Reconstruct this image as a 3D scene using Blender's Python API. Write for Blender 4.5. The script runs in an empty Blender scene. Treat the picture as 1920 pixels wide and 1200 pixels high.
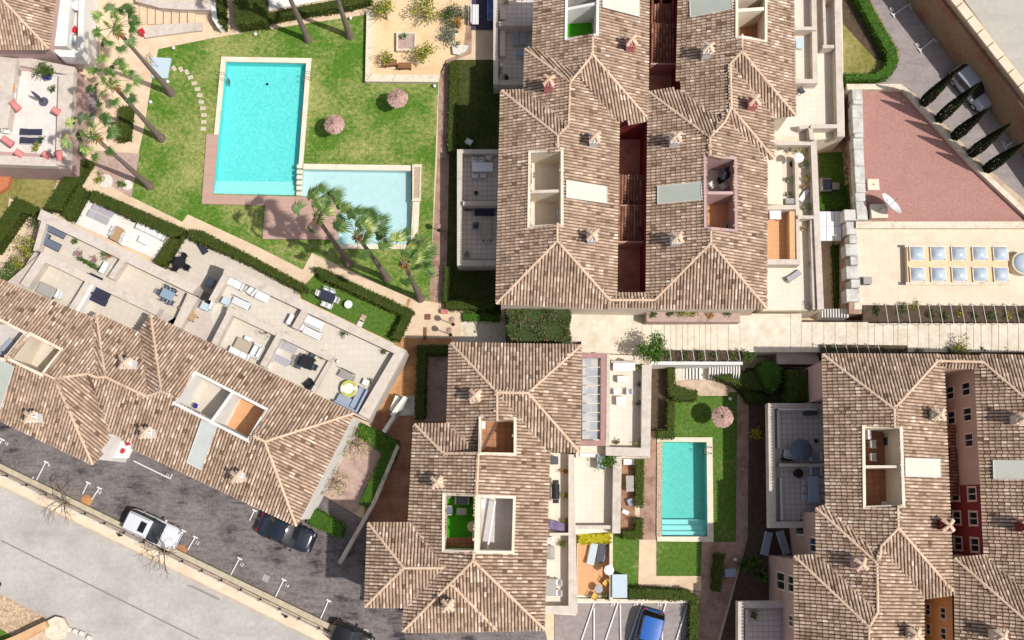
import bpy, math, random
from mathutils import Vector, Matrix
from mathutils.geometry import tessellate_polygon
from math import radians, sin, cos, pi, atan2, hypot

SC = bpy.context.scene
COL = SC.collection
RN = random.Random(11)

# ------------------------------------------------------------- camera, sky, sun, exposure
CAM_H, TILT, FPX = 76.0, radians(9.8), 2000.0
cam = bpy.data.objects.new('camera', bpy.data.cameras.new('camera'))
COL.objects.link(cam)
cam.location = (0, 0, CAM_H)
cam.rotation_euler = (TILT, 0, 0)
cam.data.sensor_width = 36.0
cam.data.lens = 36.0 * FPX / 1920.0
cam.data.clip_start = 0.5
cam.data.clip_end = 3000
SC.camera = cam

SUN_EL = radians(58.5)
SUN_AZ = radians(-22)            # direction towards the sun, counted from +X (image right)
sdir = Vector((cos(SUN_EL) * cos(SUN_AZ), cos(SUN_EL) * sin(SUN_AZ), sin(SUN_EL)))
world = bpy.data.worlds.new('World')
SC.world = world
world.use_nodes = True
wn = world.node_tree.nodes
sky = wn.new('ShaderNodeTexSky')
sky.sky_type = 'NISHITA'
sky.sun_disc = False
sky.sun_elevation = SUN_EL
sky.sun_rotation = radians(90) - SUN_AZ
sky.air_density = 0.8
sky.dust_density = 2.5
sky.ozone_density = 0.4
hs = wn.new('ShaderNodeHueSaturation')
hs.inputs['Saturation'].default_value = 0.6
world.node_tree.links.new(sky.outputs[0], hs.inputs['Color'])
world.node_tree.links.new(hs.outputs[0], wn['Background'].inputs[0])
wn['Background'].inputs[1].default_value = 0.125
sl = bpy.data.lights.new('sun', 'SUN')
sl.energy = 4.4
sl.angle = radians(0.53)
sl.color = (1.0, 0.955, 0.88)
so = bpy.data.objects.new('sun', sl)
COL.objects.link(so)
so.rotation_euler = sdir.to_track_quat('Z', 'Y').to_euler()
so.location = sdir * 120
vs = SC.view_settings
vs.view_transform = 'Standard'
vs.look = 'None'
vs.exposure = -0.06
vs.gamma = 1.0
vs.use_curve_mapping = False
SC.cycles.max_bounces = 6
SC.cycles.transparent_max_bounces = 12

# ------------------------------------------------------------- survey: photo pixel + height -> world
_ct, _st = cos(TILT), sin(TILT)
def ray(px, py):
    dx, dy = px - 960.0, 600.0 - py
    return Vector((dx, dy * _ct + FPX * _st, dy * _st - FPX * _ct))
def P(px, py, z=0.0):
    d = ray(px, py)
    t = (CAM_H - z) / -d.z
    return Vector((d.x * t, d.y * t, z))
def Q(w):
    x, y, z = w[0], w[1], w[2] - CAM_H
    u = y * _ct + z * _st
    f = y * _st - z * _ct
    return (960 + FPX * x / f, 600 - FPX * u / f)
def PS(pts, z):
    return [P(a, b, z) for a, b in pts]
def ANG(p, q):
    """world angle of the direction p->q given in photo pixels"""
    return atan2(-(q[1] - p[1]), q[0] - p[0])
def inpoly(x, y, poly):
    c = False
    n = len(poly)
    j = n - 1
    for i in range(n):
        xi, yi = poly[i][0], poly[i][1]
        xj, yj = poly[j][0], poly[j][1]
        if (yi > y) != (yj > y) and x < (xj - xi) * (y - yi) / (yj - yi + 1e-12) + xi:
            c = not c
        j = i
    return c
def area2(poly):
    return 0.5 * sum(poly[i][0] * poly[(i + 1) % len(poly)][1] - poly[(i + 1) % len(poly)][0] * poly[i][1] for i in range(len(poly)))
def ccw(poly):
    return list(poly) if area2(poly) > 0 else list(reversed(poly))
def offset_poly(poly, d):
    """grow (d>0) or shrink (d<0) a 2D polygon with mitred corners"""
    p = ccw([(q[0], q[1]) for q in poly])
    n = len(p)
    out = []
    for i in range(n):
        a, b, c = p[i - 1], p[i], p[(i + 1) % n]
        e1 = Vector((b[0] - a[0], b[1] - a[1])); e2 = Vector((c[0] - b[0], c[1] - b[1]))
        if e1.length < 1e-6 or e2.length < 1e-6:
            continue
        e1.normalize(); e2.normalize()
        n1 = Vector((e1.y, -e1.x)); n2 = Vector((e2.y, -e2.x))
        m = n1 + n2
        k = max(0.35, 1 + n1.dot(n2))
        out.append((b[0] + m.x * d / k, b[1] + m.y * d / k))
    return out

# ------------------------------------------------------------- mesh collecting
class MB:
    def __init__(s):
        s.v, s.f, s.m, s.r = [], [], [], []
        s.ci, s.cr = 0, 0.5
    def face(s, pts, m=None, r=None):
        b = len(s.v)
        s.v += [tuple(p) for p in pts]
        s.f.append(tuple(range(b, b + len(pts))))
        s.m.append(s.ci if m is None else m)
        s.r.append(s.cr if r is None else r)
    def grid(s, rows, close=False, m=None, r=None):
        b = len(s.v)
        nr, nc = len(rows), len(rows[0])
        for row in rows:
            s.v += [tuple(p) for p in row]
        for i in range(nr - 1):
            for j in range(nc if close else nc - 1):
                k = (j + 1) % nc
                s.f.append((b + i * nc + j, b + i * nc + k, b + (i + 1) * nc + k, b + (i + 1) * nc + j))
                s.m.append(s.ci if m is None else m)
                s.r.append(s.cr if r is None else r)
    def sheet(s, poly, z=None, holes=()):
        loops = [[Vector((p[0], p[1], p[2] if z is None else z)) for p in poly]]
        for h in holes:
            loops.append([Vector((p[0], p[1], p[2] if z is None else z)) for p in h])
        flat = [p for l in loops for p in l]
        for t in tessellate_polygon(loops):
            a, b, c = (flat[i] for i in t)
            if (b - a).cross(c - a).z < 0:
                b, c = c, b
            s.face((a, b, c))
    def prism(s, top, zb, bottom=False, topface=True):
        """top: list of 3D points; straight sides down to zb"""
        p = [Vector(q) for q in top]
        if area2(p) < 0:
            p.reverse()
        if topface:
            s.face(p)
        n = len(p)
        for i in range(n):
            a, b = p[i], p[(i + 1) % n]
            s.face(((a.x, a.y, zb), (b.x, b.y, zb), b, a))
        if bottom:
            s.face([(q.x, q.y, zb) for q in reversed(p)])
    def box(s, c, d, rz=0.0, tilt=None):
        hx, hy, hz = d[0] / 2, d[1] / 2, d[2] / 2
        M = Matrix.Rotation(rz, 3, 'Z')
        if tilt:
            M = M @ Matrix.Rotation(tilt[1], 3, tilt[0])
        q = [Vector(c) + M @ Vector((x * hx, y * hy, z * hz)) for z in (-1, 1) for y in (-1, 1) for x in (-1, 1)]
        for f in ((4, 5, 7, 6), (0, 2, 3, 1), (0, 1, 5, 4), (2, 6, 7, 3), (0, 4, 6, 2), (1, 3, 7, 5)):
            s.face([q[i] for i in f])
    def rbox(s, c, d, rz=0.0, b=0.04):
        """box with a bevelled top edge"""
        hx, hy, hz = d[0] / 2, d[1] / 2, d[2] / 2
        b = min(b, hx * .6, hy * .6, d[2] * .6)
        M = Matrix.Rotation(rz, 3, 'Z')
        def ring(x, y, z, k):
            pts = []
            for sx, sy in ((1, 1), (-1, 1), (-1, -1), (1, -1)):
                if k:
                    e = ((sx * x, sy * (y - k)), (sx * (x - k), sy * y))
                    if sx * sy < 0: e = (e[1], e[0])
                else:
                    e = ((sx * x, sy * y),)
                for a, bb in e:
                    pts.append(Vector(c) + M @ Vector((a, bb, z)))
            return pts
        r0 = ring(hx, hy, -hz, b); r1 = ring(hx, hy, hz - b, b); r2 = ring(hx - b, hy - b, hz, b * .5)
        s.grid([r0, r1, r2], close=True)
        s.face(r2)
    def tube(s, p0, p1, r0, r1=None, n=8, cap=True, r=None):
        p0, p1 = Vector(p0), Vector(p1)
        r1 = r0 if r1 is None else r1
        d = (p1 - p0)
        if d.length < 1e-6: return
        d.normalize()
        a = d.orthogonal().normalized(); b = d.cross(a)
        A = [p0 + (a * cos(2 * pi * i / n) + b * sin(2 * pi * i / n)) * r0 for i in range(n)]
        B = [p1 + (a * cos(2 * pi * i / n) + b * sin(2 * pi * i / n)) * r1 for i in range(n)]
        s.grid([A, B], close=True, r=r)
        if cap:
            s.face(B, r=r); s.face(list(reversed(A)), r=r)
    def path(s, pts, rad, n=8):
        pts = [Vector(p) for p in pts]
        rows = []
        for i, p in enumerate(pts):
            d = (pts[min(i + 1, len(pts) - 1)] - pts[max(i - 1, 0)]).normalized()
            a = Vector((1, 0, 0)) if abs(d.x) < .9 else Vector((0, 1, 0))
            a = (a - d * a.dot(d)).normalized(); b = d.cross(a)
            rr = rad[i] if isinstance(rad, (list, tuple)) else rad
            rows.append([p + (a * cos(2 * pi * k / n) + b * sin(2 * pi * k / n)) * rr for k in range(n)])
        s.grid(rows, close=True)
        s.face(rows[-1]); s.face(list(reversed(rows[0])))
    def lathe(s, c, prof, n=16, cap=True):
        c = Vector(c)
        rows = [[c + Vector((r * cos(2 * pi * i / n), r * sin(2 * pi * i / n), z)) for i in range(n)] for r, z in prof]
        s.grid(rows, close=True)
        if cap:
            s.face(rows[-1])
    def leaf(s, c, size, up=0.4, r=None, asp=.62):
        th = RN.uniform(0, 2 * pi)
        n = Vector((RN.gauss(0, 1), RN.gauss(0, 1), RN.gauss(up, 1)))
        if n.length < 1e-3: n = Vector((0, 0, 1))
        n.normalize()
        a = n.orthogonal().normalized(); b = n.cross(a)
        a, b = a * cos(th) + b * sin(th), b * cos(th) - a * sin(th)
        a *= size * .5; b *= size * .5 * asp
        c = Vector(c)
        s.face((c - a, c - b * .9 + a * .1, c + a, c + b * .9 + a * .1), r=RN.random() if r is None else r)
    def build(s, name, mats, parent=None, off=None, smooth=False, sharp=None):
        me = bpy.data.meshes.new(name)
        if off is not None:
            ox, oy, oz = off
            vv = [(x - ox, y - oy, z - oz) for x, y, z in s.v]
        else:
            vv = s.v
        me.from_pydata(vv, [], s.f)
        if not isinstance(mats, (list, tuple)): mats = [mats]
        for m in mats: me.materials.append(m)
        if len(mats) > 1:
            me.polygons.foreach_set('material_index', s.m)
        at = me.attributes.new('rnd', 'FLOAT', 'FACE')
        at.data.foreach_set('value', s.r)
        if smooth:
            me.polygons.foreach_set('use_smooth', [True] * len(s.f))
            if sharp:
                import bmesh
                bm = bmesh.new(); bm.from_mesh(me)
                bmesh.ops.remove_doubles(bm, verts=bm.verts, dist=1e-4)
                for e in bm.edges:
                    if len(e.link_faces) == 2 and e.calc_face_angle(0) > sharp: e.smooth = False
                bm.to_mesh(me); bm.free()
        me.update()
        o = bpy.data.objects.new(name, me)
        COL.objects.link(o)
        if parent is not None:
            o.parent = parent
        elif off is not None:
            o.location = off
        return o

def tag(o, label=None, cat=None, group=None, kind=None):
    if label: o['label'] = label
    if cat: o['category'] = cat
    if group: o['group'] = group
    if kind: o['kind'] = kind
    return o
def empty(name, loc=(0, 0, 0), rz=0.0):
    o = bpy.data.objects.new(name, None)
    COL.objects.link(o)
    o.location = loc
    o.rotation_euler = (0, 0, rz)
    o.empty_display_size = .2
    return o
def copy_tree(o, parent=None):
    c = o.copy()
    COL.objects.link(c)
    if parent is not None: c.parent = parent
    for ch in list(o.children): copy_tree(ch, c)
    return c
PROTO = {}
def place(builder, args, loc, rz, label, cat, group=None, scale=None):
    """first call of a kind builds it, later calls copy the thing with its parts"""
    key = (builder.__name__,) + tuple(args)
    if key in PROTO:
        o = copy_tree(PROTO[key])
    else:
        o = builder(*args)
        PROTO[key] = o
    o.location = loc
    o.rotation_euler = (0, 0, rz)
    if scale: o.scale = (scale,) * 3
    if 'group' in o: del o['group']
    tag(o, label, cat, group)
    return o

# ------------------------------------------------------------- materials
def lin(c):
    return tuple(((x / 255.0) / 12.92 if x <= 10 else (((x / 255.0) + .055) / 1.055) ** 2.4) for x in c)
K = 0.76
def A(r, g, b, k=1.0):
    l = lin((r, g, b))
    return (l[0] * K * k, l[1] * K * k, l[2] * K * k, 1)
def newmat(name):
    m = bpy.data.materials.new(name)
    m.use_nodes = True
    n = m.node_tree.nodes
    return m, n, m.node_tree.links, n['Principled BSDF']
MATS = {}
def MAT(name, c1, c2=None, rough=.85, scale=4.0, detail=6, lo=.35, hi=.65, bump=0.0, bscale=None, spec=.25, metal=0.0,
        c3=None, s3=.35, lo3=.5, hi3=.7, coord='world', coat=0.0):
    """two-tone weathered surface, optional third large-scale stain colour"""
    if name in MATS: return MATS[name]
    m, n, L, b = newmat(name)
    b.inputs['Roughness'].default_value = rough
    b.inputs['Specular IOR Level'].default_value = spec
    b.inputs['Metallic'].default_value = metal
    if coat: b.inputs['Coat Weight'].default_value = coat; b.inputs['Coat Roughness'].default_value = .05
    if c2 is None:
        b.inputs['Base Color'].default_value = c1
    else:
        if coord == 'world':
            co = n.new('ShaderNodeNewGeometry').outputs['Position']
        else:
            co = n.new('ShaderNodeTexCoord').outputs['Object']
        t = n.new('ShaderNodeTexNoise'); t.inputs['Scale'].default_value = scale; t.inputs['Detail'].default_value = detail
        t.inputs['Roughness'].default_value = .62
        L.new(co, t.inputs['Vector'])
        r = n.new('ShaderNodeValToRGB')
        r.color_ramp.elements[0].position = lo; r.color_ramp.elements[0].color = c1
        r.color_ramp.elements[1].position = hi; r.color_ramp.elements[1].color = c2
        L.new(t.outputs['Fac'], r.inputs['Fac'])
        out = r.outputs['Color']
        if c3 is not None:
            t3 = n.new('ShaderNodeTexNoise'); t3.inputs['Scale'].default_value = s3; t3.inputs['Detail'].default_value = 8
            t3.inputs['Roughness'].default_value = .7
            L.new(co, t3.inputs['Vector'])
            mr = n.new('ShaderNodeMapRange'); mr.inputs[1].default_value = lo3; mr.inputs[2].default_value = hi3
            L.new(t3.outputs['Fac'], mr.inputs[0])
            mx = n.new('ShaderNodeMix'); mx.data_type = 'RGBA'
            L.new(mr.outputs[0], mx.inputs[0]); L.new(out, mx.inputs[6]); mx.inputs[7].default_value = c3
            out = mx.outputs[2]
        L.new(out, b.inputs['Base Color'])
        if bump:
            bt = t
            if bscale:
                bt = n.new('ShaderNodeTexNoise'); bt.inputs['Scale'].default_value = bscale; bt.inputs['Detail'].default_value = 4
                L.new(co, bt.inputs['Vector'])
            bp = n.new('ShaderNodeBump'); bp.inputs['Strength'].default_value = bump; bp.inputs['Distance'].default_value = .05
            L.new(bt.outputs['Fac'], bp.inputs['Height']); L.new(bp.outputs['Normal'], b.inputs['Normal'])
    MATS[name] = m
    return m
def MTILE(name, c1, c2, cm, size=.4, rot=0.0, mortar=.02, rough=.7, stain=None, row=None, off=0.0):
    """paving laid in a grid"""
    if name in MATS: return MATS[name]
    m, n, L, b = newmat(name)
    b.inputs['Roughness'].default_value = rough
    b.inputs['Specular IOR Level'].default_value = .3
    co = n.new('ShaderNodeNewGeometry').outputs['Position']
    mp = n.new('ShaderNodeMapping'); mp.inputs['Rotation'].default_value = (0, 0, rot)
    L.new(co, mp.inputs['Vector'])
    br = n.new('ShaderNodeTexBrick')
    br.offset = off; br.squash = 1.0
    br.inputs['Scale'].default_value = 1.0
    br.inputs['Brick Width'].default_value = size
    br.inputs['Row Height'].default_value = row or size
    br.inputs['Mortar Size'].default_value = mortar
    br.inputs['Mortar Smooth'].default_value = .3
    br.inputs['Color1'].default_value = c1; br.inputs['Color2'].default_value = c2; br.inputs['Mortar'].default_value = cm
    L.new(mp.outputs['Vector'], br.inputs['Vector'])
    t = n.new('ShaderNodeTexNoise'); t.inputs['Scale'].default_value = 1.1; t.inputs['Detail'].default_value = 9
    t.inputs['Roughness'].default_value = .7
    L.new(co, t.inputs['Vector'])
    mr = n.new('ShaderNodeMapRange'); mr.inputs[1].default_value = .42; mr.inputs[2].default_value = .75
    mr.inputs[4].default_value = .55
    L.new(t.outputs['Fac'], mr.inputs[0])
    mx = n.new('ShaderNodeMix'); mx.data_type = 'RGBA'
    L.new(mr.outputs[0], mx.inputs[0]); L.new(br.outputs['Color'], mx.inputs[6])
    mx.inputs[7].default_value = stain or tuple(x * .72 for x in c1[:3]) + (1,)
    L.new(mx.outputs[2], b.inputs['Base Color'])
    MATS[name] = m
    return m
def MRND(name, stops, rough=.8, noise=.25, nscale=1.5, spec=.2, transl=0.0, c_n=None):
    """colour picked per face from the 'rnd' attribute, with large-scale weathering"""
    if name in MATS: return MATS[name]
    m, n, L, b = newmat(name)
    b.inputs['Roughness'].default_value = rough
    b.inputs['Specular IOR Level'].default_value = spec
    at = n.new('ShaderNodeAttribute'); at.attribute_name = 'rnd'
    r = n.new('ShaderNodeValToRGB')
    el = r.color_ramp.elements
    el[0].position = stops[0][0]; el[0].color = stops[0][1]
    el[1].position = stops[-1][0]; el[1].color = stops[-1][1]
    for p, c in stops[1:-1]:
        e = el.new(p); e.color = c
    L.new(at.outputs['Fac'], r.inputs['Fac'])
    out = r.outputs['Color']
    if c_n is not None:
        co = n.new('ShaderNodeNewGeometry').outputs['Position']
        t = n.new('ShaderNodeTexNoise'); t.inputs['Scale'].default_value = nscale; t.inputs['Detail'].default_value = 8
        t.inputs['Roughness'].default_value = .7
        L.new(co, t.inputs['Vector'])
        mr = n.new('ShaderNodeMapRange'); mr.inputs[1].default_value = .45; mr.inputs[2].default_value = .75; mr.inputs[4].default_value = noise
        L.new(t.outputs['Fac'], mr.inputs[0])
        mx = n.new('ShaderNodeMix'); mx.data_type = 'RGBA'
        L.new(mr.outputs[0], mx.inputs[0]); L.new(out, mx.inputs[6]); mx.inputs[7].default_value = c_n
        out = mx.outputs[2]
    L.new(out, b.inputs['Base Color'])
    if transl:
        tr = n.new('ShaderNodeBsdfTranslucent')
        L.new(out, tr.inputs['Color'])
        ms = n.new('ShaderNodeMixShader'); ms.inputs[0].default_value = transl
        L.new(b.outputs[0], ms.inputs[1]); L.new(tr.outputs[0], ms.inputs[2])
        L.new(ms.outputs[0], n['Material Output'].inputs['Surface'])
    MATS[name] = m
    return m
# ------------------------------------------------------------- the place's materials
tile_m = MRND('roof_tile', [(0, A(118, 96, 80)), (.2, A(168, 142, 122)), (.5, A(202, 174, 152)), (.8, A(228, 202, 180)), (1, A(250, 232, 214))],
              rough=.9, c_n=A(136, 118, 96), noise=.7, nscale=.8)
pan_m = MAT('roof_pan_tile', A(112, 84, 66), A(144, 112, 90), scale=2.2, rough=.95)  # pans darker than the covers, putting shade into the gaps between columns
cap_m = MAT('ridge_tile', A(222, 190, 162), A(238, 210, 184), scale=1.5, rough=.9)
stucco = MAT('cream_stucco', A(240, 226, 204), A(247, 236, 218), scale=.8, rough=.9, bump=.1, bscale=30, c3=A(226, 206, 178), s3=.5)
white_st = MAT('white_stucco', A(238, 234, 230), A(249, 246, 242), scale=.9, rough=.9, bump=.08, bscale=30)
greyband = MAT('coping_grey', A(214, 202, 190), A(226, 215, 204), scale=3, rough=.85, c3=A(196, 183, 170), s3=1.2)
greywall = MAT('grey_stucco', A(205, 190, 180), A(216, 204, 196), scale=2, rough=.9)
mauve = MAT('mauve_stucco', A(196, 164, 160), A(206, 176, 172), scale=1.2, rough=.9)
pink_st = MAT('pink_stucco', A(214, 132, 132), A(226, 148, 146), scale=1.5, rough=.9)
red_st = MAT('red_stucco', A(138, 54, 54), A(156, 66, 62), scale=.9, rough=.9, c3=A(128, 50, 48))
wine_st = MAT('wine_stucco', A(140, 54, 60), A(156, 66, 70), scale=.9, rough=.9, c3=A(122, 48, 54))
salmon_st = MAT('salmon_stucco', A(212, 184, 170), A(220, 194, 180), scale=.9, rough=.9)
orange_st = MAT('orange_stucco', A(222, 178, 134), A(230, 188, 144), scale=.9, rough=.9, c3=A(204, 158, 116))
lawn_m = MAT('lawn_grass', A(66, 122, 32), A(98, 146, 50), scale=9, rough=1, lo=.38, hi=.6, bump=.5, bscale=18, spec=.1)
ground_m = MAT('beige_paving', A(232, 206, 176), A(242, 219, 190), scale=2.0, rough=.95, c3=A(218, 188, 158), s3=.7, lo3=.45, hi3=.75)
brownpath = MAT('brown_paving', A(178, 146, 130), A(198, 166, 148), scale=2.5, rough=.95, c3=A(146, 112, 98), s3=.9, lo3=.46, hi3=.66)
orangepath = MAT('ochre_paving', A(214, 160, 104), A(226, 174, 120), scale=1.4, rough=.95, c3=A(178, 128, 92), s3=.6, lo3=.42, hi3=.62)
sand_m = MAT('sand_gravel', A(238, 206, 162), A(248, 222, 182), scale=5, rough=1, c3=A(226, 188, 144), s3=.7, bump=.15)
cream_pave = MAT('cream_paving', A(232, 220, 200), A(246, 236, 220), scale=2.8, rough=.9, c3=A(212, 196, 170), s3=1.1, lo3=.46, hi3=.74)
deck_m = MTILE('brown_deck', A(200, 164, 150), A(208, 174, 160), A(176, 140, 126), size=4, row=.14, mortar=.012, stain=A(192, 154, 140))
def MSTREAK(name, c1, c2, dark, ang, along=.25, across=2.2, fine=5.0, lo=.38, hi=.66, dlo=.50, dhi=.68, bump=.2):
    """worn tarmac: fine grain, wheel-direction streaks and darker patches"""
    m, n, L, b = newmat(name)
    b.inputs['Roughness'].default_value = .95
    b.inputs['Specular IOR Level'].default_value = .2
    co = n.new('ShaderNodeNewGeometry').outputs['Position']
    mp = n.new('ShaderNodeMapping'); mp.vector_type = 'POINT'
    mp.inputs['Rotation'].default_value = (0, 0, -ang); mp.inputs['Scale'].default_value = (along, across, 1)
    L.new(co, mp.inputs['Vector'])
    def nz(v, s_, d, r):
        t = n.new('ShaderNodeTexNoise'); t.inputs['Scale'].default_value = s_; t.inputs['Detail'].default_value = d; t.inputs['Roughness'].default_value = r
        L.new(v, t.inputs['Vector']); return t.outputs['Fac']
    st, fi, pa = nz(mp.outputs['Vector'], 1.0, 6, .65), nz(co, fine, 9, .75), nz(co, .35, 7, .65)
    a = n.new('ShaderNodeMath'); a.operation = 'ADD'; L.new(st, a.inputs[0]); L.new(fi, a.inputs[1])
    h = n.new('ShaderNodeMath'); h.operation = 'MULTIPLY'; h.inputs[1].default_value = .5; L.new(a.outputs[0], h.inputs[0])
    r = n.new('ShaderNodeValToRGB'); e = r.color_ramp.elements
    e[0].position, e[0].color, e[1].position, e[1].color = lo, c1, hi, c2
    L.new(h.outputs[0], r.inputs['Fac'])
    a2 = n.new('ShaderNodeMath'); a2.operation = 'MULTIPLY_ADD'; a2.inputs[1].default_value = .45; L.new(st, a2.inputs[0])
    q = n.new('ShaderNodeMath'); q.operation = 'MULTIPLY'; q.inputs[1].default_value = .55; L.new(pa, q.inputs[0]); L.new(q.outputs[0], a2.inputs[2])
    mr = n.new('ShaderNodeMapRange'); mr.inputs[1].default_value = dlo; mr.inputs[2].default_value = dhi; L.new(a2.outputs[0], mr.inputs[0])
    mx = n.new('ShaderNodeMix'); mx.data_type = 'RGBA'
    L.new(mr.outputs[0], mx.inputs[0]); L.new(r.outputs['Color'], mx.inputs[6]); mx.inputs[7].default_value = dark
    L.new(mx.outputs[2], b.inputs['Base Color'])
    bp = n.new('ShaderNodeBump'); bp.inputs['Strength'].default_value = bump; bp.inputs['Distance'].default_value = .03
    L.new(nz(co, 40, 3, .6), bp.inputs['Height']); L.new(bp.outputs['Normal'], b.inputs['Normal'])
    return m
asph = MSTREAK('parking_asphalt', A(96, 90, 91), A(158, 149, 147), A(60, 56, 62), radians(62), .5, 2.6, 5.5, .37, .63, .50, .62)
asph2 = MSTREAK('pale_asphalt', A(146, 136, 136), A(186, 174, 170), A(126, 116, 118), radians(125), .6, 1.6, 4.5, .36, .66, .53, .72)
road_m = MSTREAK('pale_road', A(188, 182, 177), A(212, 207, 202), A(174, 168, 164), radians(-26), .07, .9, 4.0, .40, .60, .47, .64)
road2_m = MSTREAK('upper_road_surface', A(188, 182, 172), A(208, 203, 194), A(178, 172, 164), radians(-54), .10, 1.0, 3.0, .36, .64, .5, .72)
kerb_m = MAT('pavement_peach', A(240, 216, 190), A(248, 228, 204), scale=1.4, rough=.9, c3=A(230, 202, 174), s3=.5)
olive_m = MAT('olive_wall_coping', A(190, 177, 148), A(208, 196, 170), scale=3, rough=.9)
soil_m = MAT('garden_soil', A(206, 180, 156), A(226, 204, 180), scale=2.4, rough=1, c3=A(164, 136, 116), s3=.9)
mauvesoil = MAT('mauve_gravel', A(188, 160, 150), A(204, 178, 166), scale=3.5, rough=1, c3=A(160, 132, 126), s3=.8)
soil_shade = MAT('dark_soil_shade', A(84, 70, 58), A(104, 88, 74), scale=3, rough=1)  # dark soil of the beds, also laid as painted shade on one strip
redpave = MAT('red_paving', A(168, 124, 116), A(204, 156, 145), scale=13, rough=.95, detail=6, lo=.34, hi=.66, c3=A(180, 132, 126), s3=.6, bump=.1)
stonewall = MAT('retaining_stone', A(150, 124, 98), A(186, 158, 128), scale=7, rough=1, lo=.3, hi=.7, c3=A(166, 116, 92), s3=.5, lo3=.48, hi3=.62, bump=.5)
palestone = MAT('pale_stone', A(232, 218, 196), A(244, 234, 214), scale=6, rough=.95, c3=A(206, 186, 158), s3=2.2, lo3=.5, hi3=.7, bump=.2)
blockstone = MAT('grey_block_stone', A(214, 212, 206), A(234, 232, 226), scale=8, rough=.95, c3=A(180, 176, 168), s3=1.6, lo3=.45, hi3=.7, bump=.25)
pebble_m = MAT('pebbles', A(150, 128, 104), A(236, 216, 188), scale=22, rough=1, detail=2, lo=.4, hi=.6, bump=.6)
coping_m = MAT('pool_coping', A(244, 228, 204), A(250, 238, 220), scale=2, rough=.8, c3=A(232, 212, 184), s3=1.1)
T_grey = MTILE('grey_terrace_tile', A(238, 224, 216), A(243, 230, 222), A(186, 172, 168), size=.36, mortar=.022)
T_beige = MTILE('beige_terrace_tile', A(222, 213, 200), A(228, 219, 206), A(208, 198, 184), size=.42, mortar=.012, stain=A(208, 198, 184))
T_beige_r = MTILE('beige_terrace_tile_turned', A(220, 210, 196), A(226, 216, 202), A(206, 195, 180), size=.45, rot=radians(25), mortar=.012, stain=A(206, 195, 180))
T_cream = MTILE('cream_terrace_tile', A(238, 226, 210), A(243, 232, 217), A(222, 208, 190), size=.42, mortar=.012, stain=A(228, 214, 197))
T_terra = MTILE('terracotta_terrace_tile', A(226, 170, 124), A(232, 178, 132), A(206, 150, 108), size=.35, mortar=.012, stain=A(216, 158, 112))
T_brown = MTILE('brown_terrace_tile', A(176, 122, 88), A(184, 130, 96), A(140, 94, 68), size=.42, mortar=.02)
T_pinkish = MTILE('pale_pink_terrace_tile', A(240, 231, 225), A(245, 237, 231), A(228, 217, 210), size=.42, mortar=.012)
T_greyv = MTILE('cool_grey_terrace_tile', A(206, 202, 204), A(212, 208, 209), A(190, 186, 188), size=.5, mortar=.012)
turf_m = MAT('artificial_turf', A(62, 148, 30), A(76, 164, 40), scale=40, rough=1, detail=2, spec=.1)
white_pl = MAT('white_plastic', A(244, 244, 246), rough=.45, spec=.4)
offwhite = MAT('offwhite_paint', A(230, 228, 222), rough=.6)
navy = MAT('navy_fabric', A(54, 56, 76), A(66, 68, 88), scale=30, rough=.95)
black = MAT('black_plastic', A(34, 33, 40), A(44, 42, 50), scale=20, rough=.6)
charcoal = MAT('charcoal_fabric', A(86, 90, 104), A(98, 102, 116), scale=25, rough=.95)
greyfab = MAT('grey_fabric', A(176, 172, 182), A(188, 184, 192), scale=25, rough=.95)
bluegrey = MAT('bluegrey_fabric', A(158, 168, 190), A(170, 180, 200), scale=20, rough=.95)
slate = MAT('slate_fabric', A(104, 114, 132), A(116, 126, 144), scale=20, rough=.95)
taupe = MAT('taupe_top', A(186, 172, 152), A(196, 182, 162), scale=8, rough=.8)
woodtop = MAT('wood_top', A(180, 148, 112), A(196, 164, 126), scale=9, rough=.8)
orangewood = MAT('orange_wood', A(206, 134, 66), A(220, 148, 78), scale=9, rough=.7)
steel = MAT('steel', A(190, 190, 192), rough=.35, metal=.9)
darkmetal = MAT('dark_metal', A(60, 56, 54), rough=.5, metal=.4)
greytop = MAT('grey_top', A(168, 164, 160), A(180, 176, 172), scale=8, rough=.7)
glassblue = MAT('tabletop_glass', A(150, 172, 190), rough=.12, spec=.6)
lightblue = MAT('pale_blue_cloth', A(196, 214, 226), A(206, 222, 232), scale=6, rough=.8)
bluecloth = MAT('blue_cloth', A(70, 96, 170), A(110, 130, 190), scale=3, rough=.9)
yellow_m = MAT('yellow_paint', A(236, 196, 96), rough=.6)
lime_m = MAT('lime_cushion', A(196, 196, 92), A(206, 206, 104), scale=12, rough=.95)
red_m = MAT('red_plastic', A(206, 48, 60), rough=.5)
blue_m = MAT('blue_glaze', A(52, 58, 140), rough=.35)
terrac = MAT('terracotta_pot', A(196, 122, 84), A(208, 136, 96), scale=6, rough=.85)
straw_m = MRND('straw_thatch', [(0, A(150, 114, 104)), (.5, A(192, 156, 146)), (1, A(216, 184, 172))], rough=1)
bark_m = MAT('palm_bark', A(118, 102, 96), A(158, 140, 130), scale=9, rough=1, bump=.5)
twig_m = MAT('grey_bark', A(140, 120, 104), A(170, 150, 130), scale=9, rough=1)
skirt_m = MRND('dry_frond', [(0, A(120, 84, 50)), (1, A(184, 130, 80))], rough=1)
palm_m = MRND('palm_frond', [(0, A(38, 66, 28)), (.5, A(80, 114, 50)), (.85, A(124, 152, 78)), (1, A(186, 196, 112))], rough=.5, transl=.1, spec=.4)
petiole_m = MAT('palm_stalk', A(150, 158, 96), rough=.6)
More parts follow.
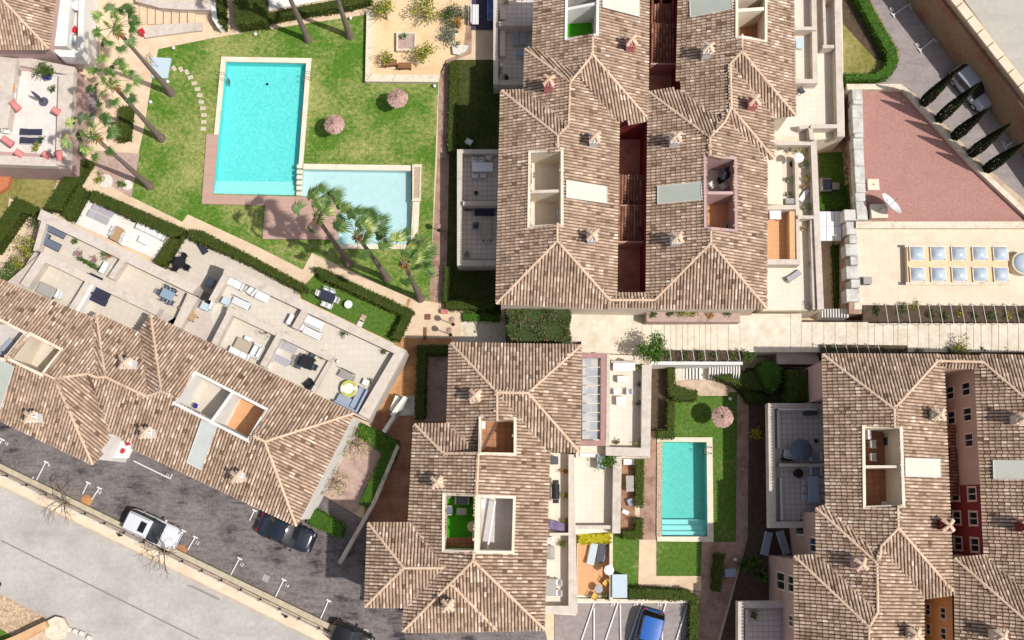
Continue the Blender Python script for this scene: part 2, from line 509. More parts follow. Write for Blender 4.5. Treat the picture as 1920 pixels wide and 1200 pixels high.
hedge_m = MRND('hedge_leaves', [(0, A(42, 58, 18)), (.5, A(74, 92, 30)), (1, A(116, 128, 54))], rough=.8, transl=.12, c_n=A(96, 92, 44), noise=.6, nscale=1.2)
hedgeg_m = MRND('green_hedge_leaves', [(0, A(50, 80, 22)), (.5, A(80, 122, 36)), (1, A(124, 162, 68))], rough=.8, transl=.15)
bush_m = MRND('bush_leaves', [(0, A(40, 60, 22)), (.5, A(74, 104, 36)), (1, A(128, 152, 72))], rough=.7, transl=.18)
citrus_m = MRND('citrus_leaves', [(0, A(92, 112, 26)), (.5, A(154, 164, 48)), (1, A(216, 208, 92))], rough=.6, transl=.25)
yellowleaf = MRND('yellow_leaves', [(0, A(172, 164, 22)), (.5, A(214, 202, 36)), (1, A(240, 230, 90))], rough=.6, transl=.25)
greyleaf = MRND('silver_leaves', [(0, A(76, 92, 78)), (.5, A(116, 132, 114)), (1, A(170, 180, 160))], rough=.8, transl=.15)
cyp_m = MRND('cypress_leaves', [(0, A(24, 30, 10)), (.5, A(38, 46, 18)), (1, A(66, 72, 34))], rough=.9, transl=.06)
bouga_m = MRND('creeper_leaves', [(0, A(44, 56, 28)), (.5, A(84, 100, 54)), (.82, A(136, 142, 92)), (.92, A(150, 112, 84)), (1, A(176, 96, 140))], rough=.8, transl=.15)
agave_m = MRND('agave_leaves', [(0, A(96, 122, 72)), (1, A(160, 186, 128))], rough=.7, transl=.1)
purple_m = MRND('lavender_flowers', [(0, A(150, 126, 132)), (1, A(196, 174, 178))], rough=.9)
rust_m = MRND('rust_leaves', [(0, A(150, 104, 44)), (1, A(206, 154, 80))], rough=.9)
rock_m = MAT('rock', A(226, 218, 206), A(240, 234, 224), scale=5, rough=1, bump=.3)
lampglass = MAT('lamp_globe', A(250, 250, 250), rough=.3)
panel_m = MAT('pale_roof_panel', A(216, 216, 202), A(224, 224, 212), scale=1.2, rough=.5)
panelg_m = MAT('greygreen_roof_panel', A(192, 198, 186), A(200, 206, 196), scale=1.2, rough=.5)
paint_w = MAT('white_road_paint', A(244, 243, 240), A(232, 228, 226), scale=8, rough=.8, lo=.3, hi=.8)
tyre_m = MAT('tyre_rubber', A(32, 32, 34), rough=.9)
rubber = MAT('black_trim', A(24, 24, 28), rough=.5)
carglass = MAT('car_glass', A(26, 32, 36), rough=.06, spec=.8)
winglass = MAT('window_glass', A(40, 44, 52), rough=.08, spec=.7)
sill_m = MAT('window_surround', A(236, 214, 200), rough=.9)
lampred = MAT('tail_lamp', A(196, 28, 38), rough=.2)
lamphead = MAT('head_lamp', A(150, 158, 166), rough=.1, spec=.8)

def lawn_material(name, g1, g2, dry1, dry2, lo=.44, hi=.58, dryscale=.28):
    """mown grass: green and straw-coloured patches broken up by fine clumps"""
    m, n, L, b = newmat(name)
    b.inputs['Roughness'].default_value = 1
    b.inputs['Specular IOR Level'].default_value = .08
    co = n.new('ShaderNodeNewGeometry').outputs['Position']
    def noise(s, d=6, r=.6):
        t = n.new('ShaderNodeTexNoise'); t.inputs['Scale'].default_value = s; t.inputs['Detail'].default_value = d
        t.inputs['Roughness'].default_value = r
        L.new(co, t.inputs['Vector']); return t.outputs['Fac']
    def ramp(f, p0, c0, p1, c1):
        r = n.new('ShaderNodeValToRGB'); e = r.color_ramp.elements
        e[0].position, e[0].color, e[1].position, e[1].color = p0, c0, p1, c1
        L.new(f, r.inputs['Fac']); return r.outputs['Color']
    g = ramp(noise(5, 8, .7), .35, g1, .65, g2)
    d = ramp(noise(7, 6), .35, dry1, .68, dry2)
    big, fine = noise(dryscale, 5, .55), noise(3.2, 7, .72)
    ad = n.new('ShaderNodeMath'); ad.operation = 'MULTIPLY_ADD'; ad.inputs[1].default_value = .62
    L.new(fine, ad.inputs[0])
    mu = n.new('ShaderNodeMath'); mu.operation = 'MULTIPLY'; mu.inputs[1].default_value = .62
    L.new(big, mu.inputs[0]); L.new(mu.outputs[0], ad.inputs[2])
    mr = n.new('ShaderNodeMapRange'); mr.inputs[1].default_value = lo * 1.24; mr.inputs[2].default_value = hi * 1.24
    L.new(ad.outputs[0], mr.inputs[0])
    mx = n.new('ShaderNodeMix'); mx.data_type = 'RGBA'
    L.new(mr.outputs[0], mx.inputs[0]); L.new(g, mx.inputs[6]); L.new(d, mx.inputs[7])
    L.new(mx.outputs[2], b.inputs['Base Color'])
    bp = n.new('ShaderNodeBump'); bp.inputs['Strength'].default_value = .7; bp.inputs['Distance'].default_value = .06
    L.new(noise(14, 5, .7), bp.inputs['Height']); L.new(bp.outputs['Normal'], b.inputs['Normal'])
    return m
lawn1_m = lawn_material('pool_lawn', A(72, 114, 36), A(106, 146, 54), A(142, 152, 80), A(202, 194, 134), lo=.45, hi=.60)
darklawn_m = lawn_material('shaded_garden_grass', A(52, 66, 30), A(72, 84, 40), A(84, 88, 48), A(106, 104, 62))  # darker grass copy, with the house's shade put into its colours
lawn2_m = lawn_material('small_lawn', A(74, 108, 40), A(108, 140, 62), A(136, 148, 80), A(180, 180, 114), lo=.52, hi=.68)
lawn3_m = lawn_material('dry_lawn', A(112, 116, 54), A(140, 138, 74), A(168, 156, 96), A(190, 178, 122), lo=.40, hi=.6)

def water_material(name, tint, wave):
    m, n, L, b = newmat(name)
    out = n['Material Output']
    tr = n.new('ShaderNodeBsdfTransparent'); tr.inputs['Color'].default_value = tint
    gl = n.new('ShaderNodeBsdfGlossy'); gl.inputs['Roughness'].default_value = .08
    fr = n.new('ShaderNodeFresnel'); fr.inputs['IOR'].default_value = 1.33
    co = n.new('ShaderNodeNewGeometry').outputs['Position']
    t = n.new('ShaderNodeTexNoise'); t.inputs['Scale'].default_value = wave; t.inputs['Detail'].default_value = 5
    L.new(co, t.inputs['Vector'])
    bp = n.new('ShaderNodeBump'); bp.inputs['Strength'].default_value = .35; bp.inputs['Distance'].default_value = .05
    L.new(t.outputs['Fac'], bp.inputs['Height'])
    L.new(bp.outputs['Normal'], gl.inputs['Normal']); L.new(bp.outputs['Normal'], fr.inputs['Normal'])
    mx = n.new('ShaderNodeMixShader')
    L.new(fr.outputs[0], mx.inputs[0]); L.new(tr.outputs[0], mx.inputs[1]); L.new(gl.outputs[0], mx.inputs[2])
    L.new(mx.outputs[0], out.inputs['Surface'])
    return m
water_m = water_material('pool_water', (.72, .955, .955, 1), 3.0)
waters_m = water_material('shallow_water', (.89, .975, .995, 1), 2.5)
basin_m = MAT('turquoise_mosaic', A(122, 226, 228), A(168, 246, 244), scale=6.5, rough=.5, detail=8, lo=.34, hi=.68)
basin2_m = MAT('pale_mosaic', A(208, 228, 228), A(216, 236, 236), scale=2, rough=.5, detail=5)
basin3_m = MAT('teal_mosaic', A(122, 208, 198), A(152, 224, 214), scale=6.5, rough=.5, detail=8, lo=.34, hi=.68)
step_m = MAT('pale_pool_step', A(196, 242, 242), A(214, 248, 246), scale=6, rough=.5)

lean_m = MRND('shaded_roof_tile', [(0, A(116, 76, 62)), (.5, A(160, 112, 92)), (1, A(200, 150, 124))], rough=.9)  # roof tile copy darkened to carry the shade of the light wells
# ------------------------------------------------------------- ground, roads, lawns, pools (the setting)
LV = [0]
def sheet(name, px, mat, z=None, holes=(), label=None):
    """thin surface laid on the ground; every later sheet lies 4 mm above the one before"""
    if z is None:
        LV[0] += 1
        z = .002 * LV[0]
    mb = MB()
    mb.sheet(PS(px, z), holes=[PS(h, z) for h in holes])
    o = mb.build(name, mat, off=tuple(P(px[0][0], px[0][1], z)))
    tag(o, label, kind='structure')
    return o
def slab(name, px, mat, zt, zb=0.0, parent=None, off=None):
    mb = MB(); mb.prism(PS(px, zt), zb)
    return mb.build(name, mat, parent, off)

POOL1 = [(423, 115), (573, 118), (556, 367), (399, 363)]
POOL2 = [(568, 317), (771, 320), (770, 458), (633, 458), (637, 369), (563, 368)]
POOL3 = [(1242, 828), (1325, 829), (1327, 1006), (1241, 1005)]
holes0 = [PS(POOL1, 0), PS(POOL2, 0), PS(POOL3, 0)]
mb = MB()
mb.sheet([Vector((x, y, 0)) for x, y in ((-400, -400), (400, -400), (400, 400), (-400, 400))], holes=holes0)
tag(mb.build('ground', ground_m), kind='structure')

def pool(name, px, depth, basin, water, wz=-.10):
    """sunken basin with walls, floor and a water surface"""
    p = ccw(PS(px, 0))
    n = len(p)
    c = sum(p, Vector()) / n
    mb = MB()
    mb.sheet([(q.x, q.y, -depth) for q in p])
    for i in range(n):
        a, b = p[i], p[(i + 1) % n]
        mb.face(((a.x, a.y, .03), (b.x, b.y, .03), (b.x, b.y, -depth), (a.x, a.y, -depth)))
    tag(mb.build(name + '_basin', basin, off=(c.x, c.y, -depth)), kind='structure')
    mb = MB(); mb.sheet([(q.x, q.y, wz) for q in p])
    tag(mb.build(name + '_water', water, off=(c.x, c.y, wz)), kind='structure')
pool('swimming_pool', POOL1, .85, basin_m, water_m)
pool('wading_pool', POOL2, .62, basin2_m, waters_m)
pool('garden_pool', POOL3, 1.15, basin3_m, water_m)
mb = MB()
for k, (y0, y1) in enumerate(((339, 366), (348, 366), (357, 366))):
    z = -.62 + .20 * k
    mb.prism(PS([(401 + .4 * k, y0), (557 - k, y0 + 2), (555, y1), (399.5, y1 - 3)], z), -.85)
tag(mb.build('swimming_pool_steps', step_m, off=tuple(P(480, 355, -.85))), kind='structure')
mb = MB()
for k, y0 in enumerate((974, 985, 996)):
    mb.prism(PS([(1241.5, y0), (1325, y0), (1326, 1005), (1241.5, 1004)], -.78 + .25 * k), -1.15)
tag(mb.build('garden_pool_steps', step_m, off=tuple(P(1283, 990, -1.15))), kind='structure')

# lawns
sheet('lawn', [(297, 92), (400, 71), (560, 46), (690, 27), (686, 152), (822, 153), (806, 560), (800, 573), (585, 474), (568, 506), (480, 461),
               (352, 402), (342, 416), (246, 369), (257, 300), (270, 240), (285, 147)], lawn1_m, holes=[POOL1, POOL2])
for nm, px, m in (
    ('garden_lawn', [(1232, 735), (1400, 735), (1385, 1020), (1318, 1085), (1225, 1085)], lawn2_m),
    ('side_lawn', [(1146, 1000), (1198, 1000), (1197, 1112), (1146, 1112)], lawn2_m),
    ('hedged_lawn', [(560, 545), (600, 505), (770, 585), (742, 645), (565, 560)], lawn2_m),
    ('dry_lawn', [(22, 308), (120, 312), (84, 392), (18, 372)], lawn3_m),
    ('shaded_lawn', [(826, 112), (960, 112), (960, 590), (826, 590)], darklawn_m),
    ('west_lawn', [(-20, 330), (22, 340), (10, 420), (-20, 420)], lawn3_m),
):
    if nm == 'garden_lawn':
        sheet(nm, px, m, holes=[POOL3])
    else:
        sheet(nm, px, m)
# paths, yards
sheet('brown_path', [(846, 20), (885, 20), (884, 100), (848, 115), (842, 300), (836, 582), (804, 582), (820, 300), (823, 150), (838, 112)], brownpath)
sheet('sand_plaza', [(700, 0), (880, -6), (868, 100), (836, 112), (822, 142), (697, 142)], sand_m)
slab('cream_plaza', [(1066, 574), (1206, 574), (1206, 668), (1090, 668), (1090, 640), (1066, 640)], cream_pave, 2.2)
sheet('north_path', [(262, 88), (285, 70), (400, 48), (560, 24), (700, -6), (760, -20), (690, 27), (560, 46), (400, 71), (297, 92), (285, 147), (270, 240), (257, 300), (246, 369), (160, 330), (215, 280), (240, 190)], ground_m)
sheet('mauve_path', [(176, 282), (262, 288), (246, 371), (184, 334)], mauvesoil)
sheet('ochre_yard', [(765, 560), (850, 570), (845, 660), (800, 800), (740, 800), (700, 780)], orangepath)
sheet('sunny_yard', [(770, 560), (868, 575), (868, 634), (748, 634)], ground_m)
sheet('stone_yard', [(864, 604), (950, 604), (950, 645), (864, 645)], palestone)
sheet('brown_yard', [(700, 778), (800, 740), (860, 740), (860, 1000), (780, 1000), (680, 990)], MAT('rust_paving', A(176, 128, 100), A(198, 150, 120), scale=1.8, rough=.95, c3=A(146, 102, 82), s3=.7, lo3=.44, hi3=.64))
sheet('grey_steps_yard', [(742, 742), (790, 742), (790, 778), (736, 780)], blockstone)
sheet('pool_side_path', [(1204, 680), (1242, 680), (1231, 1017), (1231, 1080), (1318, 1080), (1318, 1110), (1196, 1110), (1198, 1012), (1203, 900)], brownpath)
sheet('shade_strip', [(1222, 688), (1252, 688), (1250, 808), (1220, 808)], soil_shade)  # hedge shade by the terrace wall, painted as a flat dark sheet
sheet('side_path', [(1382, 740), (1404, 740), (1402, 1010), (1345, 1200), (1310, 1200), (1316, 1016), (1380, 1016)], brownpath)
sheet('sunlit_path', [(1199, 1012), (1230, 1012), (1230, 1080), (1315, 1080), (1315, 1108), (1197, 1096)], ground_m)
sheet('garden_yard', [(1340, 690), (1560, 690), (1560, 1260), (1335, 1260), (1402, 1010), (1404, 760)], soil_shade)
sheet('gravel_bed', [(672, 800), (740, 820), (668, 960), (560, 990)], mauvesoil)
sheet('hedge_bed', [(782, 645), (870, 645), (860, 790), (776, 790)], mauvesoil)
sheet('dark_patch', [(150, 170), (180, 168), (184, 200), (176, 228), (152, 214)], MAT('worn_grey', A(138, 126, 132), A(160, 148, 150), scale=3, rough=.95))
sheet('white_patio', [(168, 362), (322, 430), (292, 486), (132, 415)], white_st)
sheet('beige_patio', [(342, 444), (400, 462), (560, 545), (560, 600), (500, 640), (290, 540), (306, 498)], T_beige_r)
sheet('west_bed', [(-20, 540), (70, 400), (90, 470), (30, 540), (-20, 620)], soil_m)
# parking lots and roads
sheet('parking_lot', [(-160, 690), (180, 810), (560, 900), (700, 985), (1000, 1100), (1042, 1260), (760, 1260), (640, 1194), (0, 884), (-160, 806)], asph)
sheet('street', [(-260, 790), (0, 912), (300, 1057), (590, 1200), (700, 1255), (700, 1500), (-260, 1500)], road_m)
sheet('verge', [(-160, 1030), (0, 1114), (82, 1158), (120, 1190), (120, 1300), (-160, 1300)], soil_m)
sheet('dry_verge', [(0, 1114), (90, 1160), (84, 1170), (20, 1186), (-60, 1150)], MAT('gravelly_verge', A(176, 150, 122), A(226, 200, 170), scale=7, rough=1, lo=.4, hi=.6))
sheet('south_parking', [(1040, 1128), (1312, 1128), (1312, 1320), (1040, 1320)], asph2)
mb = MB()
mb.prism(PS([(-160, 806), (0, 885), (320, 1041), (640, 1197), (720, 1236), (690, 1250), (588, 1196), (300, 1053), (0, 908), (-160, 832)], .13), 0)
tag(mb.build('pavement', kerb_m, off=tuple(P(300, 1045, 0))), kind='structure')
sheet('road_joint', [(0, 1014), (2, 1012), (376, 1198), (372, 1199)], MAT('joint_tar', A(150, 142, 138), rough=.95))
sheet('tyre_mark', [(348, 1096), (362, 1098), (412, 1122), (410, 1126)], MAT('tyre_stain', A(158, 149, 146), rough=.95))

# upper level to the north-east
UP = 3.0
slab('upper_ground', [(1588, -60), (1596, 160), (1612, 412), (1592, 420), (1592, 588), (2100, 600), (2300, 420), (2200, -200), (1588, -200)], brownpath, UP)
def upsheet(name, px, mat):
    LV[0] += 1
    return sheet(name, px, mat, z=UP + .003 * (LV[0] % 30) + .004)
upsheet('upper_asphalt', [(1560, -60), (1640, -60), (1706, 0), (1802, 132), (1940, 285), (2000, 420), (1930, 412), (1700, 166), (1600, 166), (1600, 150), (1672, 142), (1690, 100), (1626, 0)], asph2)
upsheet('upper_lawn', [(1578, -20), (1622, -20), (1680, 90), (1680, 120), (1660, 142), (1582, 146)], lawn3_m)
upsheet('dark_band', [(1578, -30), (1620, -30), (1668, 98), (1660, 116), (1640, 110), (1580, 44)], soil_shade)  # dark band along the inside of the curved hedge
upsheet('red_terrace', [(1612, 164), (1692, 166), (1820, 305), (1935, 424), (1626, 424)], redpave)
upsheet('beige_terrace', [(1602, 418), (1990, 418), (1990, 582), (1602, 580)], MTILE('beige_flagstones', A(234, 221, 198), A(240, 228, 207), A(224, 210, 187), size=.55, mortar=.012, stain=A(208, 190, 162)))
slab('upper_road', [(1800, -100), (1808, 0), (1930, 166), (2080, 360), (2400, 360), (2400, -100)], road2_m, 6.5, 2.9)

# stair path rising to the east
mb = MB()
xs = [1204, 1222, 1246, 1258, 1268, 1280, 1290, 1302, 1312, 1323, 1333, 1345, 1366, 1388, 1483, 1503, 1523, 1545, 1566, 1587, 1608, 1628, 1640, 1656, 1676, 1684, 1702, 1722, 1742, 1762, 1782, 1802, 1813, 1826, 1840, 1860, 1873, 1890, 1910, 1925, 1945, 1965, 1990]
z = 2.20
ST = []
for i in range(len(xs) - 1):
    z += .03
    ST.append((xs[i], z))
    yt = 588 if xs[i] < 1490 else 604
    if xs[i] >= 1620: yt = 606
    mb.prism(PS([(xs[i], yt), (xs[i + 1], yt), (xs[i + 1], 660), (xs[i], 660)], z), 0)
tag(mb.build('stair_path', cream_pave, off=tuple(P(1500, 620, 0))), kind='structure')
def stz(px):
    zz = 2.2
    for a, q in ST:
        if px >= a: zz = q
    return zz
# ------------------------------------------------------------- buildings
class Building:
    def __init__(s, name, label, at, E, cat='apartment building'):
        s.E = E
        s.off = P(at[0], at[1], 0)
        s.root = empty(name, s.off)
        tag(s.root, label, cat)
        s.faces = []
        s.holes = []
    def part(s, name, mb, mats, parent=None, label=None, smooth=False):
        o = mb.build(name, mats, parent or s.root, s.off, smooth)
        if label: o['label'] = label
        return o
    # --- roof geometry -------------------------------------------------
    def add_faces(s, lst, E=None):
        E = s.E if E is None else E
        for f in lst:
            pts = [P(a, b, E + dz * 1.25) for a, b, dz in f]
            nrm = Vector()
            for i in range(len(pts)):
                a, b = pts[i], pts[(i + 1) % len(pts)]
                nrm += Vector(((a.y - b.y) * (a.z + b.z), (a.z - b.z) * (a.x + b.x), (a.x - b.x) * (a.y + b.y)))
            if nrm.z < 0: nrm = -nrm
            nrm.normalize()
            c = sum(pts, Vector()) / len(pts)
            s.faces.append(dict(px=[(a, b) for a, b, _ in f], pts=pts, n=nrm, c=c, hi=max(p.z for p in pts), E=E))
    def pz(s, f, x, y):
        return f['c'].z - (f['n'].x * (x - f['c'].x) + f['n'].y * (y - f['c'].y)) / f['n'].z
    def hit(s, px, py, lift=0.0):
        """the point of the roof seen at a photo pixel"""
        best = None
        for f in s.faces:
            if inpoly(px, py, f['px']):
                best = f; break
        if best is None:
            best = min(s.faces, key=lambda f: min(hypot(px - a, py - b) for a, b in f['px']))
        d = ray(px, py)
        o = Vector((0, 0, CAM_H))
        t = (best['c'] + best['n'] * lift - o).dot(best['n']) / d.dot(best['n'])
        return o + d * t
    def roof(s, tile=tile_m, pitch=.212, course=.345, label=None):
        cover = MB()
        cut = [offset_poly(h, -2.6) for h in s.holes]
        for f in s.faces:
            n = f['n']
            u = Vector((-n.y, n.x, 0))
            if u.length < 1e-5: u = Vector((1, 0, 0))
            u.normalize()
            v = n.cross(u)
            if v.z < 0: v = -v; u = -u
            c = f['c']
            loc = [((p - c).dot(u), (p - c).dot(v)) for p in f['pts']]
            big = offset_poly(loc, .07)
            x0, x1 = min(q[0] for q in big), max(q[0] for q in big)
            y0, y1 = min(q[1] for q in loc), max(q[1] for q in loc)
            nu, nv = int((x1 - x0) / pitch) + 1, int((y1 - y0) / course) + 1
            for i in range(nu):
                xc = x0 + (i + .5) * pitch
                colj = RN.uniform(-.05, .05)
                cs = RN.uniform(-.08, .08)
                for j in range(nv):
                    ya = y0 + j * course + colj * (j > 0)
                    yb = ya + course + .03
                    ym = ya + course * .5
                    if not inpoly(xc, ym, big): continue
                    w = c + u * xc + v * ym
                    q = Q(w)
                    if cut and any(inpoly(q[0], q[1], h) for h in cut): continue
                    r = min(1, max(0, RN.gauss(.50, .14) + cs))
                    if RN.random() < .08: r = RN.uniform(.75, 1)
                    if RN.random() < .05: r = RN.uniform(0, .25)
                    jx = RN.uniform(-.006, .006)
                    rows = []
                    for yy, rad, lift in ((ya, .084, .056), (yb, .072, .019)):
                        row = []
                        for k in range(5):
                            t = pi * k / 4
                            row.append(c + u * (xc + jx - cos(t) * rad) + v * yy + n * (lift + sin(t) * rad * .95))
                        rows.append(row)
                    cover.grid(rows, m=0, r=r)
                    h = pitch * .5
                    cover.face([c + u * (xc - h) + v * ya, c + u * (xc + h) + v * ya, c + u * (xc + h) + v * (ya + course), c + u * (xc - h) + v * (ya + course)], m=1)
        ro = s.part('roof', cover, [tile, pan_m], label=label)
        s.ro = ro
        # ridges, hips and valleys
        ncap = 0; val = MB()
        done = []
        for f in s.faces:
            m = len(f['pts'])
            for i in range(m):
                a, b = f['pts'][i], f['pts'][(i + 1) % m]
                if (b - a).length < .25: continue
                if max(a.z, b.z) < f['E'] + .08: continue
                mid = (a + b) / 2
                if any((mid - d).length < .3 for d in done): continue
                e = (b - a).normalized()
                out = Vector((e.y, -e.x, 0)).normalized()
                if inpoly(mid.x + out.x * .1, mid.y + out.y * .1, [(p.x, p.y) for p in f['pts']]): out = -out
                o = mid + out * .25
                g = None
                for h in s.faces:
                    if h is not f and inpoly(o.x, o.y, [(p.x, p.y) for p in h['pts']]): g = h
                if g is None: continue
                done.append(mid)
                zi = s.pz(f, mid.x - out.x * .25, mid.y - out.y * .25)
                zo = s.pz(g, o.x, o.y)
                L = (b - a).length
                if (zi + zo) / 2 < mid.z - .02:
                    cap = MB()
                    k = max(1, int(L / .38))
                    for q in range(k):
                        p0, p1 = a + (b - a) * (q / k), a + (b - a) * min(1, (q + 1.12) / k)
                        qq = Q((p0 + p1) / 2)
                        if any(inpoly(qq[0], qq[1], h) for h in s.holes):
                            if cap.f: s.part('ridge', cap, cap_m, ro); cap = MB()
                            continue
                        up = Vector((0, 0, 1)); sd = e.cross(up).normalized()
                        rows = []
                        for p, rr, lf in ((p0, .088, .10), (p1, .084, .095)):
                            rows.append([p + sd * (cos(pi * t / 6) * rr) + up * (lf + sin(pi * t / 6) * rr * .8 - .02) for t in range(7)])
                        cap.grid(rows, r=RN.random())
                    if cap.f: s.part('ridge', cap, cap_m, ro)
                elif (zi + zo) / 2 > mid.z + .02:
                    sd = e.cross(Vector((0, 0, 1))).normalized() * .10
                    val = MB(); val.face([a - sd + Vector((0, 0, .05)), b - sd + Vector((0, 0, .05)), b + sd + Vector((0, 0, .05)), a + sd + Vector((0, 0, .05))])
                    s.part('valley', val, MAT('valley_tar', A(110, 84, 70), rough=.95), ro)
    # --- walls ---------------------------------------------------------
    def walls(s, px, mat, z0=-.2, z1=None, inset=.30, name='wall', label=None, z=None):
        """outer walls under an eave outline given in photo pixels at eave height"""
        z = s.E if z is None else z
        z1 = z - .03 if z1 is None else z1
        p = offset_poly([(q.x, q.y) for q in PS(px, z)], -inset)
        mb = MB()
        mb.prism([(x, y, z1) for x, y in p], z0, topface=False)
        s.part(name, mb, mat, label=label)
        # soffit slab closing the eaves
        return p
    def soffit(s, px, mat, z=None):
        z = s.E if z is None else z
        mb = MB()
        pts = PS(px, z - .02)
        mb.prism(pts, z - .16, bottom=True)
        return s.part('eaves', mb, mat)
    def ring(s, name, px, z1, z0, mat, zf=None, fmat=None, fname='floor', out=.0, label=None):
        """sunken court: inward-looking walls round an opening, with a floor"""
        p = [(q.x, q.y) for q in PS(px, z1)] if not isinstance(px[0], Vector) else [(q.x, q.y) for q in px]
        p = offset_poly(p, out)
        mb = MB()
        n = len(p)
        for i in range(n):
            a, b = p[i], p[(i + 1) % n]
            mb.face(((a[0], a[1], z1), (b[0], b[1], z1), (b[0], b[1], z0), (a[0], a[1], z0)))
        w = s.part(name, mb, mat, label=label)
        if fmat:
            mb = MB(); mb.sheet([(x, y, zf if zf is not None else z0) for x, y in p])
            s.part(fname, mb, fmat, w)
        return w, p
    def roof_terrace(s, hole, zf, wall, floor, divs=(), rim=.10):
        """a terrace cut into the roof; hole in photo pixels on the roof surface"""
        pts = [s.hit(a, b, .05) for a, b in hole]
        if area2(pts) < 0: pts.reverse()
        mb = MB(); n = len(pts)
        ins = offset_poly([(q.x, q.y) for q in pts], -.13)
        if len(ins) != n: ins = [(q.x, q.y) for q in pts]
        outs = offset_poly([(q.x, q.y) for q in pts], .05)
        oot = [min(outs, key=lambda r: hypot(r[0] - q.x, r[1] - q.y)) for q in pts]
        # match inset corners to the outer ones
        inn = [min(ins, key=lambda r: hypot(r[0] - q.x, r[1] - q.y)) for q in pts]
        for i in range(n):
            a, b = pts[i], pts[(i + 1) % n]
            ia, ib = inn[i], inn[(i + 1) % n]
            za, zb = a.z + rim, b.z + rim
            mb.face(((ia[0], ia[1], za), (ib[0], ib[1], zb), (ib[0], ib[1], zf), (ia[0], ia[1], zf)))
            oa, ob = oot[i], oot[(i + 1) % n]
            mb.face(((oa[0], oa[1], za), (ob[0], ob[1], zb), (ib[0], ib[1], zb), (ia[0], ia[1], za)))
            mb.face(((oa[0], oa[1], za - .6), (ob[0], ob[1], zb - .6), (ob[0], ob[1], zb), (oa[0], oa[1], za)))
        t = s.part('roof_terrace', mb, wall)
        mb = MB(); mb.sheet([(x, y, zf) for x, y in inn])
        s.part('terrace_floor', mb, floor, t)
        for (p, q, th, h) in divs:
            a, b = s.hit(*p), s.hit(*q)
            d = (b - a); d.z = 0; d.normalize()
            sd = Vector((-d.y, d.x, 0)) * th
            mb = MB()
            mb.prism([a - sd + Vector((0, 0, h)), b - sd + Vector((0, 0, h)), b + sd + Vector((0, 0, h)), a + sd + Vector((0, 0, h))], zf)
            s.part('dividing_wall', mb, wall, t)
        return t
    def chimney(s, px, py, body, h=1.05, label=None):
        """square flue with a little hat of crossed roof tiles"""
        b = s.hit(px, py)
        mb = MB()
        mb.ci = 0
        mb.box((b.x, b.y, b.z + h / 2 - .35), (.56, .56, h + .7))
        mb.box((b.x, b.y, b.z + h + .02), (.66, .66, .07))
        for sx in (-1, 1):
            for sy in (-1, 1):
                mb.box((b.x + sx * .2, b.y + sy * .2, b.z + h + .17), (.09, .09, .26))
        mb.ci = 1
        top = Vector((b.x, b.y, b.z + h + .62))
        rot = RN.uniform(-.12, .12)
        for k in range(4):
            a = pi / 2 * k + pi / 4 + rot
            e = Vector((cos(a), sin(a), 0)); sd = Vector((-e.y, e.x, 0))
            rows = []
            for rr, zz, w in ((.02, .02, .08), (.26, -.11, .12), (.50, -.29, .145)):
                c = top + e * rr + Vector((0, 0, zz))
                rows.append([c + sd * (cos(pi * t / 4) * w) + Vector((0, 0, sin(pi * t / 4) * w * .7)) for t in range(5)])
            mb.grid(rows, r=RN.random())
            e2 = Vector((cos(a + pi / 4), sin(a + pi / 4), 0)); sd2 = Vector((-e2.y, e2.x, 0)) * .05
            mb.face((top + sd2 - Vector((0, 0, .04)), top - sd2 - Vector((0, 0, .04)), top + e2 * .38 - sd2 - Vector((0, 0, .34)), top + e2 * .38 + sd2 - Vector((0, 0, .34))), m=0)
        s.part('chimney', mb, [body, cap_m], s.ro, label)
    def panel(s, quad, mat, lift=.16, name='roof_blind', th=.07):
        pts = [s.hit(a, b, lift) for a, b in quad]
        mb = MB()
        n = s.faces[0]['n']
        top = pts if area2(pts) > 0 else pts[::-1]
        mb.face(top)
        bot = [p - Vector((0, 0, th)) for p in top]
        for i in range(4):
            mb.face((bot[i], bot[(i + 1) % 4], top[(i + 1) % 4], top[i]))
        p = s.part(name, mb, mat)
        fr = MB()
        for i in range(4):
            fr.tube(top[i] + Vector((0, 0, .01)), top[(i + 1) % 4] + Vector((0, 0, .01)), .03, n=6)
        for q in top:
            fr.tube(q, q - Vector((0, 0, lift + .08)), .03, n=6)
        s.part('blind_frame', fr, offwhite, p)
    def block(s, name, px, zt, mat, zb=-.1, parent=None, label=None):
        mb = MB(); mb.prism(PS(px, zt), zb)
        return s.part(name, mb, mat, parent, label)
    def blocks(s, name, lst, mat, parent=None, label=None):
        first = None
        for k, (px, zt, zb) in enumerate(lst):
            mb = MB(); mb.prism(PS(px, zt + .004 * (k % 7)), zb)
            o = s.part(name, mb, mat, parent, label)
            first = first or o
        return first
